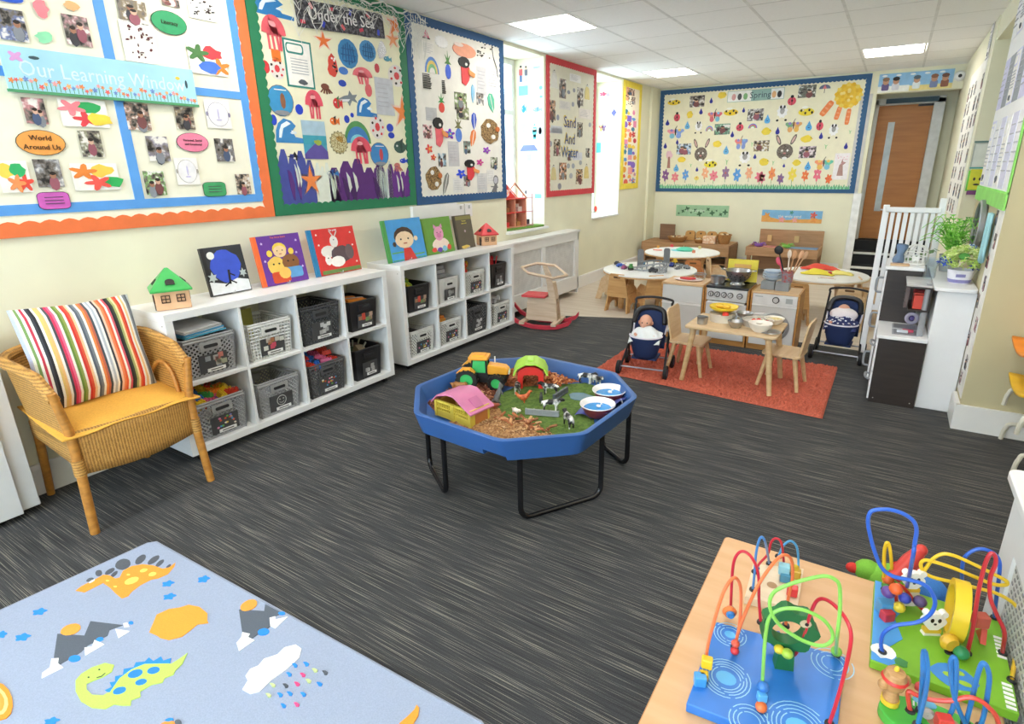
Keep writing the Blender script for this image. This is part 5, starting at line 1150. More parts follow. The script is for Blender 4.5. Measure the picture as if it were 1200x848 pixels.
# ---- sockets and trunking
b = MB(WHITE); b.bb(0, .03, -.33, .24, 0, .14); tag(b.build('cable_trunking', bev=.003, loc=(0, 3.92, 1.05)), 'white cable trunking under the jungle display', 'trunking')
for y, l in ((4.22, 'left'), (4.34, 'right')):
    t = thing('wall_socket', 'white wall socket under the jungle display, %s of the pair' % l, 'socket', (0, y, 1.06)); b = MB(WHITE); b.bb(0, .018, -.05, .05, 0, .115); b.build('plate', t, bev=.003)
    b = MB(mat('#b8b8b8')); b.bb(.018, .022, -.012, .012, .07, .1); b.build('rocker_switch', t, smooth=0)
RUG_ART = [
 ('dinosaur_spike', '5a5f68', [(0.94, 0.74), (0.945, 0.737), (0.948, 0.733), (0.949, 0.728), (0.948, 0.724), (0.944, 0.72), (0.939, 0.718), (0.933, 0.718), (0.928, 0.721), (0.925, 0.725), (0.923, 0.73), (0.925, 0.734), (0.929, 0.738), (0.934, 0.74)]),
 ('dinosaur_spike', '5a5f68', [(0.926, 0.773), (0.935, 0.77), (0.942, 0.765), (0.945, 0.76), (0.944, 0.756), (0.938, 0.753), (0.93, 0.752), (0.92, 0.754), (0.91, 0.757), (0.903, 0.762), (0.9, 0.767), (0.902, 0.771), (0.907, 0.774), (0.916, 0.775)]),
 ('dinosaur_spike', '5a5f68', [(0.946, 0.808), (0.953, 0.805), (0.959, 0.799), (0.963, 0.791), (0.964, 0.783), (0.962, 0.777), (0.957, 0.773), (0.95, 0.773), (0.943, 0.776), (0.937, 0.782), (0.933, 0.789), (0.932, 0.797), (0.934, 0.804), (0.939, 0.808)]),
 ('dinosaur_spike', '5a5f68', [(0.959, 0.858), (0.974, 0.851), (0.984, 0.84), (0.986, 0.83), (0.981, 0.82), (0.968, 0.814), (0.952, 0.812), (0.934, 0.815), (0.919, 0.823), (0.909, 0.833), (0.906, 0.844), (0.911, 0.854), (0.924, 0.86), (0.941, 0.862)]),
 ('dinosaur_spike', '5a5f68', [(0.964, 0.911), (0.975, 0.907), (0.987, 0.899), (0.995, 0.889), (1.0, 0.878), (1.0, 0.87), (0.994, 0.865), (0.985, 0.864), (0.974, 0.868), (0.963, 0.875), (0.954, 0.885), (0.949, 0.896), (0.949, 0.905), (0.954, 0.91)]),
 ('dinosaur_spike', '5a5f68', [(1.016, 0.937), (1.025, 0.933), (1.034, 0.925), (1.04, 0.914), (1.043, 0.904), (1.041, 0.895), (1.037, 0.889), (1.029, 0.888), (1.02, 0.892), (1.012, 0.9), (1.005, 0.911), (1.002, 0.922), (1.004, 0.931), (1.008, 0.937)]),
 ('dinosaur_spike', '5a5f68', [(1.057, 0.934), (1.064, 0.931), (1.071, 0.925), (1.076, 0.917), (1.08, 0.908), (1.08, 0.901), (1.077, 0.897), (1.072, 0.896), (1.066, 0.899), (1.059, 0.905), (1.053, 0.913), (1.049, 0.921), (1.049, 0.928), (1.052, 0.933)]),
 ('dinosaur_spike', '5a5f68', [(1.111, 0.933), (1.115, 0.931), (1.119, 0.928), (1.123, 0.923), (1.125, 0.918), (1.124, 0.914), (1.122, 0.912), (1.119, 0.911), (1.115, 0.913), (1.11, 0.916), (1.107, 0.921), (1.105, 0.926), (1.105, 0.93), (1.107, 0.933)]),
 ('dinosaur_spike', '5a5f68', [(0.974, 0.806), (0.98, 0.803), (0.986, 0.799), (0.991, 0.793), (0.994, 0.786), (0.995, 0.781), (0.992, 0.777), (0.988, 0.777), (0.982, 0.779), (0.976, 0.783), (0.971, 0.789), (0.967, 0.796), (0.967, 0.801), (0.969, 0.805)]),
 ('dinosaur', 'f6a03e', [(0.959, 0.674), (0.95, 0.695), (0.95, 0.716), (0.951, 0.745), (0.949, 0.768), (0.973, 0.779), (1.012, 0.781), (1.02, 0.793), (0.989, 0.818), (0.988, 0.849), (1.014, 0.877), (1.058, 0.895), (1.108, 0.903), (1.123, 0.92), (1.114, 0.949), (1.135, 0.934), (1.159, 0.897), (1.152, 0.865), (1.137, 0.849), (1.134, 0.812), (1.144, 0.778), (1.158, 0.76), (1.151, 0.742), (1.108, 0.743), (1.048, 0.747), (1.0, 0.746), (0.999, 0.718), (0.998, 0.687)]),
 ('dinosaur_spot', 'd8e46a', [(1.087, 0.828), (1.095, 0.823), (1.1, 0.816), (1.101, 0.806), (1.098, 0.797), (1.091, 0.79), (1.082, 0.786), (1.072, 0.787), (1.064, 0.791), (1.058, 0.799), (1.057, 0.808), (1.061, 0.818), (1.068, 0.825), (1.077, 0.829)]),
 ('dinosaur_spot', 'd8e46a', [(1.062, 0.871), (1.067, 0.868), (1.069, 0.864), (1.069, 0.859), (1.066, 0.854), (1.062, 0.851), (1.056, 0.849), (1.05, 0.85), (1.045, 0.853), (1.043, 0.857), (1.043, 0.862), (1.046, 0.867), (1.051, 0.87), (1.057, 0.872)]),
 ('dinosaur_spot', 'd8e46a', [(1.115, 0.877), (1.12, 0.874), (1.122, 0.87), (1.122, 0.865), (1.119, 0.86), (1.114, 0.857), (1.108, 0.855), (1.102, 0.856), (1.097, 0.859), (1.094, 0.864), (1.094, 0.869), (1.097, 0.874), (1.102, 0.877), (1.108, 0.878)]),
 ('dinosaur_spot', 'd8e46a', [(1.038, 0.821), (1.04, 0.819), (1.04, 0.818), (1.039, 0.816), (1.036, 0.814), (1.033, 0.813), (1.029, 0.813), (1.027, 0.814), (1.025, 0.815), (1.024, 0.817), (1.026, 0.819), (1.028, 0.821), (1.032, 0.821), (1.035, 0.822)]),
 ('dinosaur_spot', 'd8e46a', [(1.067, 0.763), (1.069, 0.762), (1.069, 0.76), (1.068, 0.758), (1.065, 0.757), (1.062, 0.756), (1.059, 0.756), (1.056, 0.756), (1.054, 0.758), (1.054, 0.759), (1.055, 0.761), (1.058, 0.763), (1.061, 0.764), (1.064, 0.764)]),
 ('dinosaur_spot', 'd8e46a', [(1.006, 0.764), (1.008, 0.762), (1.009, 0.761), (1.007, 0.759), (1.005, 0.757), (1.001, 0.756), (0.998, 0.756), (0.995, 0.757), (0.993, 0.758), (0.993, 0.76), (0.994, 0.762), (0.997, 0.763), (1.0, 0.764), (1.004, 0.764)]),
 ('dinosaur_mouth', 'fbf4ea', [(0.952, 0.738), (0.955, 0.737), (0.958, 0.734), (0.959, 0.729), (0.96, 0.725), (0.959, 0.721), (0.957, 0.718), (0.955, 0.718), (0.952, 0.719), (0.949, 0.722), (0.948, 0.727), (0.947, 0.731), (0.948, 0.735), (0.95, 0.738)]),
 ('puddle', '2f8fe8', [(0.99, 0.579), (0.99, 0.574), (0.988, 0.568), (0.994, 0.565), (0.998, 0.56), (0.99, 0.555), (0.983, 0.553), (0.98, 0.548), (0.972, 0.543), (0.967, 0.545), (0.965, 0.549), (0.956, 0.549), (0.947, 0.551), (0.952, 0.557), (0.958, 0.562), (0.956, 0.567), (0.958, 0.574), (0.966, 0.575), (0.972, 0.574), (0.98, 0.577)]),
 ('puddle', '2f8fe8', [(1.082, 0.502), (1.083, 0.496), (1.08, 0.491), (1.087, 0.488), (1.091, 0.483), (1.083, 0.478), (1.076, 0.476), (1.072, 0.471), (1.064, 0.466), (1.058, 0.468), (1.057, 0.472), (1.047, 0.472), (1.038, 0.474), (1.043, 0.48), (1.049, 0.485), (1.047, 0.49), (1.05, 0.496), (1.058, 0.497), (1.064, 0.497), (1.072, 0.5)]),
 ('puddle', '2f8fe8', [(1.002, 0.464), (1.004, 0.46), (1.003, 0.457), (1.01, 0.454), (1.014, 0.45), (1.008, 0.447), (1.002, 0.446), (1.0, 0.443), (0.994, 0.44), (0.988, 0.442), (0.985, 0.445), (0.977, 0.445), (0.969, 0.447), (0.972, 0.451), (0.976, 0.454), (0.973, 0.458), (0.974, 0.462), (0.982, 0.463), (0.987, 0.461), (0.994, 0.464)]),
 ('puddle', '2f8fe8', [(1.229, 0.886), (1.229, 0.88), (1.226, 0.875), (1.232, 0.871), (1.235, 0.866), (1.228, 0.862), (1.222, 0.86), (1.218, 0.855), (1.211, 0.851), (1.207, 0.854), (1.206, 0.858), (1.198, 0.858), (1.19, 0.862), (1.195, 0.867), (1.2, 0.871), (1.199, 0.877), (1.201, 0.883), (1.208, 0.884), (1.213, 0.882), (1.22, 0.885)]),
 ('puddle', '2f8fe8', [(1.305, 0.853), (1.305, 0.847), (1.302, 0.842), (1.308, 0.838), (1.311, 0.833), (1.303, 0.829), (1.297, 0.827), (1.293, 0.822), (1.286, 0.817), (1.282, 0.82), (1.281, 0.824), (1.273, 0.825), (1.265, 0.828), (1.27, 0.834), (1.275, 0.838), (1.274, 0.844), (1.277, 0.85), (1.284, 0.851), (1.289, 0.849), (1.296, 0.852)]),
 ('puddle', '2f8fe8', [(1.321, 0.968), (1.321, 0.962), (1.319, 0.957), (1.325, 0.953), (1.328, 0.946), (1.321, 0.943), (1.314, 0.941), (1.311, 0.936), (1.303, 0.932), (1.298, 0.935), (1.297, 0.94), (1.288, 0.941), (1.28, 0.945), (1.285, 0.951), (1.29, 0.955), (1.288, 0.961), (1.291, 0.968), (1.299, 0.968), (1.304, 0.966), (1.311, 0.968)]),
 ('puddle', '2f8fe8', [(1.529, 0.419), (1.529, 0.414), (1.526, 0.41), (1.53, 0.408), (1.532, 0.403), (1.526, 0.4), (1.52, 0.398), (1.516, 0.393), (1.51, 0.389), (1.506, 0.391), (1.505, 0.394), (1.498, 0.394), (1.492, 0.395), (1.496, 0.4), (1.502, 0.404), (1.501, 0.408), (1.504, 0.414), (1.51, 0.415), (1.514, 0.414), (1.521, 0.417)]),
 ('mountain', '5c6470', [(1.148, 0.55), (1.235, 0.593), (1.179, 0.633), (1.295, 0.682), (1.28, 0.648), (1.301, 0.633), (1.292, 0.58), (1.304, 0.557), (1.306, 0.532), (1.302, 0.496), (1.255, 0.502)]),
 ('sun', 'f7a445', [(1.177, 0.605), (1.189, 0.6), (1.196, 0.59), (1.197, 0.58), (1.192, 0.569), (1.181, 0.561), (1.167, 0.557), (1.152, 0.557), (1.14, 0.563), (1.133, 0.572), (1.132, 0.583), (1.137, 0.593), (1.148, 0.602), (1.162, 0.606)]),
 ('snow_patch', 'f6f7f9', [(1.317, 0.449), (1.326, 0.501), (1.294, 0.499), (1.271, 0.509), (1.254, 0.496), (1.29, 0.479), (1.294, 0.458)]),
 ('snow_patch', 'f6f7f9', [(1.332, 0.557), (1.293, 0.57), (1.309, 0.585), (1.285, 0.602), (1.333, 0.61)]),
 ('snow_patch', 'f6f7f9', [(1.291, 0.66), (1.345, 0.646), (1.344, 0.681)]),
 ('snow_patch', 'f6f7f9', [(1.287, 0.686), (1.295, 0.695), (1.321, 0.69), (1.309, 0.679)]),
 ('puddle', '2f8fe8', [(1.328, 0.546), (1.334, 0.543), (1.337, 0.538), (1.335, 0.532), (1.33, 0.527), (1.322, 0.523), (1.313, 0.522), (1.305, 0.522), (1.299, 0.526), (1.296, 0.53), (1.298, 0.536), (1.303, 0.541), (1.311, 0.545), (1.32, 0.547)]),
 ('puddle', '2f8fe8', [(1.304, 0.62), (1.308, 0.618), (1.309, 0.615), (1.308, 0.611), (1.305, 0.607), (1.3, 0.605), (1.294, 0.604), (1.289, 0.604), (1.285, 0.607), (1.284, 0.61), (1.285, 0.614), (1.288, 0.617), (1.293, 0.62), (1.299, 0.621)]),
 ('puddle', '2f8fe8', [(1.314, 0.705), (1.316, 0.704), (1.317, 0.701), (1.316, 0.699), (1.313, 0.697), (1.308, 0.696), (1.304, 0.696), (1.3, 0.697), (1.297, 0.699), (1.296, 0.701), (1.298, 0.704), (1.301, 0.706), (1.305, 0.707), (1.31, 0.707)]),
 ('cloud', 'f8a53f', [(1.405, 0.712), (1.371, 0.742), (1.343, 0.766), (1.353, 0.802), (1.378, 0.826), (1.391, 0.849), (1.435, 0.863), (1.489, 0.86), (1.519, 0.842), (1.535, 0.837), (1.51, 0.814), (1.515, 0.789), (1.519, 0.758), (1.496, 0.728), (1.461, 0.718), (1.442, 0.718)]),
 ('dinosaur', 'bfe26a', [(1.415, 0.499), (1.402, 0.519), (1.403, 0.547), (1.419, 0.576), (1.452, 0.587), (1.474, 0.571), (1.473, 0.548), (1.464, 0.529), (1.457, 0.511), (1.479, 0.502), (1.515, 0.502), (1.545, 0.518), (1.547, 0.534), (1.521, 0.572), (1.517, 0.607), (1.526, 0.641), (1.557, 0.664), (1.601, 0.681), (1.603, 0.706), (1.602, 0.731), (1.631, 0.699), (1.638, 0.675), (1.649, 0.663), (1.638, 0.643), (1.649, 0.631), (1.629, 0.61), (1.625, 0.581), (1.645, 0.572), (1.634, 0.553), (1.651, 0.543), (1.632, 0.531), (1.606, 0.52), (1.601, 0.5), (1.564, 0.482), (1.512, 0.475), (1.46, 0.482)]),
 ('dinosaur_spike', '2f8fe8', [(1.53, 0.529), (1.535, 0.545), (1.512, 0.549), (1.522, 0.559), (1.502, 0.568), (1.516, 0.583), (1.495, 0.595), (1.514, 0.614), (1.5, 0.627), (1.521, 0.643), (1.515, 0.658), (1.542, 0.658), (1.544, 0.68), (1.567, 0.675), (1.578, 0.693), (1.596, 0.68), (1.53, 0.638), (1.517, 0.607), (1.521, 0.572), (1.551, 0.532)]),
 ('dinosaur_spot', '2f86dc', [(1.555, 0.621), (1.562, 0.617), (1.565, 0.611), (1.565, 0.604), (1.56, 0.596), (1.553, 0.591), (1.544, 0.588), (1.535, 0.588), (1.528, 0.592), (1.524, 0.598), (1.525, 0.606), (1.529, 0.613), (1.537, 0.619), (1.546, 0.622)]),
 ('dinosaur_spot', '2f86dc', [(1.59, 0.653), (1.596, 0.65), (1.599, 0.644), (1.597, 0.638), (1.593, 0.632), (1.586, 0.628), (1.578, 0.626), (1.57, 0.626), (1.564, 0.63), (1.561, 0.635), (1.562, 0.642), (1.567, 0.648), (1.574, 0.652), (1.582, 0.654)]),
 ('dinosaur_spot', '2f86dc', [(1.601, 0.611), (1.606, 0.608), (1.608, 0.603), (1.607, 0.597), (1.603, 0.592), (1.597, 0.588), (1.589, 0.586), (1.583, 0.587), (1.578, 0.589), (1.576, 0.594), (1.577, 0.6), (1.581, 0.605), (1.587, 0.609), (1.595, 0.611)]),
 ('dinosaur_spot', '2f86dc', [(1.578, 0.564), (1.584, 0.561), (1.587, 0.556), (1.586, 0.55), (1.582, 0.544), (1.576, 0.539), (1.568, 0.536), (1.56, 0.537), (1.555, 0.54), (1.552, 0.545), (1.552, 0.551), (1.556, 0.557), (1.563, 0.562), (1.57, 0.565)]),
 ('dinosaur_eye', '3a4a3a', [(1.439, 0.526), (1.441, 0.525), (1.44, 0.523), (1.437, 0.522), (1.433, 0.523), (1.432, 0.524), (1.433, 0.526), (1.436, 0.527)]),
 ('dinosaur_eye', '3a4a3a', [(1.435, 0.557), (1.437, 0.555), (1.436, 0.553), (1.433, 0.552), (1.43, 0.553), (1.428, 0.555), (1.429, 0.556), (1.432, 0.557)]),
 ('dinosaur_mouth', '4a5a3a', [(1.457, 0.537), (1.464, 0.547), (1.461, 0.559), (1.465, 0.558), (1.469, 0.546), (1.462, 0.536)]),
 ('swirl', 'f79a35', [(1.324, 0.376), (1.361, 0.366), (1.386, 0.354), (1.394, 0.341), (1.386, 0.33), (1.362, 0.323), (1.326, 0.321), (1.285, 0.324), (1.247, 0.334), (1.219, 0.346), (1.208, 0.36), (1.216, 0.372), (1.243, 0.38), (1.282, 0.381)]),
 ('swirl', 'fbd08a', [(1.316, 0.368), (1.344, 0.361), (1.363, 0.351), (1.37, 0.342), (1.364, 0.334), (1.346, 0.328), (1.319, 0.327), (1.288, 0.33), (1.259, 0.337), (1.239, 0.346), (1.23, 0.356), (1.237, 0.365), (1.256, 0.37), (1.285, 0.371)]),
 ('swirl', 'f7a445', [(1.311, 0.362), (1.332, 0.356), (1.347, 0.349), (1.353, 0.343), (1.348, 0.337), (1.335, 0.333), (1.314, 0.332), (1.291, 0.335), (1.269, 0.34), (1.254, 0.347), (1.247, 0.354), (1.252, 0.36), (1.266, 0.364), (1.287, 0.364)]),
 ('sun', 'f79a4a', [(1.818, 0.581), (1.821, 0.578), (1.821, 0.573), (1.817, 0.567), (1.811, 0.561), (1.803, 0.556), (1.795, 0.554), (1.789, 0.554), (1.786, 0.557), (1.786, 0.562), (1.79, 0.569), (1.796, 0.575), (1.804, 0.579), (1.812, 0.581)]),
 ('mountain', '5c6470', [(1.831, 0.59), (1.834, 0.588), (1.835, 0.585), (1.834, 0.582), (1.83, 0.579), (1.825, 0.578), (1.819, 0.579), (1.814, 0.58), (1.811, 0.583), (1.81, 0.586), (1.812, 0.589), (1.815, 0.591), (1.821, 0.592), (1.826, 0.592)]),
 ('puddle', '2f8fe8', [(1.802, 0.584), (1.803, 0.583), (1.803, 0.58), (1.801, 0.576), (1.798, 0.573), (1.793, 0.57), (1.789, 0.569), (1.786, 0.569), (1.784, 0.571), (1.784, 0.574), (1.786, 0.578), (1.789, 0.581), (1.794, 0.583), (1.798, 0.585)]),
 ('mountain', '5c6470', [(1.567, 0.927), (1.65, 0.968), (1.623, 0.99), (1.713, 0.994), (1.7, 0.967), (1.731, 0.933), (1.725, 0.895), (1.725, 0.87), (1.67, 0.873)]),
 ('sun', 'f7a445', [(1.586, 0.983), (1.597, 0.976), (1.604, 0.966), (1.605, 0.953), (1.602, 0.942), (1.594, 0.933), (1.582, 0.929), (1.57, 0.931), (1.559, 0.937), (1.552, 0.948), (1.55, 0.96), (1.553, 0.972), (1.562, 0.981), (1.573, 0.985)]),
 ('snow_patch', 'f6f7f9', [(1.699, 0.835), (1.69, 0.857), (1.673, 0.872), (1.702, 0.881), (1.709, 0.869), (1.739, 0.873), (1.736, 0.82)]),
 ('snow_patch', 'f6f7f9', [(1.694, 0.958), (1.705, 0.973), (1.718, 0.964), (1.743, 0.994), (1.752, 0.939), (1.728, 0.937)]),
 ('puddle', '2f8fe8', [(1.745, 0.922), (1.75, 0.917), (1.751, 0.911), (1.749, 0.904), (1.743, 0.899), (1.736, 0.895), (1.727, 0.894), (1.719, 0.897), (1.714, 0.901), (1.712, 0.908), (1.715, 0.914), (1.72, 0.92), (1.728, 0.923), (1.737, 0.924)]),
 ('puddle', '2f8fe8', [(1.722, 0.999), (1.724, 0.997), (1.723, 0.993), (1.72, 0.99), (1.715, 0.987), (1.71, 0.985), (1.704, 0.985), (1.701, 0.986), (1.699, 0.989), (1.699, 0.992), (1.703, 0.996), (1.707, 0.999), (1.713, 1.001), (1.718, 1.001)]),
 ('cloud', 'f3f5f8', [(1.878, 0.741), (1.863, 0.768), (1.842, 0.774), (1.831, 0.797), (1.841, 0.817), (1.833, 0.842), (1.854, 0.875), (1.849, 0.904), (1.87, 0.93), (1.9, 0.929), (1.924, 0.902), (1.928, 0.855), (1.922, 0.804), (1.928, 0.762), (1.911, 0.744)]),
 ('raindrop', '2f8fe8', [(1.923, 0.876), (1.932, 0.882), (1.944, 0.881), (1.948, 0.875), (1.942, 0.871), (1.935, 0.874)]),
 ('raindrop', '2f8fe8', [(1.949, 0.898), (1.958, 0.903), (1.97, 0.903), (1.974, 0.896), (1.968, 0.892), (1.961, 0.895)]),
 ('raindrop', '2f8fe8', [(1.937, 0.846), (1.945, 0.851), (1.957, 0.851), (1.961, 0.845), (1.955, 0.841), (1.948, 0.844)]),
 ('raindrop', '2f8fe8', [(2.045, 0.871), (2.053, 0.876), (2.065, 0.876), (2.068, 0.869), (2.062, 0.866), (2.055, 0.868)]),
 ('raindrop', '2f8fe8', [(1.976, 0.787), (1.984, 0.792), (1.996, 0.792), (1.999, 0.786), (1.993, 0.782), (1.987, 0.785)]),
 ('raindrop', '2f8fe8', [(1.997, 0.804), (2.005, 0.809), (2.017, 0.809), (2.021, 0.803), (2.014, 0.8), (2.008, 0.802)]),
 ('raindrop', '2f8fe8', [(2.033, 0.823), (2.041, 0.828), (2.053, 0.828), (2.056, 0.822), (2.05, 0.818), (2.044, 0.821)]),
 ('raindrop', '2f8fe8', [(2.016, 0.77), (2.024, 0.774), (2.035, 0.774), (2.039, 0.769), (2.033, 0.765), (2.026, 0.767)]),
 ('raindrop', 'e8508a', [(1.975, 0.866), (1.983, 0.871), (1.995, 0.871), (1.999, 0.865), (1.992, 0.861), (1.986, 0.864)]),
 ('raindrop', 'e8508a', [(1.987, 0.837), (1.996, 0.841), (2.008, 0.841), (2.011, 0.835), (2.005, 0.831), (1.998, 0.834)]),
 ('raindrop', 'e8508a', [(2.046, 0.792), (2.053, 0.796), (2.065, 0.796), (2.068, 0.791), (2.062, 0.787), (2.056, 0.789)]),
 ('raindrop', '555b66', [(1.963, 0.815), (1.971, 0.82), (1.983, 0.82), (1.987, 0.814), (1.981, 0.81), (1.974, 0.813)]),
 ('raindrop', '555b66', [(2.026, 0.907), (2.035, 0.912), (2.046, 0.912), (2.05, 0.905), (2.044, 0.901), (2.037, 0.904)]),
 ('raindrop', 'c8d89a', [(1.992, 0.896), (2.001, 0.901), (2.013, 0.901), (2.017, 0.895), (2.01, 0.891), (2.003, 0.893)]),
 ('raindrop', 'c8d89a', [(2.008, 0.861), (2.016, 0.866), (2.028, 0.866), (2.032, 0.859), (2.025, 0.856), (2.019, 0.858)]),
 ('raindrop', 'c8d89a', [(1.928, 0.796), (1.937, 0.801), (1.949, 0.801), (1.953, 0.795), (1.946, 0.792), (1.94, 0.794)]),
 ('raindrop', 'c8d89a', [(1.949, 0.768), (1.957, 0.773), (1.969, 0.773), (1.973, 0.768), (1.967, 0.764), (1.96, 0.766)]),
 ('sun', 'f7a03a', [(2.352, 0.9), (2.357, 0.927), (2.359, 0.953), (2.354, 0.968), (2.366, 0.965), (2.381, 0.945), (2.385, 0.924), (2.389, 0.907), (2.375, 0.89)]),
]
MAZE_WIRES = [
 ('maze1', 'ee7a4a', [[3.106, 1.073, 0.474], [3.106, 1.073, 0.524], [3.113, 1.086, 0.596], [3.121, 1.101, 0.647], [3.132, 1.12, 0.668], [3.141, 1.138, 0.65], [3.147, 1.147, 0.613], [3.15, 1.154, 0.535], [3.147, 1.148, 0.474]]),
 ('maze1', 'ee7a4a', [[3.149, 1.142, 0.474], [3.15, 1.144, 0.512], [3.159, 1.158, 0.567], [3.175, 1.182, 0.63], [3.197, 1.217, 0.672], [3.212, 1.24, 0.676], [3.224, 1.259, 0.652], [3.23, 1.268, 0.604], [3.228, 1.265, 0.548], [3.231, 1.27, 0.474]]),
 ('maze1', 'c8283a', [[3.113, 1.259, 0.474], [3.109, 1.259, 0.54], [3.108, 1.259, 0.605], [3.121, 1.258, 0.638], [3.143, 1.256, 0.634], [3.162, 1.254, 0.599], [3.171, 1.253, 0.532], [3.181, 1.252, 0.474]]),
 ('maze1', 'c8283a', [[3.227, 1.219, 0.474], [3.256, 1.177, 0.483], [3.271, 1.155, 0.551], [3.276, 1.147, 0.619], [3.284, 1.135, 0.669], [3.299, 1.113, 0.695], [3.32, 1.083, 0.706], [3.337, 1.058, 0.703], [3.345, 1.045, 0.681], [3.345, 1.045, 0.607], [3.342, 1.051, 0.533], [3.338, 1.056, 0.474]]),
 ('maze1', '86c95a', [[3.221, 1.047, 0.474], [3.216, 1.046, 0.546], [3.212, 1.045, 0.625], [3.215, 1.046, 0.67], [3.234, 1.05, 0.693], [3.265, 1.058, 0.699], [3.297, 1.066, 0.688], [3.315, 1.071, 0.666], [3.318, 1.071, 0.646], [3.304, 1.068, 0.629], [3.273, 1.06, 0.632], [3.239, 1.052, 0.65], [3.219, 1.046, 0.674], [3.211, 1.044, 0.702], [3.217, 1.046, 0.727], [3.24, 1.052, 0.749], [3.264, 1.058, 0.765], [3.289, 1.064, 0.778], [3.306, 1.068, 0.775], [3.315, 1.071, 0.76], [3.322, 1.072, 0.71], [3.325, 1.073, 0.658], [3.335, 1.239, 0.474]]),
 ('maze2', '4a86c8', [[3.144, 1.352, 0.474], [3.143, 1.352, 0.523], [3.141, 1.351, 0.584], [3.146, 1.352, 0.625], [3.157, 1.355, 0.615], [3.161, 1.475, 0.474]]),
 ('maze2', 'c8283a', [[3.135, 1.422, 0.474], [3.143, 1.424, 0.502], [3.159, 1.427, 0.535], [3.163, 1.428, 0.571], [3.173, 1.43, 0.584], [3.187, 1.432, 0.57], [3.2, 1.461, 0.474]]),
 ('maze2', '4a9ad0', [[3.176, 1.518, 0.474], [3.184, 1.52, 0.51], [3.199, 1.523, 0.528], [3.215, 1.526, 0.514], [3.224, 1.528, 0.472], [3.229, 1.473, 0.474]]),
 ('maze3', '2f62c8', [[3.418, 1.296, 0.474], [3.412, 1.295, 0.498], [3.414, 1.295, 0.526], [3.432, 1.298, 0.551], [3.464, 1.303, 0.57], [3.481, 1.305, 0.594], [3.486, 1.306, 0.623], [3.476, 1.305, 0.649], [3.459, 1.302, 0.663], [3.435, 1.299, 0.665], [3.407, 1.294, 0.666], [3.385, 1.291, 0.681], [3.365, 1.288, 0.722], [3.349, 1.286, 0.77], [3.347, 1.285, 0.795], [3.354, 1.286, 0.807], [3.377, 1.29, 0.814], [3.401, 1.294, 0.811], [3.42, 1.296, 0.8], [3.429, 1.298, 0.781], [3.431, 1.298, 0.75], [3.433, 1.298, 0.717], [3.474, 1.634, 0.474]]),
 ('maze3', 'e0b828', [[3.418, 1.516, 0.474], [3.409, 1.515, 0.53], [3.402, 1.514, 0.579], [3.403, 1.514, 0.605], [3.41, 1.515, 0.596], [3.42, 1.516, 0.556], [3.435, 1.55, 0.474]]),
 ('maze3', 'c03038', [[3.571, 1.385, 0.474], [3.569, 1.385, 0.539], [3.562, 1.384, 0.624], [3.56, 1.383, 0.692], [3.564, 1.384, 0.722], [3.572, 1.385, 0.719], [3.576, 1.386, 0.701], [3.574, 1.385, 0.667], [3.583, 1.387, 0.621], [3.602, 1.39, 0.582], [3.62, 1.392, 0.548], [3.634, 1.423, 0.474]]),
 ('maze3', '2f5fc0', [[3.571, 1.508, 0.474], [3.559, 1.507, 0.542], [3.548, 1.506, 0.609], [3.554, 1.506, 0.64], [3.573, 1.508, 0.657], [3.595, 1.51, 0.653], [3.609, 1.512, 0.635], [3.615, 1.512, 0.6], [3.621, 1.513, 0.543], [3.633, 1.538, 0.474]]),
 ('maze3', 'e8c22e', [[3.456, 1.483, 0.474], [3.472, 1.485, 0.543], [3.482, 1.486, 0.58], [3.492, 1.487, 0.613], [3.507, 1.488, 0.631], [3.529, 1.49, 0.633], [3.563, 1.494, 0.623], [3.601, 1.498, 0.61], [3.626, 1.5, 0.6], [3.626, 1.5, 0.59], [3.606, 1.498, 0.585], [3.569, 1.494, 0.593], [3.531, 1.49, 0.602], [3.496, 1.487, 0.606], [3.478, 1.485, 0.605], [3.472, 1.485, 0.593], [3.479, 1.485, 0.576], [3.499, 1.487, 0.566], [3.545, 1.492, 0.566], [3.581, 1.496, 0.565], [3.614, 1.499, 0.564], [3.64, 1.501, 0.555], [3.657, 1.503, 0.54], [3.666, 1.504, 0.516], [3.673, 1.505, 0.448], [3.64, 1.348, 0.474]]),
 ('maze3', 'd8342e', [[3.444, 1.461, 0.474], [3.434, 1.458, 0.534], [3.451, 1.463, 0.53], [3.48, 1.472, 0.494], [3.516, 1.483, 0.445], [3.546, 1.491, 0.408], [3.538, 1.368, 0.474]]),
 ('maze4', '2f74b8', [[3.477, 1.137, 0.474], [3.477, 1.137, 0.508], [3.476, 1.137, 0.562], [3.47, 1.136, 0.608], [3.461, 1.135, 0.64], [3.46, 1.135, 0.629], [3.466, 1.136, 0.59], [3.482, 1.174, 0.474]]),
 ('maze4', '2f74b8', [[3.52, 1.169, 0.474], [3.526, 1.17, 0.512], [3.522, 1.169, 0.557], [3.514, 1.168, 0.609], [3.508, 1.168, 0.623], [3.506, 1.168, 0.606], [3.518, 1.169, 0.556], [3.531, 1.17, 0.521], [3.553, 1.182, 0.474]]),
 ('maze4', '2f74b8', [[3.553, 1.186, 0.474], [3.552, 1.186, 0.525], [3.55, 1.186, 0.584], [3.551, 1.186, 0.614], [3.557, 1.186, 0.615], [3.566, 1.187, 0.592], [3.571, 1.188, 0.551], [3.574, 1.188, 0.509], [3.575, 1.192, 0.474]]),
 ('maze4', 'd84a3e', [[3.466, 1.164, 0.474], [3.456, 1.163, 0.516], [3.469, 1.164, 0.516], [3.491, 1.166, 0.516], [3.519, 1.169, 0.527], [3.541, 1.172, 0.545], [3.557, 1.173, 0.548], [3.573, 1.175, 0.539], [3.589, 1.176, 0.521], [3.605, 1.182, 0.474]]),
]
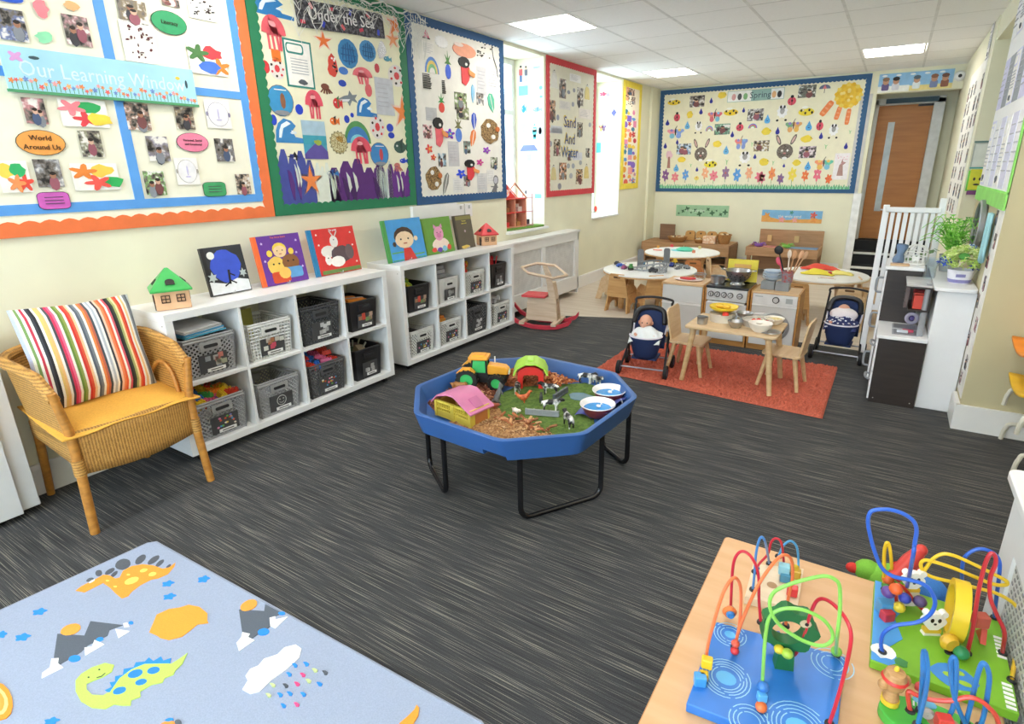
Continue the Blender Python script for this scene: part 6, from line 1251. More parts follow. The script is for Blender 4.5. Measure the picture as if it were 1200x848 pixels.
# ================================================================== RUGS, FARM TRAY, ROCKER, DOLL'S HOUSE
t = thing('play_rug', 'pale grey blue play rug printed with dinosaurs, mountains and clouds', 'rug', (.86, .99, .001))
ox, oy = .86, .99
b = MB(mat('#9fabc4', .9, 'fabric', scale=12, var=.04))
P = [(.905, .978), (2.54, 1.022), (2.66, .98), (2.62, -1.2), (.66, -1.2), (.843, .49), (.885, .955)]
b.prism([(x-ox, y-oy) for x, y in P], 0, .010); b.build('rug_body', t, bev=.003)
b = MB(mat('#9aa3b8', .9, 'fabric')); b.tube([(x-ox, y-oy, .006) for x, y in P], .006, 5, closed=True); b.build('bound_edge', t)
for i, (n, c, pts) in enumerate(RUG_ART):
    b = MB(mat('#'+c, .9, 'fabric', scale=12, var=.04)); b.prism([(x-ox, y-oy) for x, y in pts], .0095, .0108+.00004*i, back=False); b.build(n, t, smooth=0)

# ---- skin-modifier animal
def critter(name, label, cat, loc, rz, s, m, kind='cow', group=None, pose=0):
    SKL = {   # joints: name: (x forward, y side, z, radius)
     'cow': dict(b0=(-.5, 0, .72, .2), b1=(0, 0, .68, .24), b2=(.45, 0, .74, .2), n=(.68, 0, .86, .13), h=(.82, 0, .95, .13), mz=(1.06, 0, .84, .09),
        lf=[(.4, .15, .5, .1), (.42, .16, .26, .06), (.4, .16, 0, .065)], lb=[(-.46, .15, .5, .13), (-.52, .16, .28, .065), (-.46, .16, 0, .065)], tail=[(-.66, 0, .74, .035), (-.74, 0, .35, .03)], ear=(.78, .18, 1.0, .04), horn=1),
     'hen': dict(b0=(-.3, 0, .42, .16), b1=(0, 0, .38, .26), b2=(.22, 0, .48, .2), n=(.36, 0, .7, .12), h=(.42, 0, .88, .13), mz=(.62, 0, .84, .05), lf=[(.02, .1, .2, .06), (.02, .1, .1, .04), (.06, .1, 0, .06)], lb=None, tail=[(-.48, 0, .62, .12), (-.6, 0, .8, .06)], ear=None),
     'kang': dict(b0=(-.1, 0, .4, .24), b1=(.02, 0, .66, .2), b2=(.1, 0, .95, .15), n=(.14, 0, 1.15, .1), h=(.2, 0, 1.3, .13), mz=(.38, 0, 1.24, .08), lf=[(.2, .14, .9, .06), (.3, .14, .75, .05), (.36, .12, .68, .05)], lb=[(-.02, .2, .3, .14), (-.12, .22, .12, .08), (.2, .22, .04, .07)], tail=[(-.35, 0, .2, .1), (-.7, 0, .06, .06)], ear=(.16, .1, 1.52, .05)),
     'pig': dict(b0=(-.45, 0, .42, .24), b1=(0, 0, .42, .28), b2=(.38, 0, .44, .24), n=(.55, 0, .5, .18), h=(.68, 0, .54, .17), mz=(.9, 0, .48, .1), lf=[(.32, .16, .22, .1), (.34, .16, .1, .07), (.34, .16, 0, .07)], lb=[(-.36, .16, .22, .11), (-.38, .16, .1, .07), (-.36, .16, 0, .07)], tail=[(-.66, 0, .55, .03), (-.74, 0, .6, .03)], ear=(.62, .15, .72, .05)),
    }[kind]
    V = []; E_ = []; Rr = []
    def add(p, par=None): V.append(p[:3]); Rr.append(p[3]); (E_.append((par, len(V)-1)) if par is not None else None); return len(V)-1
    i1 = add(SKL['b1']); i0 = add(SKL['b0'], i1); i2 = add(SKL['b2'], i1); n_ = add(SKL['n'], i2); h = add(SKL['h'], n_); add(SKL['mz'], h)
    for key, root in (('lf', i2 if kind != 'hen' else i1), ('lb', i0)):
        if SKL[key]:
            for sg in (-1, 1):
                p = root
                for j in SKL[key]: p = add((j[0]+(.06*sg*pose if key == 'lf' else -.06*sg*pose), j[1]*sg, j[2], j[3]), p)
    p = i0
    for j in SKL['tail']: p = add(j, p)
    if SKL['ear']:
        for sg in (-1, 1): e = SKL['ear']; add((e[0], e[1]*sg, e[2], e[3]), h)
    me = bpy.data.meshes.new(name); bm = bmesh.new(); L = bm.verts.layers.skin.verify(); vs = [bm.verts.new(v) for v in V]
    for v, r in zip(vs, Rr): v[L].radius = (r, r)
    vs[0][L].use_root = True
    for a, c in E_: bm.edges.new((vs[a], vs[c]))
    bm.to_mesh(me); bm.free(); me.materials.append(m)
    o = bpy.data.objects.new('tmp', me); COL.objects.link(o); o.modifiers.new('skin', 'SKIN'); sb = o.modifiers.new('sub', 'SUBSURF'); sb.levels = sb.render_levels = 1
    bpy.context.view_layer.update()
    m2 = bpy.data.meshes.new_from_object(o.evaluated_get(bpy.context.evaluated_depsgraph_get())); bpy.data.objects.remove(o); bpy.data.meshes.remove(me)
    m2.materials.clear(); m2.materials.append(m); m2.polygons.foreach_set('use_smooth', [True]*len(m2.polygons)); m2.name = name
    if kind == 'hen':
        pass
    o = bpy.data.objects.new(name, m2); COL.objects.link(o); o.location = loc; o.rotation_euler = (0, 0, rz); o.scale = (s,)*3
    return tag(o, label, cat, group)
# ---- octagonal tray on its folding stand
TZ = .43
t = thing('farm_tray', 'blue octagonal play tray on a black folding stand, filled with a toy farm', 'play table', (1.89, 2.285, 0), math.radians(-4))
BL = mat('#345f9f', .38, var=.03, scale=8)
def octa(r, ch):   # square of half width r with chamfer ch
    return [(r, -r+ch), (r, r-ch), (r-ch, r), (-r+ch, r), (-r, r-ch), (-r, -r+ch), (-r+ch, -r), (r-ch, -r)]
def octa_r(r, ch, n=3):
    P = octa(r, ch); o = []
    for i in range(8):
        a, p, c = Vector(P[i-1]), Vector(P[i]), Vector(P[(i+1) % 8]); u = (a-p).normalized()*.035; w = (c-p).normalized()*.035
        for k in range(n+1): s = k/n; o.append(tuple((p+u)*(1-s)**2+p*2*s*(1-s)+(p+w)*s**2))
    return o
b = MB(BL); rings = [(.465, .225, TZ-.105), (.492, .245, TZ-.02), (.497, .25, TZ-.004), (.488, .246, TZ), (.474, .238, TZ-.003), (.468, .235, TZ-.012), (.44, .212, TZ-.078)]
vs = []; fs = []; n = 32
for r, c, z in rings: vs += [(x, y, z) for x, y in octa_r(r, c)]
for i in range(len(rings)-1): fs += [(i*n+k, i*n+(k+1) % n, (i+1)*n+(k+1) % n, (i+1)*n+k) for k in range(n)]
fs.append(tuple(range((len(rings)-1)*n, len(rings)*n))); fs.append(tuple(range(n-1, -1, -1)))
b.add(vs, fs); tray = b.build('tray', t, smooth=0)
cb = MB(BL); cb.box(.19, -.48, TZ-.10, .115, .09, .042); cut = cb.build('cutter', t, smooth=0)      # hand notch in the lower edge
md = tray.modifiers.new('notch', 'BOOLEAN'); md.operation = 'DIFFERENCE'; md.object = cut
bpy.context.view_layer.update(); me = bpy.data.meshes.new_from_object(tray.evaluated_get(bpy.context.evaluated_depsgraph_get()))
tray.modifiers.clear(); tray.data = me; me.name = 'tray'; bpy.data.objects.remove(cut)
me.polygons.foreach_set('use_smooth', [True]*len(me.polygons)); me.set_sharp_from_angle(angle=math.radians(42))
def uframe(P0, P1, zt=.345):
    p0 = Vector((*P0, 0)); p1 = Vector((*P1, 0)); d = (p1-p0).normalized(); r = .05
    pts = [p0+Vector((0, 0, zt)), p0+Vector((0, 0, r+.013))]+[p0+d*(r*(1-math.cos(a)))+Vector((0, 0, .013+r*(1-math.sin(a)))) for a in (.4, .8, 1.2)]+[p0+d*r+Vector((0, 0, .013)), p1-d*r+Vector((0, 0, .013))]
    pts += [p1-d*(r*(1-math.sin(a)))+Vector((0, 0, .013+r*(1-math.cos(a)))) for a in (.4, .8, 1.2)]+[p1+Vector((0, 0, r+.013)), p1+Vector((0, 0, zt))]
    return pts
M_i = (T(1.89, 2.285, 0, rz=math.radians(-4))).inverted()
loc2 = lambda x, y: tuple((M_i @ Vector((x, y, 0)))[:2])
for A_, B_ in (((2.122, 1.885), (2.339, 2.235)), ((1.716, 1.872), (1.462, 2.045)), ((2.335, 2.56), (2.13, 2.70)), ((1.62, 2.66), (1.46, 2.45))):
    b = MB(mat('#17171a', .25)); b.tube(uframe(loc2(*A_), loc2(*B_)), .0125, 10); b.build('stand_frame', t)
for A_, B_ in (((1.716, 1.872), (2.122, 1.885)), ((1.46, 2.45), (1.462, 2.045)), ((2.339, 2.235), (2.335, 2.56))):
    b = MB(mat('#17171a', .25)); p, q_ = loc2(*A_), loc2(*B_); b.tube([(*p, .34), (*q_, .34)], .01, 8); b.build('cross_tube', t)
FZ = TZ-.0775
tm = T(1.89, 2.285, 0, rz=math.radians(-4))
# loose filling
def patch(name, lab, cat, pts, m, h, seed, rough=.006, kind='stuff', n=26):
    xs = [p[0] for p in pts]; ys = [p[1] for p in pts]; q = random.Random(seed); bm = bmesh.new()
    f = bm.faces.new([bm.verts.new((x, y, 0)) for x, y in pts]); r = bmesh.ops.triangulate(bm, faces=[f])
    for _ in range(4): bmesh.ops.subdivide_edges(bm, edges=[e for e in bm.edges if e.calc_length() > .03], cuts=1, use_grid_fill=False); bmesh.ops.triangulate(bm, faces=bm.faces[:])
    for v in bm.verts: v.co.z = 0 if v.is_boundary else h*(.6+.4*q.random())+rough*q.random()
    me = bpy.data.meshes.new(name); bm.to_mesh(me); bm.free(); me.materials.append(m)
    o = bpy.data.objects.new(name, me); COL.objects.link(o); o.location = (0, 0, FZ+.0005); o['kind'] = kind; tag(o, lab, cat); return o
GR = [(1.80, 2.06), (1.90, 2.12), (2.02, 2.10), (2.12, 2.03), (2.26, 2.08), (2.30, 2.24), (2.22, 2.38), (2.27, 2.52), (2.16, 2.68), (2.02, 2.71), (1.86, 2.58), (1.72, 2.46), (1.70, 2.30), (1.78, 2.2)]
g = patch('grass_mat', 'green grass mat in the middle of the play tray', 'grass', GR, mat('#5f7a34', .95, 'speck', h2='#4a6628', scale=60), .005, 3, .002)
q = random.Random(8)
SAND = mat('#b58a5c', .95, 'speck', h2='#8a5f3a', scale=90); STRAW = mat('#b06a42', .9, 'speck', h2='#7a4428', scale=70)
patch('sand', 'light brown sand heaped at the front edge of the play tray', 'sand', [(1.70, 1.93), (1.96, 1.92), (2.18, 1.94), (2.28, 2.05), (2.12, 2.05), (2.0, 2.11), (1.88, 2.12), (1.80, 2.1), (1.78, 2.2), (1.70, 2.1)], SAND, .012, 4)
patch('straw', 'rust coloured straw heaped along the back of the play tray', 'straw', [(1.64, 2.45), (1.74, 2.47), (1.86, 2.6), (2.0, 2.72), (1.86, 2.70), (1.62, 2.70), (1.53, 2.62), (1.52, 2.5)], STRAW, .02, 5)
patch('wood_chips', 'dark reddish wood chips along the left of the play tray', 'wood chips', [(1.46, 2.06), (1.60, 1.98), (1.70, 2.1), (1.78, 2.2), (1.70, 2.3), (1.64, 2.42), (1.50, 2.45), (1.45, 2.2)], mat('#8a5038', .95, 'speck', h2='#59301f', scale=80), .016, 6)
def bits(name, lab, n, cx, cy, rx, ry, cols, z, sz, seed):
    q = random.Random(seed); b = MB()
    for k in range(n):
        a = q.uniform(0, 2*PI); r = q.random()**.5; b.use(mat('#'+cols[k % len(cols)], .9)); b.box(cx+rx*r*math.cos(a), cy+ry*r*math.sin(a), FZ+z+q.uniform(0, .01), sz*q.uniform(.6, 1.6), sz*.35, sz*.22, q.uniform(0, 6), q.uniform(-.6, .6), q.uniform(-.5, .5))
    o = b.build(name, smooth=0, kind='stuff'); tag(o, lab, 'loose filling')
bits('straw_pieces', 'loose orange straw pieces on the straw behind the toy barn', 260, 1.77, 2.62, .2, .09, ('c87a4a', 'a85a34', 'd89a68', '8a4a2c'), .018, .022, 1)
bits('wood_pieces', 'loose wood pieces around the pink roofed stable', 260, 1.60, 2.2, .13, .2, ('a06a48', '7a4a34', 'c89a74', '93523c'), .014, .018, 2)
bits('sand_grains', 'loose gravel grains on the sand at the tray front', 320, 1.98, 2.02, .24, .07, ('c8a070', '9a7048', 'd8b488', '86603c'), .010, .011, 3)
bits('dry_leaves', 'dry brown leaves scattered on the sand edge', 40, 2.02, 2.08, .16, .05, ('b06a44', 'd8a878', '8a5a3a'), .014, .03, 4)
# tractor
t = thing('toy_tractor', 'yellow and green toy tractor with black wheels at the back of the tray', 'toy tractor', (1.582, 2.375, FZ+.012), math.radians(24))
YE = mat('#eca431', .35); GN = mat('#3fbf6a', .35); TY = mat('#1b1b1d', .6)
b = MB(TY); b.box(.02, 0, .05, .19, .06, .045); b.box(.105, 0, .052, .05, .07, .04); b.build('chassis', t, bev=.006)
b = MB(YE); b.prism([(.02, .075), (.135, .075), (.14, .1), (.12, .118), (.03, .13)], -.032, .032, 'y'); b.build('bonnet', t, bev=.006)
b = MB(TY)
for sx in (-.06, .025):
    for sy in (-.034, .034): b.tube([(sx, sy, .07), (sx*.85+.0, sy*.92, .155)], .005, 6)
b.box(-.02, 0, .075, .1, .08, .02); b.build('cab_frame', t)
b = MB(GN); b.box(-.018, 0, .115, .074, .066, .07); b.build('cab_window', t, bev=.004)
b = MB(YE); b.box(-.018, 0, .163, .105, .088, .018); b.box(-.018, 0, .174, .07, .06, .01); b.build('cab_roof', t, bev=.006)
for sx, r, w in ((-.075, .055, .036), (.08, .042, .03)):
    for sy in (-1, 1):
        b = MB(TY); M = T(sx, sy*.062, r, rx=PI/2); b.lathe([(r*.62, -w/2), (r, -w/2), (r, w/2), (r*.62, w/2)], 18, M)
        for k in range(14): a = 2*PI*k/14; b.box(sx+r*math.cos(a), sy*.062, r+r*math.sin(a), .008, w, .01, ry=-a)
        wh = b.build('wheel', t); b = MB(GN); b.lathe([(.001, -w*.3), (r*.62, -w*.42), (r*.62, w*.42), (r*.4, w*.3), (.001, w*.44)], 14, M); b.build('hub', wh)
for sy in (-1, 1): b = MB(YE); b.prism([(-.13, .09), (-.1, .118), (-.055, .118), (-.03, .095), (-.05, .108), (-.1, .105)], sy*.045, sy*.078, 'y'); b.build('mudguard', t)
b = MB(mat('#d8d8d8', .4)); b.box(.14, 0, .086, .006, .04, .02); b.tube([(.06, .02, .12), (.06, .02, .16)], .004, 6); b.build('grille', t)
# barn with red arch and lime roof
t = thing('toy_barn', 'red toy barn arch with a lime green curved roof on the grass mat', 'toy barn', (1.785, 2.525, FZ+.008), math.radians(30)); t.scale = (1.1,)*3
RD = mat('#e0352f', .4); LG = mat('#a8d84a', .4)
w, h = .062, .085
for y in (-.05, .05):
    b = MB(RD); out = [(w, 0), (w, .07)]+[(w*math.cos(a), .07+.04*math.sin(a)) for a in [PI*k/8 for k in range(1, 8)]]+[(-w, .07), (-w, 0)]
    b.prism(out+[(-.037, 0), (-.037, .06), (-.03, .068), (.03, .068), (.037, .06), (.037, 0)], y-.006, y+.006, 'y'); b.build('arch_wall', t)
b = MB(RD); b.bb(-.062, -.056, -.05, .05, 0, .07); b.build('side_wall', t); b = MB(RD); b.bb(.056, .062, -.05, .05, 0, .07); b.build('side_wall', t)
b = MB(LG); R8 = [(.085*math.cos(PI*k/5), .068+.062*math.sin(PI*k/5)) for k in range(6)]; R9 = [(x*.9, .068+(z-.068)*.88) for x, z in R8][::-1]; b.prism(R8+R9, -.068, .068, 'y'); b.box(0, 0, .13, .028, .05, .006); b.build('roof', t, bev=.002)
# pink roofed stable
t = thing('toy_stable', 'toy stable with a pink roof and yellow barred walls, front left of tray', 'toy stable', (1.728, 2.01, FZ+.008), math.radians(-8))
YL = mat('#dcc24a', .45); PK = mat('#cf7aa2', .4)
for x in (-.112, -.005, .005, .112): b = MB(YL); b.box(x, -.062, .04, .014, .016, .08); b.build('post', t)
for x0, x1 in ((-.105, -.01), (.01, .105)):
    b = MB(YL); b.bb(x0, x1, -.066, -.056, .0, .034); b.bb(x0, x1, -.066, -.056, .07, .08); b.bb(x0, x1, -.066, -.056, .044, .05)
    for k in range(8): x = x0+.006+(x1-x0-.012)*k/7; b.bb(x-.002, x+.002, -.064, -.058, .034, .07)
    b.build('barred_wall', t)
b = MB(mat('#b98a3a', .5)); b.bb(-.115, .115, -.05, .06, 0, .01); b.bb(.108, .116, -.06, .06, 0, .078); b.bb(-.116, -.108, -.06, .06, 0, .078); b.bb(-.115, .115, .052, .06, 0, .078); b.build('side_walls', t)
b = MB(YL); b.prism([(-.055, .0), (.055, 0), (.055, .08), (-.055, .08)], .113, .120, 'x'); b.use(mat('#b8743a', .5)); b.bb(.119, .122, -.04, .04, .008, .07); b.build('end_door', t)
b = MB(PK); prof = [(-.132, .072), (-.09, .112), (-.02, .132), (.02, .132), (.05, .118), (.055, .113), (.132, .07)]; b.prism(prof+[(x, z-.008) for x, z in prof[::-1]], -.08, .075, 'y'); b.build('roof', t, bev=.002)
b = MB(mat('#c06c96', .4)); b.box(.09, 0, .096, .06, .05, .01, ry=.6); b.build('roof_hatch', t, bev=.002)
# bowls of water
for k, (x, y, lab) in enumerate(((2.235, 2.535, 'maroon bowl of blue water at the right of the tray, farther of two'), (2.262, 2.345, 'maroon bowl of blue water at the right of the tray, nearer of two'))):
    t = thing('water_bowl', lab, 'bowl', (x, y, FZ+.006), 0, 'bowls of water in the farm tray')
    b = MB(mat('#8a3a3e', .35)); b.lathe([(.045, 0), (.055, .006), (.07, .035), (.082, .058)], 28); b.build('outer_shell', t)
    b = MB(mat('#f3f2f0', .25)); b.lathe([(.001, .008), (.046, .01), (.066, .034), (.079, .058), (.083, .060), (.084, .056)], 28); b.build('white_lining', t)
    b = MB(mat('#2f8fd8', .08)); b.lathe([(.001, .036), (.066, .036)], 28); b.build('water', t)
    b = MB(mat('#f6f4f0', .4)); b.ball(.0, .01, .042, .012, .008, .007, 8, 6); b.tube([(.008, .01, .045), (.012, .01, .056), (.018, .01, .056)], .003, 5); b.build('toy_swan', t)
    b = MB(mat('#f6f4f0', .4)); b.tube(catmull([(.086+.0, -.04, .0), (.09, -.045, .022), (.082, -.04, .036), (.085, -.05, .04)], 4), .004, 6); b.build('white_hook', t)
b = MB(mat('#5a64b8', .3, alpha=.85)); b.grid(lambda u, v: Vector((2.17+.165*u, 2.29+.30*v, FZ+.006+.016*abs(math.sin(6*u+5*v))+.05*max(0, u-.6)*2)), 14, 16); tag(b.build('blue_gauze'), 'crumpled blue violet gauze around the water bowls', 'cloth')
b = MB(mat('#5f7f8a', .25)); b.prism([(x*1.0+2.10, y+2.50) for x, y in blob(4, 14, .25, .075, .06)], FZ+.0075, FZ+.010); tag(b.build('toy_pond'), 'grey blue pond cutout on the grass mat beside the farther bowl', 'pond')
for (x0, y0), (x1, y1), c, l in (((1.965, 2.185), (2.115, 2.235), '8f9396', 'pale grey toy fence plank at the front of the grass mat'), ((1.998, 2.40), (2.0, 2.53), '5a6068', 'dark grey toy fence plank in the middle of the grass mat')):
    b = MB(mat('#'+c, .5)); L = math.hypot(x1-x0, y1-y0); b.at(T((x0+x1)/2, (y0+y1)/2, FZ+.008, rz=math.atan2(y1-y0, x1-x0))); b.bb(-L/2, L/2, -.006, .006, 0, .026); b.bb(-L/2, L/2, -.011, .011, 0, .005)
    for k in range(5): b.bb(-L/2+L*k/4-.002, -L/2+L*k/4+.002, -.008, .008, 0, .028)
    tag(b.build('toy_fence', bev=.001), l, 'toy fence')
COW = mat('#f2f0ec', .5, 'speck', h2='#1c1b1d', scale=1.7); G_ = FZ+.008
for x, y, a, l in ((1.79, 2.385, -60, 'black and white toy cow beside the red barn wall, head to the right'), (1.945, 2.455, 200, 'black and white toy cow right of the red barn'), (2.03, 2.69, 10, 'black and white toy cow at the back of the grass, left of two'), (2.09, 2.685, -30, 'mostly black toy cow at the back of the grass, right of two'), (2.05, 2.275, 25, 'black and white toy cow behind the pale grey fence plank'), (2.205, 2.165, 140, 'black and white toy cow at the front right of the grass')):
    critter('toy_cow', l, 'toy cow', (x, y, G_), math.radians(a), .064, COW if 'mostly' not in l else mat('#2a292b', .5, 'speck', h2='#e8e6e2', scale=1.2), 'cow', 'toy cows on the grass mat', .5)
critter('toy_calf', 'small dark toy calf between the fence planks', 'toy calf', (1.955, 2.345, G_), math.radians(120), .038, mat('#2c3034', .5), 'cow')
critter('toy_kangaroo', 'grey toy kangaroo beside the pink roofed stable', 'toy kangaroo', (1.785, 2.215, G_), math.radians(40), .074, mat('#6f7276', .5), 'kang')
critter('toy_hen', 'orange toy hen on the grass mat', 'toy hen', (1.885, 2.295, G_), math.radians(30), .07, mat('#d8703a', .5, 'speck', h2='#b04a26', scale=5), 'hen')
critter('toy_hen', 'brown toy hen with a pale breast on the sand edge', 'toy hen', (2.045, 2.07, FZ+.012), math.radians(200), .05, mat('#c8895a', .5, 'speck', h2='#8a4a2c', scale=5), 'hen')
critter('toy_pig', 'white toy pig lying near the sand edge of the grass', 'toy pig', (1.915, 2.175, G_-.004), math.radians(-10), .036, mat('#efe0d4', .5), 'pig')
critter('toy_pig', 'brown toy pig between the tractor and the pink roof', 'toy pig', (1.51, 2.245, FZ+.02), math.radians(20), .06, mat('#a8703c', .5), 'pig')
critter('toy_pig', 'reddish toy pig in front of the grey kangaroo', 'toy pig', (1.80, 2.145, FZ+.014), math.radians(10), .044, mat('#b0604a', .5), 'pig')
# ---- wooden rocker
t = thing('rocking_toy', 'plain wood rocking toy with red runners, seat and a ring handle', 'rocking toy', (.56, 4.73, 0), math.radians(12))
BW = mat('#dcc6ad', .5, 'wood', h2='#c9ae90', scale=5); RR = mat('#c73344', .4)
for sy, z0 in ((-.13, 0), (.13, 0)):
    b = MB(RR); pts = [(-.34, .15), (-.28, .08), (-.18, .03), (-.06, .006), (.08, .004), (.2, .02), (.3, .06), (.33, .1)]
    b.prism(pts+[(x+.0, z+.04) for x, z in pts[::-1]], sy-.013, sy+.013, 'y'); b.build('runner', t, bev=.003)
for x in (-.16, .16): b = MB(BW); b.box(x, 0, .062, .05, .34, .026); b.build('cross_bar', t, bev=.003)
b = MB(BW); b.prism([(-.15, .07), (.17, .07), (.15, .27), (.1, .30), (-.13, .30)], -.06, -.04, 'y'); b.build('side_panel', t); b = MB(BW); b.prism([(-.15, .07), (.17, .07), (.15, .27), (.1, .30), (-.13, .30)], .04, .06, 'y'); b.build('side_panel', t)
b = MB(mat('#d84a50', .4)); b.box(-.06, 0, .31, .24, .2, .022); b.build('seat', t, bev=.006)
b = MB(BW); b.prism([(.10, .06), (.17, .05), (.15, .3), (.10, .52), (.06, .6), (.02, .6), (.05, .5), (.08, .3)], -.05, -.028, 'y'); b.build('upright', t, bev=.003)
b = MB(BW); b.prism([(.10, .28), (.15, .28), (.12, .44), (.06, .44)], -.028, .06, 'y'); b.build('front_panel', t, bev=.003)
b = MB(BW); b.tube([(-.20, -.02, .57), (-.12, .2, .58), (.06, .23, .56), (.24, .02, .51), (.16, -.17, .51), (-.08, -.18, .55)], .014, 4, closed=True); b.build('ring_handle', t, smooth=0)
# ---- doll's house on the window sill
t = thing('dolls_house', 'red and pink open dolls house on a strip of green turf on the sill', 'dolls house', (-.12, 5.28, SZ+.0185), PI/2-.12)
PC = mat('#e09a80', .5); RE = mat('#d8433c', .5)
b = MB(mat('#6f9a44', .9, 'fabric')); b.bb(-.27, .42, -.1, .10, 0, .022); b.build('turf_base', t, bev=.008)
for z in (.022, .17, .31): b = MB(RE if z > .1 else PC); b.bb(-.22, .14, -.07, .07, z, z+.01); b.build('floor_board', t)
for x in (-.22, -.05, .13): b = MB(PC); b.bb(x, x+.012, -.07, .07, .03, .32); b.build('upright', t)
for k, (x0, x1, z0, z1, c) in enumerate(((-.21, -.05, .03, .17, 'e8584a'), (-.04, .13, .03, .17, 'e6b8a0'), (-.21, -.05, .18, .31, 'a06a50'), (-.04, .13, .18, .31, 'e8584a'))):
    b = MB(mat('#'+c, .6)); b.bb(x0, x1, .058, .066, z0, z1); b.use(mat('#fbfbfb', .5)); b.prism(ell((x0+x1)/2+.02, z0+.075, .035, .045, 12), .058, .054, 'y', False); b.build('room_wall', t, smooth=0)
b = MB(PC)
for s in (-1, 1): b.tube([(-.04+s*.19, -.065, .32), (-.04, -.065, .47)], .010, 4); b.tube([(-.04+s*.19, .065, .32), (-.04, .065, .47)], .010, 4)
b.build('gable_frame', t, smooth=0)
b = MB(RE); b.prism([(-.2, .32), (.12, .32), (-.04, .455)], .06, .068, 'y'); b.use(mat('#f6f2f4', .5)); b.prism(ell(-.04, .37, .05, .04, 12), .06, .055, 'y', False); b.build('gable_wall', t, smooth=0)
for z in (.03, .17, .31): b = MB(mat('#d8a0a8', .5)); b.bb(.14, .26, -.07, .07, z, z+.008); b.build('balcony_floor', t)
for x, y in ((.25, -.065), (.25, .065)): b = MB(mat('#a86a78', .5)); b.tube([(x, y, .02), (x, y, .36)], .006, 6); b.build('balcony_post', t)
for x, z, c in ((-.14, .03, 'd83a3a'), (.04, .03, 'b8804a'), (-.13, .18, '8a5a34'), (.07, .18, 'e0d0c8'), (.2, .04, '3a3a44')): b = MB(mat('#'+c, .5)); b.bb(x-.03, x+.03, -.04, .01, z, z+.05); b.bb(x-.03, x+.03, .0, .01, z, z+.08); b.build('dolls_furniture', t)
# ================================================================== HOME CORNER: orange rug, small table, chairs, kitchen units
q = random.Random(4); b = MB(mat('#bf624c', .95, 'fabric', scale=6, var=.16)); RX0, RX1, RY0, RY1 = 1.56, 3.13, 3.80, 4.745
def shag(u, v): return Vector((RX0+(RX1-RX0)*u+.03*(v-.5)*0, RY0+(RY1-RY0)*v-.10*u*(1-v)+.02*u*v, .004+(.022*q.random() if 0 < u < 1 and 0 < v < 1 else 0)))
b.grid(shag, 150, 90); tag(b.build('shaggy_rug', smooth=0), 'terracotta orange shaggy rug under the small wooden table', 'rug')
BI = mat('#dfc29a', .45, 'wood', h2='#cfae82', scale=4); BI2 = mat('#d9b98c', .45, 'wood', h2='#c6a273', scale=4)
t = thing('play_table', 'small birch table with round splayed legs on the orange rug', 'table', (2.50, 4.09, .02), math.radians(-1))
b = MB(BI); b.prism(rrect(-.30, .30, -.215, .215, .025), .385, .402); b.build('tabletop', t, bev=.003)
for sx in (-1, 1):
    for sy in (-1, 1): b = MB(BI2); b.tube([(sx*.295, sy*.2, 0), (sx*.245, sy*.165, .386)], [.016, .022], 12); b.build('leg', t); b = MB(BI2); b.cyl(sx*.245, sy*.165, .372, .386, .032, 12); b.build('leg_collar', t)
def birch_chair(label, loc, rz):
    t = thing('birch_chair', label, 'chair', loc, rz, 'birch chairs at the small table')
    b = MB(BI); b.prism(rrect(-.125, .125, -.125, .125, .03), .225, .243); b.build('seat', t, bev=.003)
    b = MB(BI); b.at(T(0, .112, .235, rx=-.16)); b.prism([(-.105, 0), (.105, 0), (.12, .22), (.09, .24), (-.09, .24), (-.12, .22)], -.007, .007, 'y'); b.build('backrest', t, bev=.003)
    for sx in (-1, 1):
        for sy in (-1, 1): b = MB(BI2); b.tube([(sx*.125, sy*.13, 0), (sx*.09, sy*.085, .226)], [.012, .017], 10); b.build('leg', t)
    return t
birch_chair('birch chair at the left end of the small table, behind the doll pushchair', (2.18, 4.13, .02), math.radians(88))
birch_chair('birch chair at the right end of the small table', (2.82, 4.17, .02), math.radians(-95))
TT = .4225
def lathe_thing(name, label, cat, x, y, z, parts, group=None, rz=0, sq=(1, 1)):
    if len(parts) == 1:
        nm, m, prof = parts[0]; b = MB(m); b.lathe(prof, 24, sq=sq); o = tag(b.build(name), label, cat, group); o.location = (x, y, z); o.rotation_euler = (0, 0, rz); return o
    t = thing(name, label, cat, (x, y, z), rz, group)
    for nm, m, prof in parts: b = MB(m); b.lathe(prof, 24, sq=sq); b.build(nm, t)
    return t
def bowlp(r, h, th=.003, foot=.5): return [(r*foot, 0), (r*.8, h*.4), (r, h), (r-th, h), (r*.8-th, h*.42), (.001, th)]
CERAM = mat('#efe9df', .35); SIEVE = mat('#b9b4a8', .5)
lathe_thing('mixing_bowl', 'steel mixing bowl in the middle front of the small table', 'bowl', 2.51, 4.0, TT, [('b', STEEL, bowlp(.052, .045))])
lathe_thing('serving_bowl', 'cream bowl with red marks at the front right of the small table', 'bowl', 2.675, 3.975, TT, [('bowl', CERAM, bowlp(.078, .06)), ('red_mark', mat('#d8404a'), [(.001, .012), (.035, .014), (.035, .013)])])
lathe_thing('serving_bowl', 'cream bowl of pale pasta at the back right of the small table', 'bowl', 2.72, 4.22, TT, [('bowl', CERAM, bowlp(.068, .045)), ('food', mat('#e8d8a0', .8, 'speck', h2='#c8b070', scale=60), [(.001, .04), (.055, .036), (.05, .02)])])
lathe_thing('beaker', 'ribbed steel cup at the left corner of the small table', 'cup', 2.29, 3.99, TT, [('b', STEEL, [(.034, 0), (.038, .05), (.040, .052), (.036, .05), (.032, .003), (.001, .003)])])
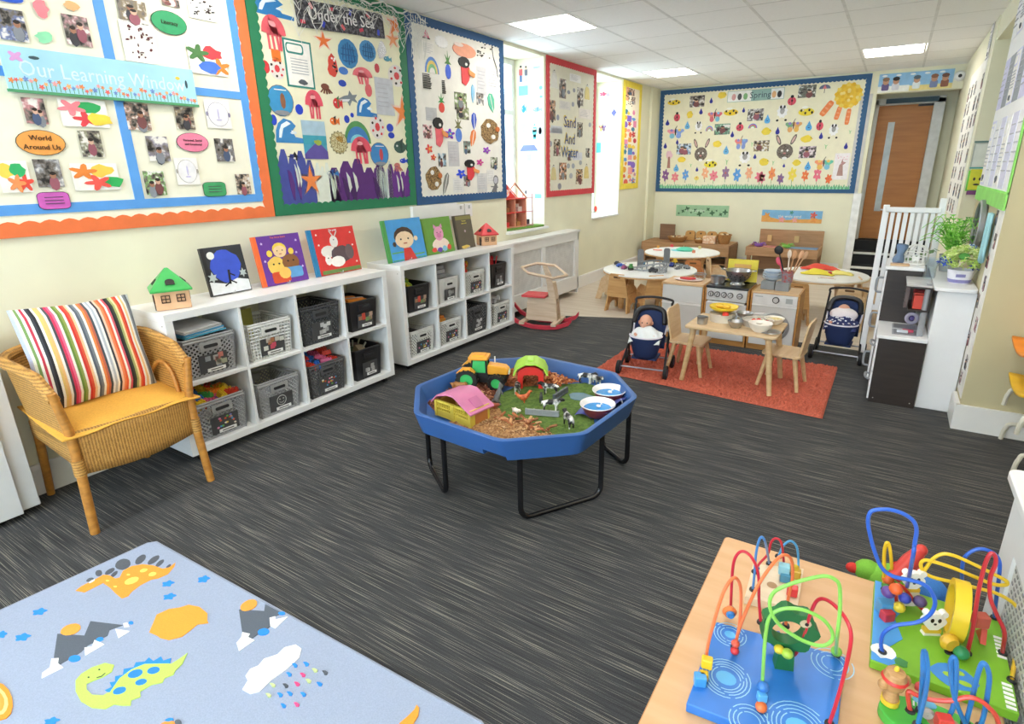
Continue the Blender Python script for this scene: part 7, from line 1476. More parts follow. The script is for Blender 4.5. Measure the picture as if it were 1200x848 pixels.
t = thing('strainer', 'steel sieve bowl with a foot at the back of the small table', 'strainer', (2.52, 4.24, TT)); b = MB(STEEL); b.lathe([(.03, 0), (.02, .012), (.045, .03), (.056, .055), (.058, .055), (.048, .03), (.001, .014)], 22); b.build('bowl', t); b = MB(STEEL); b.tube([(.055, 0, .053), (.13, .02, .056)], .004, 6); b.build('handle', t)
t = thing('round_tin', 'round cream tin holding yellow and red toy food', 'tin', (2.39, 4.14, TT)); b = MB(mat('#ddd6c8', .45)); b.lathe([(.085, 0), (.09, .055), (.092, .057), (.086, .055), (.082, .004), (.001, .004)], 26); b.build('tin', t); b = MB(mat('#d8d0c0', .5)); b.lathe([(.001, .045), (.084, .045)], 20); b.build('lid', t)
t = thing('round_tin', 'second cream tin with tomatoes and a yellow lemon', 'tin', (2.63, 4.13, TT)); b = MB(mat('#c9c2b6', .45)); b.lathe([(.095, 0), (.102, .04), (.104, .042), (.097, .04), (.092, .004), (.001, .004)], 26); b.build('tin', t); b = MB(mat('#d8d0c4', .5)); b.lathe([(.001, .028), (.094, .028)], 20); b.build('lining', t)
for x, y, z, c, r, l in ((2.415, 4.115, .06, 'd83a2c', .024, 'red toy tomato in the nearer cream tin'), (2.61, 4.10, .045, 'd8402c', .018, 'red toy tomato in the second tin, left'), (2.635, 4.13, .045, 'd8382c', .018, 'red toy tomato in the second tin, middle'), (2.69, 4.11, .045, 'c8342c', .016, 'red toy tomato in the second tin, right'), (2.662, 4.085, .045, 'f0b83c', .02, 'yellow toy lemon in the second tin')):
    b = MB(mat('#'+c, .35)); b.ball(0, 0, 0, r, r, r*.85); b.use(mat('#4a8a3a')); b.cyl(0, 0, r*.7, r*.95, r*.2, 6); o = tag(b.build('toy_fruit'), l, 'toy food'); o.location = (x, y, TT+z-.008)
t = thing('yellow_dish', 'bright yellow dish on top of the nearer cream tin', 'dish', (2.38, 4.20, TT+.06)); b = MB(mat('#f2d02c', .4)); b.lathe([(.06, 0), (.095, .02), (.1, .035), (.094, .033), (.001, .008)], 24); b.build('dish', t)
b = MB(mat('#e8b83c', .5)); b.ball(.02, .0, .03, .03, .02, .015); b.ball(-.03, .01, .03, .03, .02, .015); b.build('toy_food', t)
lathe_thing('plate', 'steel plate under the cream bowl with red marks', 'plate', 2.735, 3.985, TT, [('p', STEEL, [(.04, 0), (.07, .006), (.068, .008), (.001, .003)])])
t = thing('glass_jar', 'clear plastic measuring jug in the middle of the small table', 'jug', (2.50, 4.09, TT)); b = MB(glass()); b.lathe([(.03, 0), (.034, .075), (.032, .075), (.028, .003), (.001, .003)], 16); b.build('jug', t); b = MB(mat('#8a8f94')); b.box(0, -.034, .045, .014, .002, .04); b.build('scale_marks', t)
# ---- play kitchen units
KW = mat('#c9924e', .5, 'wood', h2='#b07a3a', scale=5); KT = mat('#e0bd92', .45, 'wood', h2='#d2aa7c', scale=5); GREY = mat('#d6d8d6', .4, var=.01)
def unit(label, x0, x1, name):
    t = thing(name, label, 'play kitchen unit', ((x0+x1)/2, 5.11, 0)); w = (x1-x0)/2
    for s in (-1, 1): b = MB(KW); b.bb(*sorted((s*w, s*(w-.015))), -.15, .16, 0, .497); b.build('side_panel', t, bev=.002)
    b = MB(KW); b.bb(-w+.015, w-.015, .145, .16, .03, .497); b.build('back_panel', t); b = MB(KW); b.bb(-w+.015, w-.015, -.14, -.125, 0, .045); b.build('plinth', t)
    return t, w
t, w = unit('play kitchen cupboard, left of three units, with a white door', 1.655, 2.037, 'kitchen_cupboard')
b = MB(KT); b.bb(-w+.01, w-.01, -.158, .16, .485, .505); b.build('worktop', t, bev=.003)
for z0, z1, n in ((.335, .482, 'drawer_front'), (.05, .315, 'door')): b = MB(GREY); b.bb(-w+.017, w-.017, -.156, -.14, z0, z1); b.build(n, t, bev=.003)
b = MB(mat('#f0f0ee', .35)); b.bb(-w+.017, w-.017, -.163, -.14, .317, .333); b.build('handle_rail', t)
t, w = unit('play cooker with black hob and five round knobs, middle of three units', 2.043, 2.407, 'toy_cooker')
b = MB(mat('#1f1f21', .3)); b.bb(-w+.008, w-.008, -.162, .16, .488, .508); b.build('hob', t, bev=.003)
for sx, sy in ((-.09, -.06), (.09, -.06), (-.09, .08), (.09, .08)): b = MB(mat('#3a3a3c', .3)); b.lathe([(.055, 0), (.055, .002), (.045, .002)], 20, T(sx, sy, .508)); b.build('hot_plate', t)
b = MB(mat('#cfd0cf', .35)); b.bb(-w+.017, w-.017, -.158, -.14, .385, .486); b.build('control_panel', t, bev=.002)
for k, x in enumerate((-.128, -.075, -.02, .033, .108)): b = MB(mat('#2a2a2c', .4)); M = T(x, -.158, .438, rx=PI/2); b.lathe([(.024, 0), (.024, .006), (.019, .006)], 18, M); b.use(mat('#c8c8c8', .3)); b.lathe([(.018, .0), (.016, .018), (.001, .019)], 16, M); b.use(mat('#2a2a2c')); b.box(x, -.178, .438, .004, .003, .026, ry=.3*k); b.build('knob', t)
b = MB(GREY); b.bb(-w+.017, w-.017, -.156, -.14, .05, .365); b.build('oven_door', t, bev=.003)
b = MB(mat('#f0f0ee', .35)); b.bb(-w+.03, w-.03, -.175, -.14, .365, .378); b.build('handle_rail', t)
t, w = unit('play washing machine with a dark round door, right of three units', 2.418, 2.79, 'toy_washing_machine')
b = MB(KT); b.bb(-w+.01, w-.01, -.158, .16, .478, .493); b.build('worktop', t, bev=.003)
b = MB(mat('#dededc', .35)); b.bb(-w+.017, w-.017, -.158, -.14, .392, .476); b.build('control_panel', t, bev=.002)
b = MB(mat('#2a2a2c', .4)); M = T(.01, -.158, .435, rx=PI/2); b.lathe([(.027, 0), (.027, .006), (.021, .006)], 18, M); b.use(mat('#c8c8c8', .3)); b.lathe([(.02, 0), (.018, .018), (.001, .02)], 16, M); b.build('knob', t)
b = MB(mat('#aab0b0', .4)); b.bb(.085, .135, -.161, -.15, .415, .455); b.bb(-.15, -.09, -.16, -.15, .452, .46); b.build('display_panel', t)
b = MB(mat('#f0f0ee', .35)); b.bb(-w+.017, w-.017, -.166, -.14, .38, .391); b.build('handle_rail', t)
b = MB(GREY); b.bb(-w+.017, w-.017, -.156, -.14, .05, .378); b.build('front_panel', t, bev=.003)
b = MB(mat('#8a8d8f', .3)); M = T(.02, -.156, .215, rx=PI/2); b.lathe([(.115, 0), (.115, .012), (.095, .02), (.085, .014)], 30, M); dr = b.build('porthole_door', t); b = MB(mat('#1e2024', .12)); b.lathe([(.086, .012), (.06, .02), (.001, .022)], 26, M); b.build('dark_glass', dr)
# things on the units
t = thing('saucepan', 'small steel saucepan on the left of the hob', 'pan', (2.115, 5.07, .5105)); b = MB(STEEL); b.lathe([(.058, 0), (.06, .06), (.063, .062), (.057, .06), (.055, .004), (.001, .004)], 26); b.build('pan', t); b = MB(STEEL); b.tube([(.058, .0, .05), (.13, .03, .055)], .006, 6); b.build('handle', t)
t = thing('colander', 'large steel colander with a footed base on the hob', 'colander', (2.275, 5.10, .5105)); b = MB(STEEL); b.lathe([(.062, 0), (.05, .012), (.048, .02), (.085, .055), (.108, .115), (.118, .118), (.118, .122), (.105, .12), (.08, .06), (.045, .026), (.001, .024)], 30); b.build('bowl', t)
b = MB(mat('#3a3a3c', .5))
for r_, z in ((.094, .075), (.1, .092), (.082, .055)):
    for k in range(14): a = 2*PI*k/14+r_*30; b.ball(r_*math.cos(a), r_*math.sin(a), z, .005, .005, .004, 6, 4)
b.build('drain_holes', t, kind='stuff')
for s in (-1, 1): b = MB(STEEL); b.tube(catmull([(s*.115, -.03, .12), (s*.14, -.02, .122), (s*.14, .02, .122), (s*.115, .03, .12)], 4), .004, 6); b.build('handle', t)
b = MB(mat('#e2cf3e', .5)); b.bb(-.125, .125, -.007, .007, 0, .19); b.use(mat('#d8a85a')); b.bb(-.07, .07, -.009, -.006, .10, .15); bx = tag(b.build('yellow_box', bev=.002), 'yellow box standing behind the steel colander', 'box'); bx.location = (2.275, 5.245, .51); bx.rotation_euler = (-.05, 0, 0)
t = thing('tray', 'oval white tray with a red lid on the left kitchen unit', 'tray', (1.85, 5.1, .506)); b = MB(mat('#ecdcd8', .4)); b.lathe([(.1, 0), (.125, .012), (.12, .014), (.001, .004)], 24, sq=(1.05, .62)); b.build('tray_body', t); b = MB(mat('#d8343c', .45)); b.prism([(p[0]*.17-.01, p[1]*.1) for p in blob(3, 12, .35)], .014, .024); b.build('red_lid', t)
b = MB(glass()); b.lathe([(.001, 0), (.045, .004), (.06, .05), (.058, .05), (.04, .008)], 18); b.use(mat('#9aa3a8')); b.tube([(.05*math.cos(a*PI/6), .05*math.sin(a*PI/6), .05) for a in range(12)], .004, 5, closed=True); o = tag(b.build('plastic_bowl'), 'clear plastic bowl at the back of the left kitchen unit', 'bowl'); o.location = (1.93, 5.19, .506)
for x, y, l in ((2.52, 5.12, 'left of the pair'), (2.635, 5.10, 'right of the pair')):
    b = MB(mat('#84878a', .45)); b.bb(-.052, .052, -.055, .055, 0, .062); b.use(mat('#9a9da0', .45)); b.bb(-.05, .05, -.053, .053, .062, .064); o = tag(b.build('grey_tin', bev=.005), 'square grey tin on the washing machine, '+l, 'tin'); o.location = (x, y, .494)
for k in range(4):
    b = MB(mat(('#e6ecf2', '#cfdcea', '#dfe7ee', '#c4d4e6')[k], .35)); b.lathe([(.04, 0), (.08-.003*k, .02), (.083-.003*k, .026), (.001, .012)], 22); o = tag(b.build('toy_plate'), 'pale blue and white toy plate stacked on the grey tins, %s' % ('lowest', 'second', 'third', 'topmost')[k], 'plate', 'stacked toy plates'); o.location = (2.535, 5.17, .56+.018*k)
t = thing('utensil_jar', 'speckled jar of cooking spoons on the washing machine', 'jar', (2.655, 5.13, .559)); b = MB(mat('#8a8086', .4, 'speck', h2='#b0524e', scale=60)); b.lathe([(.04, 0), (.046, .09), (.048, .092), (.042, .09), (.038, .004), (.001, .004)], 22); b.build('jar', t)
for k, (c, a, bb2, L, r_) in enumerate((('1b1b1d', -.30, .1, .24, .034), ('e0506a', -.40, -.1, .15, .022), ('c8966a', .12, .1, .2, .018), ('d8a880', .3, -.05, .21, .016), ('caa07a', .42, .12, .22, .018), ('e8d8c8', -.02, .0, .2, .016))):
    b = MB(mat('#'+c, .5)); b.tube([(0, 0, 0), (0, 0, L)], .006, 6); b.ball(0, 0, L+.02, r_, .008, .036); o = tag(b.build('cooking_spoon'), ('black ladle', 'pink spoon', 'wooden spoon nearest the middle', 'wooden spoon to the right', 'wooden spatula farthest right', 'pale spoon')[k]+' standing in the speckled jar', 'spoon'); o.location = (2.655+.015*math.sin(a*3), 5.13, .566); o.rotation_euler = (bb2*.5, a, 0)
# ---- dolls' pushchairs
def pushchair(label, loc, rz, dotted, lab2):
    t = thing('doll_pushchair', label, 'doll pushchair', loc, rz)
    BK = mat('#1c1d22', .4); NV = mat('#1c2f5c', .8, 'fabric', var=.08); TR = mat('#e6e2ee', .6)
    for s in (-1, 1):
        b = MB(BK); b.tube(catmull([(s*.135, .18, .49), (s*.14, .13, .36), (s*.145, .03, .2), (s*.16, -.13, .06)], 5), .0085, 8); b.build('frame_side', t)
        b = MB(BK); b.tube([(s*.145, .02, .21), (s*.16, .13, .06)], .008, 8); b.build('rear_strut', t)
        for y in (-.14, .13):
            M = T(s*.172, y, .052, ry=PI/2); b = MB(mat('#18181a', .7)); b.lathe([(.036, -.014), (.05, -.012), (.052, 0), (.05, .012), (.036, .014)], 18, M); wh = b.build('wheel', t); b = MB(mat('#3a4a7a', .4)); b.lathe([(.001, -.012), (.036, -.01), (.036, .01), (.001, .012)], 14, M); b.build('hub', wh)
    b = MB(BK); b.tube(catmull([(-.135, .18, .48), (-.13, .19, .51), (0, .195, .525), (.13, .19, .51), (.135, .18, .48)], 5), .009, 8); b.build('handlebar', t)
    b = MB(mat('#9a9ca8', .3, metal=.6)); b.tube([(-.16, -.13, .06), (.16, -.13, .06)], .006, 6); b.tube([(-.16, .12, .075), (.16, .12, .075)], .006, 6); b.build('axle', t)
    def pod(u, v):
        a = PI*(1.0+u); k = .55+.45*v**.6; return Vector((.118*k*math.cos(a)*1.0, -.05+.105*k*math.sin(a), .12+.17*v))
    b = MB(NV); b.grid(pod, 20, 8); b.grid(lambda u, v: Vector((-.118+.236*u, .05+.07*v, .17+.26*v+.03*math.sin(PI*u)*v)), 10, 8); b.bb(-.09, .09, -.10, .06, .118, .128); b.build('fabric_seat', t, solid=.006)
    b = MB(TR); b.tube([pod(i/20, 1) for i in range(21)], .006, 6); b.tube([(-.118, .05, .28), (-.125, .11, .36), (-.09, .13, .44), (0, .135, .465), (.09, .13, .44), (.125, .11, .36), (.118, .05, .28)], .006, 6); b.build('white_piping', t)
    b = MB(BK); b.tube(catmull([(-.115, .04, .36), (-.09, .1, .44), (0, .12, .46), (.09, .1, .44), (.115, .04, .36)], 5), .02, 8); b.build('hood', t)
    x, y, z = loc
    m = T(*loc, rz=rz)
    W_ = lambda p: tuple((m @ Vector(p)))
    d = thing('baby_doll', lab2[0], 'doll', W_((-.005, .01, .25)), rz); SK = mat('#dda48a', .55)
    hd = MB(SK); hx = -.02 if not dotted else .0
    hd.ball(hx, .03, .115, .048, .05, .056, 18, 14); hd.ball(hx, -.018, .102, .008, .01, .008, 8, 6); hd.ball(hx-.049, .03, .11, .008, .01, .014, 8, 6); hd.ball(hx+.049, .03, .11, .008, .01, .014, 8, 6); hd.ball(hx, .0, .088, .028, .022, .02, 10, 8)
    hd.use(mat('#3a2a28', .4)); hd.ball(hx-.018, -.014, .118, .006, .005, .006, 8, 6); hd.ball(hx+.018, -.014, .118, .006, .005, .006, 8, 6); hd.use(mat('#b85a58', .5)); hd.ball(hx, -.021, .085, .009, .004, .003, 8, 6); hd.build('head', d)
    b = MB(mat('#e8b8b8', .8, 'fabric')); b.lathe([(.03, -.1), (.055, -.06), (.058, 0), (.045, .05), (.022, .072)], 16, T(0, .03, 0, rx=-.15)); b.build('romper', d)
    for s in (-1, 1): b = MB(SK); b.tube(catmull([(s*.045, .01, .045), (s*.08, -.02, .035), (s*.07, -.07, .04)], 4), [.018]*5+[.014]*4, 8); b.ball(s*.066, -.082, .042, .013, .015, .01, 8, 6); b.build('arm', d)
    b = MB(mat('#2c3566' if dotted else '#e6ebee', .9, 'fabric'))
    bf = lambda u, v: Vector(((u-.5)*.225, -.135+.13*v+.012*math.sin(9*u), .045+.05*math.sin(PI*u)*(.4+.6*v)-.055*(1-v)**2+.008*math.sin(14*u+6*v)))
    b.grid(bf, 18, 10)
    if dotted:
        b.use(mat('#f0f0f4', .8))
        for k in range(34): p = bf(.06+.88*((k*7) % 17)/17, .08+.84*((k*5) % 11)/11); b.ball(p.x, p.y, p.z+.004, .0055, .0055, .003, 6, 4)
    o = tag(b.build('blanket', solid=.006), lab2[1], 'blanket'); o.location = W_((0, .0, .25)); o.rotation_euler = (0, 0, rz)
    if dotted:
        b = MB(mat('#f0e6e8', .9, 'fabric')); b.ball(0, -.0, .10, .1, .06, .055, 16, 10); o = tag(b.build('white_pillow'), 'white pillow covering the doll in the right pushchair', 'pillow'); o.location = W_((0, .02, .245)); o.rotation_euler = (0, 0, rz)
pushchair('navy doll pushchair standing left of the small birch table', (1.90, 3.985, .008), math.radians(8), False, ('bald baby doll sitting in the left pushchair', 'pale blue white blanket over the doll in the left pushchair'))
pushchair('navy doll pushchair standing right of the kitchen units', (3.10, 5.07, .002), math.radians(-3), True, ('baby doll mostly hidden in the right pushchair', 'navy blanket with white dots in the right pushchair'))
# ---- white topped nursery tables and plywood chairs
PW = mat('#d8ab74', .5, 'wood', h2='#c3935a', scale=4); PW2 = mat('#e2c49c', .5, 'wood', h2='#d2b084', scale=4); PTOP = mat('#f4f3f0', .3, var=.006)
def nursery_table(label, x, y, r, m, ry=None):
    t = thing('nursery_table', label, 'table', (x, y, 0)); ry = ry or r
    b = MB(PTOP); b.prism(ell(0, 0, r, ry, 40), .388, .402); b.build('tabletop', t, bev=.002)
    b = MB(m); b.prism(ell(0, 0, r+.003, ry+.003, 40), .374, .388); b.build('plywood_edge', t)
    for k in range(4):
        a = PI/4+k*PI/2+.25; b = MB(m); b.at(T(r*.7*math.cos(a), ry*.7*math.sin(a), 0, rz=a+PI/2))
        b.prism([(-.06, 0), (.0, 0), (.03, .22), (.11, .375), (-.11, .375), (-.05, .22)], -.014, .014, 'y'); b.build('leg', t, bev=.002)
    return t
nursery_table('round white topped table with grey train track, beside the left wall', 1.13, 6.10, .50, PW, .53)
nursery_table('round white topped table with a turquoise dish, behind the train table', 1.02, 7.60, .48, PW, .5)
nursery_table('round white topped table with yellow cloth, right of the kitchen units', 2.78, 6.62, .44, PW2, .47)
def ply_chair(label, loc, rz, m, first=[]):
    t = thing('plywood_chair', label, 'chair', loc, rz, 'plywood chairs at the nursery tables')
    for s in (-1, 1):
        b = MB(m); b.at(T(s*.13, 0, 0, ry=s*-.10)); b.prism([(-.15, 0), (-.085, 0), (-.06, .075), (0, .10), (.06, .075), (.085, 0), (.15, 0), (.12, .19), (.095, .30), (-.02, .30), (-.09, .24)], -.008, .008, 'x'); b.build('side_panel', t, bev=.002)
    b = MB(m); b.bb(-.125, .125, -.10, .10, .19, .205); b.build('seat', t)
    b = MB(m); b.at(T(0, .115, .16, rx=-.08)); b.prism([(-.125, 0), (.125, 0), (.09, .235), (.075, .25), (-.075, .25), (-.09, .235)], -.008, .008, 'y'); b.build('backrest', t, bev=.002)
    b = MB(mat('#6a4a2c', .7)); b.at(T(0, .115, .16, rx=-.08)); b.prism(rrect(-.04, .04, .205, .225, .008), -.0095, .0095, 'y'); b.build('hand_slot', t)
ply_chair('plywood chair with its back to us at the front of the train table', (.97, 5.74, 0), PI-.1, PW)
ply_chair('plywood chair at the right front of the train table, turned sideways', (1.25, 5.82, 0), PI+.75, PW)
ply_chair('plywood chair at the left of the train table, mostly hidden', (.62, 6.25, 0), -PI/2, PW2)
ply_chair('orange brown plywood chair between the train table and the table behind', (1.36, 7.02, 0), PI+.15, mat('#d08a52', .5, 'wood', h2='#bd7843', scale=4))
ply_chair('pale plywood chair right of the turquoise dish table', (1.60, 7.25, 0), PI/2+.5, PW2)
ply_chair('pale plywood chair in front of the table with yellow cloth, behind the right pushchair', (3.10, 6.10, 0), PI-.1, PW2)
ply_chair('pale plywood chair at the right side of the table with yellow cloth', (3.27, 6.55, 0), PI/2+.2, PW2)
ply_chair('plywood chair under the table with yellow cloth, mostly hidden by the washing machine', (2.62, 6.06, 0), PI+.3, PW)
# toys on the train table
Z4 = .4025; GT = mat('#77797c', .5)
for x, y, l in ((.99, 6.17, 'left'), (1.22, 6.38, 'right')):
    b = MB(GT); b.prism(rrect(-.034, .034, 0, .20, .022), -.01, .01, 'y'); b.bb(-.034, .034, -.02, .02, 0, .02); o = tag(b.build('bridge_tower', bev=.002), 'grey toy bridge tower on the train table, %s one' % l, 'toy bridge'); o.location = (x, y, Z4); o.rotation_euler = (0, 0, .4)
t = thing('toy_track', 'grey looping toy track on the train table', 'toy track', (1.12, 6.15, Z4)); 
for k, (pts) in enumerate(([(-.14, -.2, .004), (0, -.22, .004), (.12, -.25, .03), (.16, -.22, .05), (.18, -.14, .04)], [(-.12, 0, .05), (0, .1, .07), (.1, .2, .05)], [(-.1, -.05, .02), (.05, -.08, .05), (.2, -.1, .08), (.24, -.2, .06), (.2, -.28, .004)], [(.05, .3, .004), (.2, .25, .02), (.3, .15, .03), (.28, .05, .004)], [(-.25, -.1, .004), (-.1, -.15, .02), (.0, -.12, .04)])):
    b = MB(GT if k % 2 else mat('#9a9c9e', .5)); c_ = catmull(pts, 6)
    for s in (-.012, .012): b.tube([(p.x+s, p.y+s*.5, p.z+.006) for p in c_], .008, 5)
    for p in c_[::3]: b.box(p.x, p.y, p.z+.004, .05, .018, .008, rz=.4); b.box(p.x, p.y, p.z*.5, .012, .012, max(.004, p.z), rz=.4)
    b.build('track_piece', t)
for k, (x, y, c, w, h, l) in enumerate(((.70, 6.20, '2c2c30', .05, .03, 'dark toy car at the left edge of the train table'), (.79, 6.08, '3a62c0', .07, .03, 'blue toy car on the train table'), (.88, 5.97, '9a4a78', .06, .03, 'purple toy car on the train table'), (.975, 5.93, '4a8a4a', .03, .05, 'green toy figure on the train table'), (1.15, 6.55, 'e0b83a', .04, .05, 'yellow toy figure at the back of the train table, left'), (1.27, 6.52, 'e8c03a', .04, .05, 'yellow toy figure at the back of the train table, right'), (1.29, 6.36, '3a4a9a', .05, .035, 'dark blue toy car right of the bridge tower'), (1.48, 6.30, '8a8a8e', .06, .03, 'grey toy car at the right edge of the train table'), (1.24, 5.90, '2a2a2e', .07, .04, 'black toy engine in front of the track'), (.95, 6.33, '6aa0d8', .05, .03, 'pale blue toy car left of the bridge'))):
    b = MB(mat('#'+c, .4)); b.box(0, 0, h*.45, w, .03, h*.5); b.box(-w*.08, 0, h*.8, w*.5, .026, h*.45); b.use(BLACKM)
    for sx in (-.3, .3): b.lathe([(h*.22, -.017), (h*.22, .017)], 8, T(w*sx, 0, h*.22, rx=PI/2))
    o = tag(b.build('toy_vehicle' if 'car' in l or 'engine' in l else 'toy_figure', bev=.002), l, 'toy'); o.location = (x, y, Z4); o.rotation_euler = (0, 0, k*.8); o.scale = (1.35,)*3
t = thing('toy_dish', 'turquoise moulded dish on the table behind the train table', 'dish', (1.03, 7.70, Z4)); b = MB(mat('#58c8a8', .45)); b.lathe([(.1, 0), (.11, .02), (.06, .045), (.001, .05)], 20, sq=(1.1, .9)); b.build('dish', t); b = MB(mat('#7fd8e0', .4)); b.prism(blob(3, 14, .2, .15, .1, -.06, 0), 0, .006); b.build('blue_rim', t)
for x, y, c, w, l in ((.70, 7.58, 'e89a8a', .16, 'salmon pink dough board on the table with the turquoise dish'), (.75, 8.0, 'e0485a', .05, 'red toy at the back of the table with the turquoise dish'), (1.19, 7.55, 'e08a6a', .05, 'orange toy in front of the turquoise dish'), (1.15, 7.98, 'd8c88a', .05, 'beige toy at the back right of the dish table'), (.62, 7.80, 'e8a84a', .04, 'amber toy at the left of the dish table')):
    b = MB(mat('#'+c, .5)); b.prism([(p[0]*w, p[1]*w*.6) for p in blob(int(x*90), 12, .3)], 0, .012 if w > .1 else .035); o = tag(b.build('toy_piece', bev=.003), l, 'toy'); o.location = (x, y, Z4)
for x, y, c, rx, ry, h, l in ((2.74, 6.95, 'e4503e', .17, .10, .05, 'crumpled red cloth at the back of the right hand table'), (2.75, 6.62, 'f0dc48', .14, .10, .045, 'crumpled yellow cloth on the right hand table, left'), (2.95, 6.70, 'eedf7a', .11, .09, .03, 'pale yellow cloth on the right hand table, right')):
    b = MB(mat('#'+c, .85, 'fabric')); b.grid(lambda u, v: Vector((rx*(2*u-1)*(1+.15*math.sin(5*v)), ry*(2*v-1)*(1+.2*math.sin(7*u)), max(.001, h*(1-abs(2*u-1)**3)*(1-abs(2*v-1)**3)*(.6+.4*math.sin(9*u+7*v))+.004))), 16, 14); o = tag(b.build('crumpled_cloth', solid=.004), l, 'cloth'); o.location = (x, y, Z4+.001)
b = MB(mat('#f0ece4', .5)); b.box(0, 0, .004, .16, .05, .008); b.use(mat('#c86a5a')); b.box(0, -.005, .009, .12, .015, .002); o = tag(b.build('menu_card'), 'white strip of card in front of the yellow cloth', 'card'); o.location = (2.86, 6.36, Z4)
b = MB(mat('#c83a34', .4)); b.ball(0, 0, .02, .024, .024, .02); b.use(mat('#5a9a4a')); b.ball(-.03, .01, .014, .03, .014, .012); o = tag(b.build('toy_tomato'), 'red and green toy vegetable between the yellow cloths', 'toy food'); o.location = (2.86, 6.58, Z4)
# ---- wooden sand units against the back wall
OW = mat('#b98f68', .6, 'wood', h2='#a27a54', scale=4); OD = mat('#a07a56', .6, 'wood', h2='#8b6746', scale=4)
t = thing('wooden_unit', 'long low wooden unit with loose parts, at the back left under the green poster', 'wooden unit', (.80, 8.84, 0))
b = MB(OW); b.bb(-.72, .60, -.26, .3, .355, .385); b.build('top_board', t, bev=.003)
for x0, x1 in ((-.72, -.06), (-.05, .60)): b = MB(OW); b.bb(x0, x1, -.265, -.245, .225, .355); b.build('front_board', t, bev=.003)
for x in (-.70, .56):
    for y in (-.24, .24): b = MB(OD); b.bb(x, x+.045, y, y+.045, 0, .355); b.build('leg', t)
b = MB(OD); b.bb(.585, .605, -.25, .3, .14, .355); b.build('end_board', t); b = MB(OD); b.bb(-.70, .58, -.2, .28, .09, .11); b.build('lower_shelf', t)
b = MB(mat('#8a6a52', .6, 'wood', h2='#775942', scale=4)); b.bb(-.12, .12, -.012, .012, 0, .24); o = tag(b.build('wooden_slab', bev=.003), 'dark wooden panel standing on the left unit', 'panel'); o.location = (.36, 8.95, .386)
for k in range(4):
    b = MB(mat('#d3a15f', .55, 'wood', h2='#bd8a48', scale=6)); b.prism(rrect(-.075, .075, 0, .15, .05), -.02, .02, 'y'); b.use(mat('#5a3c20')); b.prism(ell(0, .11, .014, .014, 10), -.0205, -.022, 'y', False)
    o = tag(b.build('wooden_block', bev=.003), 'honey coloured wooden block with a peg hole, %s of the row on the left unit' % ('first', 'second', 'third', 'fourth')[k], 'block', 'wooden blocks with peg holes'); o.location = (.71+.165*k, 9.0, .386); o.rotation_euler = (-.1, 0, 0)
WK = mat('#c08c52', .7, 'weave', h2='#8a5d30')
for x, y, rx, h, l in ((.58, 8.78, .14, .07, 'shallow wicker basket of shells at the left of the unit'), (1.27, 8.80, .10, .13, 'deep wicker basket of corks at the right end of the unit'), (.92, 8.74, .07, .05, 'small round wicker basket in the middle of the unit')):
    t = thing('wicker_basket', l, 'basket', (x, y, .386)); b = MB(WK); b.lathe([(rx*.7, 0), (rx*.95, h*.6), (rx, h), (rx*.93, h), (rx*.88, h*.6), (.001, .01)], 22); b.build('basket_body', t)
    b = MB(WK); b.tube([(rx*math.cos(a*PI/12), rx*math.sin(a*PI/12), h) for a in range(24)], .009, 6, closed=True); b.build('rim', t)
    q = random.Random(int(x*100)); b = MB()
    for k in range(16): b.use(mat(('#d8b07a', '#7a5a3a', '#ead8b8')[k % 3], .8)); a = q.uniform(0, 6.3); r_ = rx*.7*q.random()**.5; b.ball(r_*math.cos(a), r_*math.sin(a), h*.9+.02*q.random(), .02, .015, .015, 6, 4)
    b.build('loose_parts', t, kind='stuff')
b = MB(mat('#e0b08a', .6, 'speck', h2='#f0d8c0', scale=40)); b.bb(-.09, .09, -.06, .06, 0, .11); o = tag(b.build('woven_box', bev=.006), 'pink beige patterned box on the left unit', 'box'); o.location = (1.08, 8.74, .386)
t = thing('water_table', 'wooden water table with two basins and a backboard, under the seaside poster', 'water table', (2.14, 8.78, 0))
b = MB(OW); b.bb(-.42, .42, .26, .285, .20, .60); b.build('backboard', t, bev=.003)
for x0, x1, y0, y1, n in ((-.5, .42, -.26, -.235, 'front_board'), (-.5, -.475, -.235, .26, 'side_board'), (.395, .42, -.235, .26, 'side_board')): b = MB(OW); b.bb(x0, x1, y0, y1, .28, .40); b.build(n, t, bev=.003)
for x in (-.48, .37):
    for y in (-.235, .2): b = MB(OD); b.bb(x, x+.05, y, y+.05, 0, .28); b.build('leg', t)
for x0, x1, c, n in ((-.44, -.05, '#d88a86', 'red basin'), (-.01, .38, '#6fa8d8', 'blue basin')): b = MB(mat(c, .3)); b.bb(x0, x1, -.2, .22, .33, .375); b.build('basin', t, label=n, bev=.008)
b = MB(OD); b.bb(-.45, .38, .0, .26, .06, .27); b.build('storage_recess', t)
for x in (-.28, .08): b = MB(mat('#d8b47a', .5)); b.bb(x-.03, x+.03, .235, .26, .43, .52); b.build('tap_block', t, bev=.004)
for x, y, c, l in ((1.78, 8.70, '7a4a9a', 'purple toy crab on the left of the water table'), (2.14, 8.72, '7ab84a', 'green toy crab in the middle of the water table')):
    b = MB(mat('#'+c, .45)); b.ball(0, 0, .03, .06, .04, .025)
    for k in range(6): a = -1.2+k*.5; b.tube([(0, 0, .03), (.08*math.sin(a), .02, .07), (.1*math.sin(a), .0, .03)], .008, 5)
    o = tag(b.build('toy_crab'), l, 'toy'); o.location = (x, y, .376)
# ================================================================== RIGHT SIDE
DK = mat('#362c27', .45, 'wood', h2='#2c2420', scale=5); KWH = mat('#efeff0', .35, var=.006)
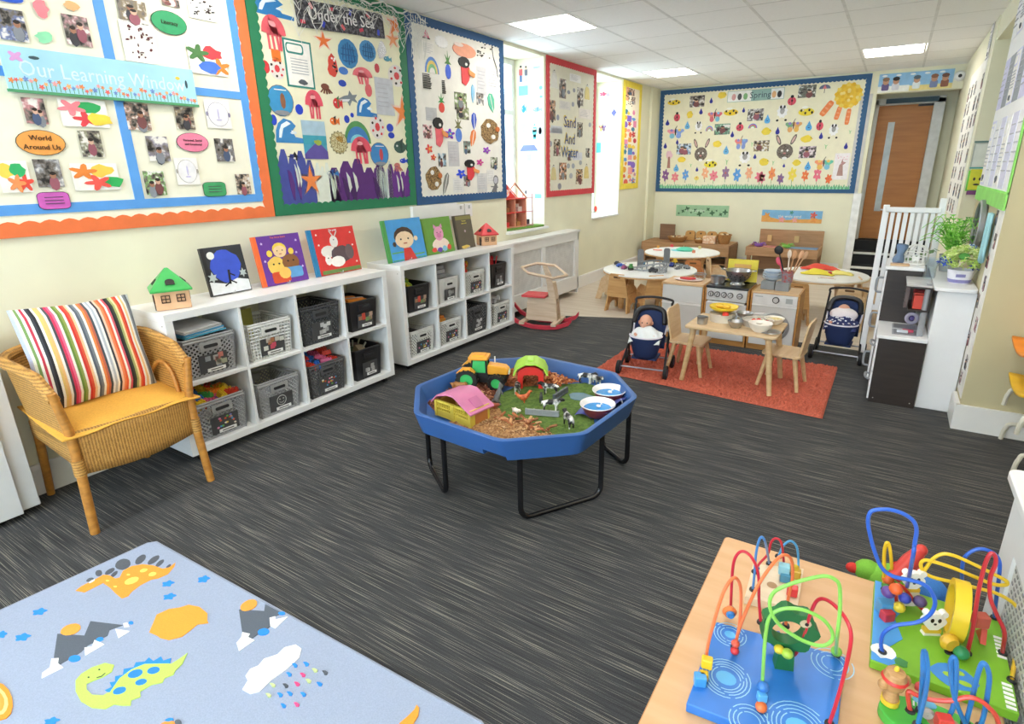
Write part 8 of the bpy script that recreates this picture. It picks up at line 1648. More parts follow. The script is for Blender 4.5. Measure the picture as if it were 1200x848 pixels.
# radiator cover along the right wall (far) and the near one
def rad_cover(label, x, y0, y1, h, side, far):
    t = thing('radiator_cover', label, 'radiator cover', (x, (y0+y1)/2, 0)); L = (y1-y0)/2; D = .19
    for s in (-1, 1): b = MB(KWH); b.bb(0, D, *sorted((s*L, s*(L-.02))), 0, h-.022); b.build('end_panel', t, bev=.003)
    b = MB(KWH)
    b.bb(0, .018, -L+.02, L-.02, h-.15, h-.022); b.bb(0, .018, -L+.02, L-.02, 0, .12)
    n = max(1, round(L*2/.8))
    for k in range(n+1): y = -L+.02+(2*L-.14)*k/n; b.bb(0, .018, y, y+.10, .12, h-.15)
    b.build('frame', t)
    b = MB(mat('#d2d2d0', .5)); b.bb(.008, .012, -L+.1, L-.1, .12, h-.15); b.build('grille_panel', t, smooth=0)
    g = MB(mat('#8f8f8d', .6))
    for j in range(int((h-.27)/.016)):
        z = .125+.016*j
        for i in range(int((2*L-.22)/.022)):
            y = -L+.11+.022*i+.011*(j % 2); g.bb(.0065, .0082, y, y+.011, z, z+.005)
    if far: g.build('grille_slots', t, smooth=0, kind='stuff')
    b = MB(KWH); b.prism(rrect(-.022, D, -L-.022, L+.022, .025), h-.022, h); b.build('top_board', t, bev=.004)
    return t
rad_cover('grey white radiator cover on the right, flower trough on top, behind the toy sink', 3.605, 4.2, 5.28, .77, 0, False)
rad_cover('white radiator cover with a mesh grille at the right edge, behind the bead mazes', 3.645, -.3, 1.70, .77, 0, True)
# toy sink unit with cupboard and hanging shelf
t = thing('toy_kitchen', 'dark brown toy kitchen with a white sink and grey handles, beside the radiator cover', 'play kitchen', (3.475, 4.36, 0))
b = MB(DK); b.bb(-.125, .125, -.2, -.185, 0, .428); b.build('side_panel', t); b = MB(DK); b.bb(.11, .125, -.185, .2, 0, .428); b.build('back_panel', t)
for z0, z1 in ((.02, .2), (.21, .425)):
    b = MB(KWH); b.bb(-.135, -.125, -.2, .19, z0, z1); d_ = b.build('door', t, bev=.002); b = MB(mat('#8f9296', .4)); zz = z1-.06
    b.tube(catmull([(-.135, -.17, zz), (-.16, -.16, zz+.01), (-.165, -.11, zz+.012), (-.16, -.06, zz+.01), (-.135, -.05, zz)], 4), .007, 7); b.build('door_handle', d_)
b = MB(KWH); b.bb(-.14, .13, -.21, .2, .428, .45); b.build('sink_top', t, bev=.004)
for y0, y1 in ((-.15, 0), (.02, .15)): b = MB(mat('#a9abb2', .3)); b.bb(-.06, .08, y0, y1, .4505, .452); b.use(mat('#85878e', .3)); b.bb(-.05, .07, y0+.01, y1-.01, .4515, .453); b.build('basin', t, bev=.002)
for x, y, z in ((-.1, -.2005, .03), (.1, -.2005, .03)): b = MB(mat('#d8d4cc', .4)); b.ball(x, y, z, .0035, .002, .0035, 8, 4); b.build('screw_cap', t)
b = MB(DK); b.bb(-.14, .06, .2, .213, 0, .80); b.build('cupboard_side', t); b = MB(DK); b.bb(.05, .06, .213, .6, 0, .80); b.build('cupboard_back', t); b = MB(DK); b.bb(-.135, .06, .587, .6, 0, .80); b.build('cupboard_side', t)
for z0, z1 in ((.03, .30), (.31, .58), (.59, .79)):
    b = MB(KWH); b.bb(-.152, -.138, .2, .6, z0, z1); d_ = b.build('door', t, bev=.002); b = MB(mat('#8f9296', .4)); zz = (z0+z1)/2
    b.tube(catmull([(-.152, .23, zz-.05), (-.185, .23, zz-.045), (-.19, .23, zz), (-.185, .23, zz+.045), (-.152, .23, zz+.05)], 4), .008, 7); b.build('door_handle', d_)
b = MB(KWH); b.bb(-.155, .07, .195, .61, .80, .822); b.build('top_board', t, bev=.004)
b = MB(mat('#9b9da2', .35)); b.cyl(.085, -.12, .45, .78, .017, 12); b.build('shelf_post', t)
b = MB(DK); b.bb(-.0, .105, -.14, .18, .745, .757); b.bb(-.0, .105, -.14, .18, .605, .615); b.bb(.095, .105, -.14, .18, .615, .745); b.bb(.0, .105, .17, .18, .615, .745); b.build('hanging_shelf', t); b = MB(mat('#c9c6c4', .2)); b.bb(-.03, .105, -.15, .19, .757, .768); b.build('shelf_top', t, bev=.003)
b = MB(mat('#6a5f60', .15)); b.bb(-.028, -.006, -.135, .0, .62, .755); b.build('shelf_door', t, bev=.006)
for k, (c, y) in enumerate((('d84a3a', -.1), ('e8503c', -.06), ('d8d4e0', -.02), ('c83a3a', .04))): b = MB(mat('#'+c, .4)); b.bb(-.03, .03, -.014, .014, 0, .085+.01*(k % 2)); o = tag(b.build('toy_carton', bev=.003), '%s carton on the hanging shelf of the toy kitchen' % ('crimson', 'orange red', 'white', 'dark red')[k], 'toy food'); o.location = (3.525, 4.36+y, .6155)
b = MB(mat('#b8b0c4', .4)); b.tube([(.03*math.cos(a*PI/8), 0, .035+.03*math.sin(a*PI/8)) for a in range(16)], .012, 8, closed=True); b.use(mat('#6a5a9a')); b.ball(0, 0, .035, .016, .01, .016); o = tag(b.build('tape_ring'), 'pale lilac ring standing at the back of the toy sink', 'toy'); o.location = (3.52, 4.53, .458)
for k, (x, y, c) in enumerate(((3.50, 4.30, 'd8506a'), (3.47, 4.27, 'd0d4dc'))): b = MB(mat('#'+c, .4)); b.box(0, 0, .008, .06, .025, .016); o = tag(b.build('toy_cutlery', bev=.003), ('pink', 'pale grey')[k]+' toy piece lying in the toy sink', 'toy'); o.location = (x, y, .4535)
# white slatted gate
t = thing('white_gate', 'white slatted wooden gate standing behind the toy kitchen', 'gate', (3.43, 5.04, 0)); GW = mat('#f0f0f0', .4, var=.006)
for x, z1 in ((-.165, 1.19), (.165, 1.24)): b = MB(GW); b.bb(x-.02, x+.02, -.02, .02, 0, z1); b.build('post', t, bev=.004)
b = MB(GW); b.bb(-.17, .165, -.025, .025, 1.14, 1.175); b.build('top_rail', t, bev=.006); b = MB(GW); b.bb(-.145, .145, -.018, .018, .42, .46); b.build('bottom_rail', t)
for k in range(7): x = -.12+.04*k; b = MB(GW); b.bb(x-.0135, x+.0135, -.012, .012, .46, 1.14); b.build('slat', t, bev=.002)
b = MB(mat('#c8c8c8', .3, metal=.8)); b.tube([(-.2, 0, 1.155), (-.18, 0, 1.155)], .006, 6); b.build('latch', t)
# things standing on the toy kitchen and the cover
CT = .8225
t = thing('bird_cage', 'small white ornamental bird cage on top of the toy kitchen', 'bird cage', (3.485, 4.74, CT)); CW = mat('#f1f0ec', .4)
b = MB(CW); b.lathe([(.07, 0), (.075, .006), (.07, .012), (.001, .012)], 24); b.build('base', t)
b = MB(CW)
for k in range(14): a = 2*PI*k/14; b.tube([(.066*math.cos(a), .066*math.sin(a), .01), (.066*math.cos(a), .066*math.sin(a), .085)]+[(.066*math.cos(a)*math.cos(s), .066*math.sin(a)*math.cos(s), .085+.045*math.sin(s)) for s in (.4, .8, 1.2, 1.5)], .0028, 4)
for z in (.05, .085): b.tube([(.066*math.cos(a*PI/12), .066*math.sin(a*PI/12), z) for a in range(24)], .004, 5, closed=True)
b.build('bars', t, kind='stuff'); b = MB(CW); b.prism([(p[0]*.05, p[1]*.05+.045) for p in petal(4, .5, .78)], -.07, -.075, 'y'); b.build('plaque', t)
b = MB(mat('#6f86a6', .85, 'fabric')); b.grid(lambda u, v: Vector(((.028+.008*math.sin(9*v))*math.cos(2*PI*u), (.04+.006*math.sin(5*v))*math.sin(2*PI*u), .13*v)), 16, 8, True); b.prism(ell(0, 0, .028, .04, 16), .125, .13); o = tag(b.build('denim_pouch'), 'blue denim pouch standing left of the white bird cage', 'pouch'); o.location = (3.385, 4.72, CT); o.rotation_euler = (0, .12, 0)
b = MB(mat('#dcb890', .5, 'wood', h2='#c8a078', scale=8)); b.prism(rrect(-.055, .055, -.04, .04, .015), 0, .01); o = tag(b.build('chopping_board', bev=.002), 'small wooden board in front of the white bird cage', 'board'); o.location = (3.40, 4.63, CT)
b = MB(glass()); b.lathe([(.03, 0), (.034, .02), (.03, .06), (.042, .13), (.044, .13), (.032, .06), (.03, .01), (.001, .008)], 18); o = tag(b.build('glass_vase'), 'clear glass vase in front of the gate, right of the bird cage', 'vase'); o.location = (3.565, 4.50, .7685)
t = thing('flower_trough', 'white and lilac trough of lime green and blue artificial flowers', 'flower trough', (3.715, 4.42, .7705), .25)
b = MB(mat('#eceaf2', .3)); b.lathe([(.055, 0), (.062, .03), (.07, .08), (.073, .082), (.066, .08), (.06, .03), (.001, .02)], 26, sq=(1, 1)); b.build('trough', t); b = MB(mat('#8f8ac0', .4)); b.lathe([(.0565, .004), (.0625, .024)], 26); b.box(-.02, -.066, .05, .05, .004, .018); b.build('lilac_band', t)
q = random.Random(6)
def cluster(name, n, cx, cz, r, col, par, rp, cy=0, sy=1):
    b = MB()
    for k in range(n):
        a, e = q.uniform(0, 6.3), q.uniform(-.5, 1.5); x, y, z = cx+r*math.cos(a)*math.cos(e), cy+r*sy*math.sin(a)*math.cos(e), cz+r*.75*math.sin(e)
        b.use(mat('#'+col[k % len(col)], .7)); b.at(T(x, y, z, q.uniform(-1, 1), q.uniform(-1, 1), q.uniform(0, 6))); b.prism(petal(4, rp*q.uniform(.8, 1.2), 0, d=.3), -.001, .001, back=True)
    b.at(); return b.build(name, par, smooth=0, kind='stuff')
cluster('lime_flowers', 220, 0, .14, .098, ('cfe08a', 'b8d070', 'e0eaa8', 'a8c860'), t, .02); cluster('blue_flowers', 22, -.095, .12, .03, ('3a5ac0', '5a78d0', '2f4aa0'), t, .018); cluster('blue_flowers', 30, .095, .095, .04, ('3a5ab8', '2f4a9a', '4a6ac8'), t, .018); cluster('white_flowers', 20, .03, .20, .03, ('eaf0f4', 'c8dce8', '3f62c0'), t, .017)
b = MB(mat('#4a8a3a', .6)); b.at(T(-.03, -.085, .17, 1.2)); b.prism(ell(0, 0, .03, .022, 8), -.001, .001); b.build('leaf', t)
t = thing('potted_fern', 'bright green fern in a glass pot between the gate and the round mirror', 'plant', (3.68, 4.86, .7705))
b = MB(mat('#9aa0a0', .25)); b.lathe([(.045, 0), (.055, .05), (.06, .11), (.062, .112), (.055, .11), (.001, .1)], 18); b.build('pot', t)
for k in range(58):
    a = k*2.4; L = .10+.11*q.random(); up = .10+.16*q.random(); b = MB(mat('#'+('6fbe3a', '8fd452', '58a838', 'a4de68')[k % 4], .6)); 
    st = [Vector((L*s*math.cos(a), L*s*math.sin(a)*.7, .11+up*math.sin(s*2.2)*1.0)) for s in [i/8 for i in range(9)]]
    b.tube(st, .0022, 4)
    for i in range(1, 9):
        d = (st[i]-st[i-1]).normalized(); sd = d.cross(Vector((0, 0, 1))).normalized(); w = .042*(1-i/10)
        for s in (-1, 1): p = st[i]; b.add([p-d*.006, p+sd*s*w+d*.012, p+d*.007], [(0, 1, 2)])
    b.build('frond', t, smooth=0)
b = MB(mat('#7a9a6a', .7))
for k in range(14): p = Vector((-.08-.012*k, -.02*math.sin(k), .14-.006*k)); b.at(T(*p, .6*k, .4, k)); b.prism(ell(0, 0, .02, .012, 7), -.001, .001)
b.at(); b.build('trailing_leaves', t, smooth=0, kind='stuff')
# pier face: papers, lime strip, round mirror, blue cloth, photo strips
t = board('display_board', 'notice display of white and lilac sheets above a lime strip, right pier', 'R', -4.6, 1.25, 0, 0, .1, 'f4f4f2', None, 0, 0, 0); [bpy.data.objects.remove(c) for c in kids(t)]; t.location = (3.8, 4.6, 1.25)
b = MB(mat('#f4f4f3', .7, var=.01)); b.bb(-.68, .62, -.004, -.0005, .0, 1.33); b.build('backing_paper', t, smooth=0)
q = random.Random(12)
for i in range(6):
    for j in range(3):
        w, h = .19, .3+.1*(j == 0); a = -.56+.215*i; z = .28+.42*j; r = ('doc' if (i+j) % 3 == 0 else 'sheet', a, z, w, h, ('dcdcf0', 'd4d4ee', 'f0f0f2', '9aa0a8')[(i*2+j) % 4], .0)
        piece(t, r, .004, .002)
b = MB(mat('#93e06a', .6)); pts = [(-.68, -.02)]
for k in range(27): pts += [(-.68+.05*k, .06), (-.655+.05*k, .072)]
b.prism(pts+[(.645, .06), (.645, -.02)], -.004, -.014, 'y'); b.bb(.60, .645, -.010, -.004, .06, 1.0); b.build('lime_strip', t, smooth=0)
t = thing('photo_strip', 'white paper strip with small dark photos down the corner of the right pier', 'display', (3.8, 4.075, .16), -PI/2); b = MB(PAPER); b.bb(-.11, .11, -.004, -.0005, .02, 1.08); b.build('backing_paper', t, smooth=0)
for k in range(9): piece(t, ('photo', -.05+.1*(k % 2)-.02*(k % 3), .1+.115*k, .07, .08, ('9a4a4a', '8a6a60', '7a5a6a')[k % 3], 0), .004)
t = thing('photo_strip', 'tall strip of black and white photos on the far right wall by the doorway', 'display', (3.81, 7.35, .98), -PI/2); b = MB(PAPER); b.bb(-.78, .62, -.004, -.0005, 0, 1.36); b.build('backing_paper', t, smooth=0)
for i in range(5):
    for j in range(8):
        if (i*3+j*5) % 4: piece(t, ('photo', -.64+.29*i+.03*(j % 2), .09+.155*j, .13, .12, ('8a8a86', 'a09a90', '6a6a68')[(i+j) % 3], 0), .004)
piece(t, ('doc', .5, 1.5, .2, .3, '8a8a90', 0), .004)
t = thing('round_mirror', 'round mirror with a grey rim hanging on the right pier below the lime strip', 'mirror', (3.797, 4.69, 1.09), -PI/2)
M = T(0, 0, 0, rx=PI/2); b = MB(mat('#9a9c9e', .35, metal=.6)); b.lathe([(.15, .0), (.16, .006), (.16, .03), (.148, .036), (.14, .024)], 36, M); b.build('rim', t); b = MB(mat('#c8ccd0', .04, metal=1.0)); b.lathe([(.001, .022), (.141, .022)], 36, M); b.build('mirror_glass', t)
b = MB(mat('#9fd0d6', .85, 'fabric')); b.grid(lambda u, v: Vector((-.02-.012*math.sin(12*u), .16*u, -.26+.26*v+.02*math.sin(9*u)*(1-v))), 12, 6); o = tag(b.build('hanging_cloth', solid=.004), 'pale turquoise cloth hanging on the right pier beside the mirror', 'cloth'); o.location = (3.795, 4.13, 1.2)
b = MB(mat('#b8bcb4', .6)); b.bb(0, .12, -.006, 0, 0, .24); b.use(mat('#5a7a78', .5)); b.bb(-.002, .122, -.008, 0, .235, .25); b.use(mat('#e0e4de', .6)); b.bb(.01, .11, -.0075, 0, .01, .225); o = tag(b.build('wall_notice'), 'pale grey notice in the recess above the yellow box', 'notice'); o.location = (3.82, 6.497, 1.40)
t = thing('yellow_dispenser', 'yellow and green box with a cartoon face on the wall of the right recess', 'dispenser', (3.885, 6.5, 1.21)); b = MB(mat('#d8d82c', .4)); b.bb(-.055, .055, -.05, 0, .04, .21); b.build('box_front', t, bev=.006); b = MB(mat('#6ac83a', .4)); b.bb(-.065, .065, -.04, 0, .03, .2); b.build('green_edge', t); b = MB(mat('#7a3a78', .4)); b.bb(-.05, .05, -.045, 0, 0, .035); b.build('purple_tray', t)
b = MB(mat('#2a2a1c', .5))
for x in (-.02, .02): b.prism(ell(x, .13, .009, .014, 8), -.05, -.052, 'y', False)
b.prism(ell(0, .085, .022, .008, 10), -.05, -.052, 'y', False); b.build('face', t, smooth=0)
b = MB(mat('#3a9a9a', .5)); b.bb(0, .14, -.01, 0, 0, .012); o = tag(b.build('teal_strip'), 'thin teal strip above the yellow box in the recess', 'strip'); o.location = (3.82, 6.499, 1.43-.0)
o.location.z = 1.425
b = MB(mat('#ececea', .4)); b.lathe([(.001, 0), (.05, .0), (.06, .02), (.045, .05), (.001, .055)], 16, T(rx=PI/2)); b.use(mat('#3a3a3c', .2)); b.ball(0, -.055, 0, .02, .014, .02); o = tag(b.build('wall_sensor'), 'small white sensor at the top right corner of the back wall', 'sensor'); o.location = (3.76, 9.2, 2.47)
# stacked children's chairs at the right edge
def tube_chair(label, z, col, dx):
    t = thing('tube_chair', label, 'chair', (4.225+dx, 3.70, z), .0, 'stacked tube chairs'); b = MB(mat('#d8d4c4', .35))
    for s in (-1, 1): b.tube(catmull([(-.20, s*.21, .0), (-.19, s*.21, .07), (-.15, s*.205, .10), (.1, s*.2, .10), (.16, s*.2, .14), (.18, s*.2, .34)], 5), .011, 8)
    b.tube([(-.16, -.2, .30), (.18, -.2, .34), (.18, .2, .34), (-.16, .2, .30)], .011, 8); b.build('tube_frame', t, kind=None)
    b = MB(mat('#'+col, .4)); b.grid(lambda u, v: Vector((-.24+.42*u, -.19+.38*v, .34+.03*(2*v-1)**2+.02*(1-u)**2)), 8, 8); b.grid(lambda u, v: Vector((.18+.05*u, -.19+.38*v, .36+.28*u)), 6, 8); b.build('seat_shell', t, solid=.012)
tube_chair('yellow child chair with a cream tube frame, lower one of the stack', 0, 'e8b82c', -.02); tube_chair('orange child chair stacked on the yellow one at the right edge', .20, 'ee8a24', -.045)
# ================================================================== BEAD MAZE TABLE
t = thing('low_table', 'low beech table in the front right corner carrying the bead mazes', 'table', (3.325, .93, 0)); BE = mat('#dcb186', .4, 'wood', h2='#d0a274', scale=2.5); TZ2 = .452
b = MB(BE); b.prism(rrect(-.295, .295, -.66, .64, .012), TZ2-.028, TZ2); b.build('tabletop', t, bev=.002)
b = MB(mat('#c08a5a', .5)); b.prism(rrect(-.297, .297, -.662, .642, .013), TZ2-.026, TZ2-.002); b.build('edge_band', t)
for x in (-.25, .25):
    for y in (-.6, .58): b = MB(BE); b.bb(x-.025, x+.025, y-.025, y+.025, 0, TZ2-.028); b.build('leg', t)
ZB = TZ2+.022; WR = {}
for mz, c, pts in MAZE_WIRES: WR.setdefault(mz, []).append((c, pts))
WR['maze3'][0][1][-1] = [3.462, 1.525, .474]
def maze(name, label, x, y, mz, wr=.0034):
    t = thing(name, label, 'bead maze', (x, y, TZ2+.0005))
    for c, pts in WR[mz]:
        P = [(p[0]-x, p[1]-y, max(p[2]-TZ2, .015)) for p in pts]; b = MB(mat('#'+c, .3)); b.tube(catmull(P, 6), wr, 8)
        w_ = b.build('wire', t); f = MB(mat('#2a2a2c', .5))
        for e in (P[0], P[-1]): f.lathe([(.009, 0), (.008, .005), (.004, .006)], 10, T(e[0], e[1], .021))
        f.build('wire_socket', w_)
    return t
def bead(t, x, y, z, r, c, kind='ball', rz=0, x0=0, y0=0):
    b = MB(mat('#'+c, .3)); p = (x-x0, y-y0, z-TZ2)
    if kind == 'ball': b.ball(*p, r, r, r*.9, 14, 10)
    elif kind == 'cube': b.box(*p, r*2, r*1.6, r*2, rz)
    else: b.lathe([(r*.7, -r*.5), (r, 0), (r*.7, r*.5), (.001, r*.5)], 16, T(*p, PI/2, 0, rz))
    return b.build('bead', t, bev=.003 if kind == 'cube' else 0)
def rings(b, cx, cy, rs, z, ar=1.0):
    for k, r in enumerate(rs):
        n = 26
        for i in range(n):
            if i % 9 == k: continue
            a0, a1 = 2*PI*i/n, 2*PI*(i+1.2)/n; w = .0011
            b.add([(cx+(r+s)*math.cos(a), cy+(r+s)*ar*math.sin(a), z) for a in (a0, a1) for s in (-w, w)], [(0, 1, 3, 2)])
x0, y0 = 3.225, 1.09
t = maze('bead_maze', 'bead maze with a blue rippled base and a green tree, nearest on the beech table', x0, y0, 'maze1', .0034)
B4 = [(3.098, .962), (3.352, .985), (3.352, 1.244), (3.094, 1.204)]
b = MB(mat('#2f78d0', .35)); b.prism([(x-x0, y-y0) for x, y in B4], 0, .022); b.build('base_board', t, bev=.003)
b = MB(mat('#9fd4f2', .4))
for cx, cy, rs in ((3.15, 1.06, (.028, .034, .04, .047)), (3.13, 1.18, (.02, .027, .034)), (3.29, 1.02, (.03, .038, .046, .054)), (3.21, .985, (.02, .028, .036)), (3.33, 1.21, (.02, .03, .04))): rings(b, cx-x0, cy-y0, [r for r in rs if True], .0226)
b.use(mat('#5fb4ea', .4)); [b.prism(ell(cx-x0, cy-y0, r, r*.85, 14), .0221, .0225, back=False) for cx, cy, r in ((3.15, 1.06, .02), (3.29, 1.02, .022), (3.13, 1.18, .012))]; b.build('ripple_print', t, smooth=0)
b = MB(mat('#1f6a3a', .45)); PL = T(3.243-x0, 1.152-y0, .022, rz=.35); b.at(PL); sc_ = [(.052*(1+.09*math.cos(7*a))*math.cos(a), .098+.05*(1+.09*math.cos(7*a))*math.sin(a)) for a in [2*PI*k/40 for k in range(40)]]
inn = [(.031*math.cos(a)-.004, .097+.028*math.sin(a)) for a in [2*PI*k/40 for k in range(40)]]
vs = [(x, d, z) for d in (-.014, .014) for ring in (sc_, inn) for x, z in ring]; n = 40; fs = []
for k in range(n): j = (k+1) % n; fs += [(k, j, n+j, n+k), (3*n+k, 3*n+j, 2*n+j, 2*n+k), (2*n+k, 2*n+j, j, k), (n+k, n+j, 3*n+j, 3*n+k)]
b.add(vs, fs); b.prism([(-.018, 0), (.018, 0), (.014, .06), (-.014, .06)], -.012, .012, 'y'); b.use(mat('#c8b89a', .5)); b.prism(ell(.025, .125, .011, .009, 10), -.0145, -.016, 'y'); b.use(mat('#2a1c14')); b.prism(ell(.027, .125, .004, .004, 8), -.016, -.0168, 'y'); b.build('tree_piece', t, smooth=30)
for a in ((3.112, 1.05, .503, .011, 'e8c02c', 'cube', .2), (3.112, 1.03, .487, .009, 'd8b02c', 'cube', .3), (3.108, 1.02, .484, .012, '4a9ad8', 'cube', .4), (3.117, 1.222, .497, .016, 'e8783a', 'disc', .3), (3.121, 1.214, .497, .010, '3a78b8', 'disc', .3), (3.150, 1.13, .502, .009, 'e05a44'), (3.151, 1.125, .488, .009, 'd83a40'), (3.233, 1.128, .532, .010, 'e0c83a'), (3.249, 1.126, .531, .011, 'a8cc4a'), (3.221, 1.04, .512, .011, '3a78c8'), (3.222, 1.03, .497, .009, '5aa8e0', 'cube', .5), (3.224, 1.02, .483, .011, 'e0703a'), (3.334, 1.232, .489, .011, '7ec04a'), (3.22, 1.185, .505, .012, '2f5fb8', 'cube', .6), (3.233, 1.19, .51, .009, '3a6ac8')): bead(t, *a, x0=x0, y0=y0)
x0, y0 = 3.185, 1.40
t = maze('bead_maze', 'small bead maze with a pale wooden base, at the back left of the beech table', x0, y0, 'maze2', .003)
b = MB(mat('#ecd8bc', .5, 'wood', h2='#e0c8a8', scale=4)); b.prism([(x-x0, y-y0) for x, y in ((3.132, 1.32), (3.246, 1.338), (3.24, 1.50), (3.125, 1.455))], 0, .022); b.use(mat('#b08a64')); b.prism(ell(3.181-x0, 1.394-y0, .012, .012, 14), .0221, .0226, back=False); b.build('base_board', t, bev=.002)
for a in ((3.2, 1.43, .505, .013, '8fc8d8', 'cube', .2), (3.205, 1.425, .487, .012, '4a8aa8', 'cube', .2), (3.222, 1.44, .51, .011, 'd8b83a', 'disc', .4), (3.226, 1.44, .495, .012, 'c8a03a', 'cube', .1), (3.228, 1.375, .492, .012, 'd83a3c', 'cube', .1), (3.142, 1.42, .49, .004, '3a78b8')): bead(t, *a, x0=x0, y0=y0)
x0, y0 = 3.52, 1.40
t = maze('bead_maze', 'large bead maze with a green meadow base and a yellow ring, back right', x0, y0, 'maze3', .004)
b = MB(mat('#7db82c', .4)); b.bb(3.397-x0, 3.642-x0, 1.262-y0, 1.545-y0, 0, .022); b.build('base_board', t, bev=.003)
b = MB(mat('#4a9ae0', .4)); b.prism([(p[0]-x0, p[1]-y0) for p in ((3.398, 1.264), (3.43, 1.264), (3.45, 1.285), (3.43, 1.32), (3.455, 1.36), (3.44, 1.42), (3.46, 1.47), (3.45, 1.543), (3.398, 1.543))], .0221, .0227, back=False)
b.use(mat('#3f8ad8', .4)); b.prism([(p[0]*.09+3.545-x0, p[1]*.07+1.30-y0) for p in blob(5, 16, .2)], .0221, .0228, back=False); b.use(mat('#a0c840', .4)); [b.prism(ell(x-x0, y-y0, .012, .007, 8), .0228, .0233, back=False) for x, y in ((3.535, 1.30), (3.56, 1.29), (3.55, 1.315))]
b.use(mat('#f4f4f2', .5)); b.prism([(p[0]*.05+3.42-x0, p[1]*.05+1.30-y0) for p in blob(8, 14, .3)], .0227, .0232, back=False)
for xx, yy in ((3.632, 1.44), (3.63, 1.30)):
    for k in range(6): b.box(xx-x0, yy-y0-.03+.012*k, .0226, .016, .007, .0012)
b.use(mat('#3f8a4a', .4)); b.prism([(p[0]*.03+3.452-x0, p[1]*.03+1.285-y0) for p in blob(2, 10, .3)], .0227, .0232, back=False); b.build('meadow_print', t, smooth=0)
b = MB(mat('#eac62c', .35)); rp = [(.02*s, .058*math.cos(a), .062+.062*math.sin(a)) for s in (0,) for a in [2*PI*k/32 for k in range(32)]]
vs = []; fs = []; n = 32
for d, r in ((-.014, 1), (.014, 1), (.014, .80), (-.014, .80)): vs += [(3.545-x0+d, 1.43-y0+.062*r*math.cos(2*PI*k/n), .088+.066*r*math.sin(2*PI*k/n)) for k in range(n)]
for i in range(4): fs += [(i*n+k, i*n+(k+1) % n, ((i+1) % 4)*n+(k+1) % n, ((i+1) % 4)*n+k) for k in range(n)]
b.add(vs, fs); b.build('yellow_ring', t); b = MB(mat('#c84a34', .4)); b.prism([(p[0]*.05+1.43-y0, p[1]*.06+.085) for p in star(5, .5, .2)], 3.542-x0, 3.552-x0, 'x'); b.prism([(1.46-y0, .03), (1.40-y0, .045), (1.42-y0, .07)], 3.60-x0, 3.59-x0, 'x'); b.build('red_star', t)
b = MB(mat('#cf4038', .4)); b.tube([(3.43-x0, 1.52-y0, .06), (3.46-x0, 1.55-y0, .10), (3.475-x0, 1.57-y0, .12)], [.016, .02, .014], 12); b.ball(3.478-x0, 1.573-y0, .123, .014); b.build('red_tube', t)
for (x, y, z), s, l in (((3.463, 1.475, .552), 1.0, 'upper'), ((3.507, 1.41, .51), 1.0, 'lower')):
    b = MB(mat('#f2f0e8', .4)); b.at(T(x-x0, y-y0, z-TZ2, rz=.5) @ T(s=.85*s)); b.prism([(.026*math.cos(a)*(1+.12*math.cos(4*a)), .026*math.sin(a)) for a in [2*PI*k/24 for k in range(24)]], -.008, .008, 'y')
    for sg in (-1, 1): b.prism(ell(sg*.02, .022, .009, .009, 10), -.008, .008, 'y')
    b.use(mat('#1c1a1c', .4))
    for sg in (-1, 1): b.prism(ell(sg*.009, .006, .0045, .0065, 8), -.0085, -.0095, 'y', False)
    b.prism(ell(0, -.005, .004, .003, 8), -.0085, -.0095, 'y', False); b.use(mat('#e8c03a')); b.bb(-.02, .02, -.0085, .0085, -.034, -.024); b.use(mat('#f0e8dc')); b.prism(rrect(-.022, .022, -.08, -.034, .008), -.008, .008, 'y'); b.build('white_face_figure', t, smooth=30)
for a in ((3.43, 1.42, .552, .014, 'e8622c'), (3.419, 1.432, .53, .015, '6a4a9a'), (3.452, 1.438, .523, .013, '3a4ab8'), (3.444, 1.428, .502, .013, 'e0c83a'), (3.481, 1.445, .522, .014, '5a4a78'), (3.42, 1.43, .49, .017, '4a9ad0', 'cube', .5), (3.424, 1.41, .483, .013, 'c83a4a', 'cube', .7), (3.421, 1.52, .505, .014, 'd8642c'), (3.419, 1.517, .488, .010, '4a9a4a'), (3.534, 1.365, .502, .020, 'e0b030', 'disc', .6), (3.556, 1.36, .490, .015, '2f8a54'), (3.585, 1.42, .54, .014, 'c05a4a', 'cube', .4)): bead(t, *a, x0=x0, y0=y0)
x0, y0 = 3.50, 1.165
t = maze('bead_maze', 'bead maze with a round green base and blue loops, cut off by the lower edge', x0, y0, 'maze4', .0042)
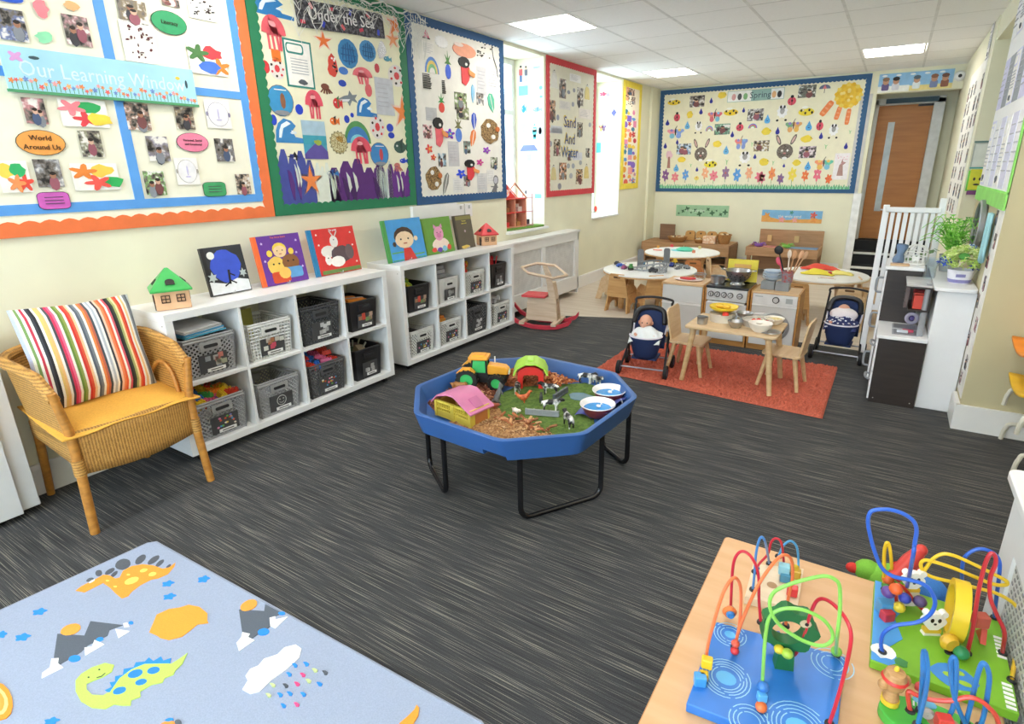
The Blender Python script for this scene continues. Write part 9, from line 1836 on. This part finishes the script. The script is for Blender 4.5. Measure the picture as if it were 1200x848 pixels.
b = MB(mat('#4fb848', .4)); b.prism([(p[0], p[1]*.55-.01) for p in ell(.01, 0, .095, .095, 30)], 0, .022); b.build('base_board', t, bev=.003)
b = MB(mat('#f0f2ee', .5)); [b.box(-.035+.007*k, .022, .0226, .003, .012, .001) for k in range(4)]; b.use(mat('#6ab4dc', .5)); b.prism(ell(-.01, .035, .02, .012, 12), .0221, .0227, back=False); b.use(mat('#b88a6a', .5)); b.prism(ell(.02, .0, .03, .022, 14), .0221, .0229, back=False); b.build('pond_print', t, smooth=0)
b = MB(mat('#c89a68', .5, 'wood', h2='#b08250', scale=20)); b.at(T(-.068, .0, .02, rz=.6)); b.lathe([(.012, 0), (.014, .02), (.010, .035), (.018, .045), (.022, .062), (.016, .078), (.001, .082)], 14); b.ball(-.02, 0, .05, .01, .009, .012); b.ball(.022, 0, .055, .01, .009, .012); b.use(mat('#d83a34', .4)); b.tube([(.017*math.cos(a), .017*math.sin(a), .062) for a in [2*PI*k/14 for k in range(14)]], .006, 6, closed=True); b.use(mat('#e8c83a', .4)); b.lathe([(.016, .004), (.016, .014)], 12); b.ball(.0, 0, .083, .005, .004, .008); b.build('wooden_figure', t)
for a in ((3.515, 1.15, .492, .013, 'd8443c', 'cube', .3), (3.49, 1.16, .488, .012, 'b0a8a0', 'disc', .2), (3.477, 1.195, .51, .011, 'd04a4a', 'disc', .5)): bead(t, *a, x0=x0, y0=y0)
# soft toy just behind the table
t = thing('soft_toy', 'green and red soft toy lying behind the bead maze table', 'soft toy', (3.45, 1.655, 0), .2)
b = MB(mat('#7ab83a', .8, 'fabric')); b.ball(0, .02, .40, .07, .045, .045); b.ball(-.06, .03, .41, .034, .03, .03); b.build('green_body', t); b = MB(mat('#7ab83a', .8, 'fabric')); b.lathe([(.07, 0), (.08, .1), (.07, .25), (.04, .40)], 16); b.build('green_base', t)
b = MB(mat('#d0342c', .8, 'fabric')); b.ball(.03, .03, .43, .045, .03, .025); b.ball(-.095, .03, .41, .018, .014, .014); b.build('red_patch', t); b = MB(mat('#3a7ac8', .8, 'fabric')); b.ball(.08, -.0, .405, .04, .04, .035); b.build('blue_patch', t)
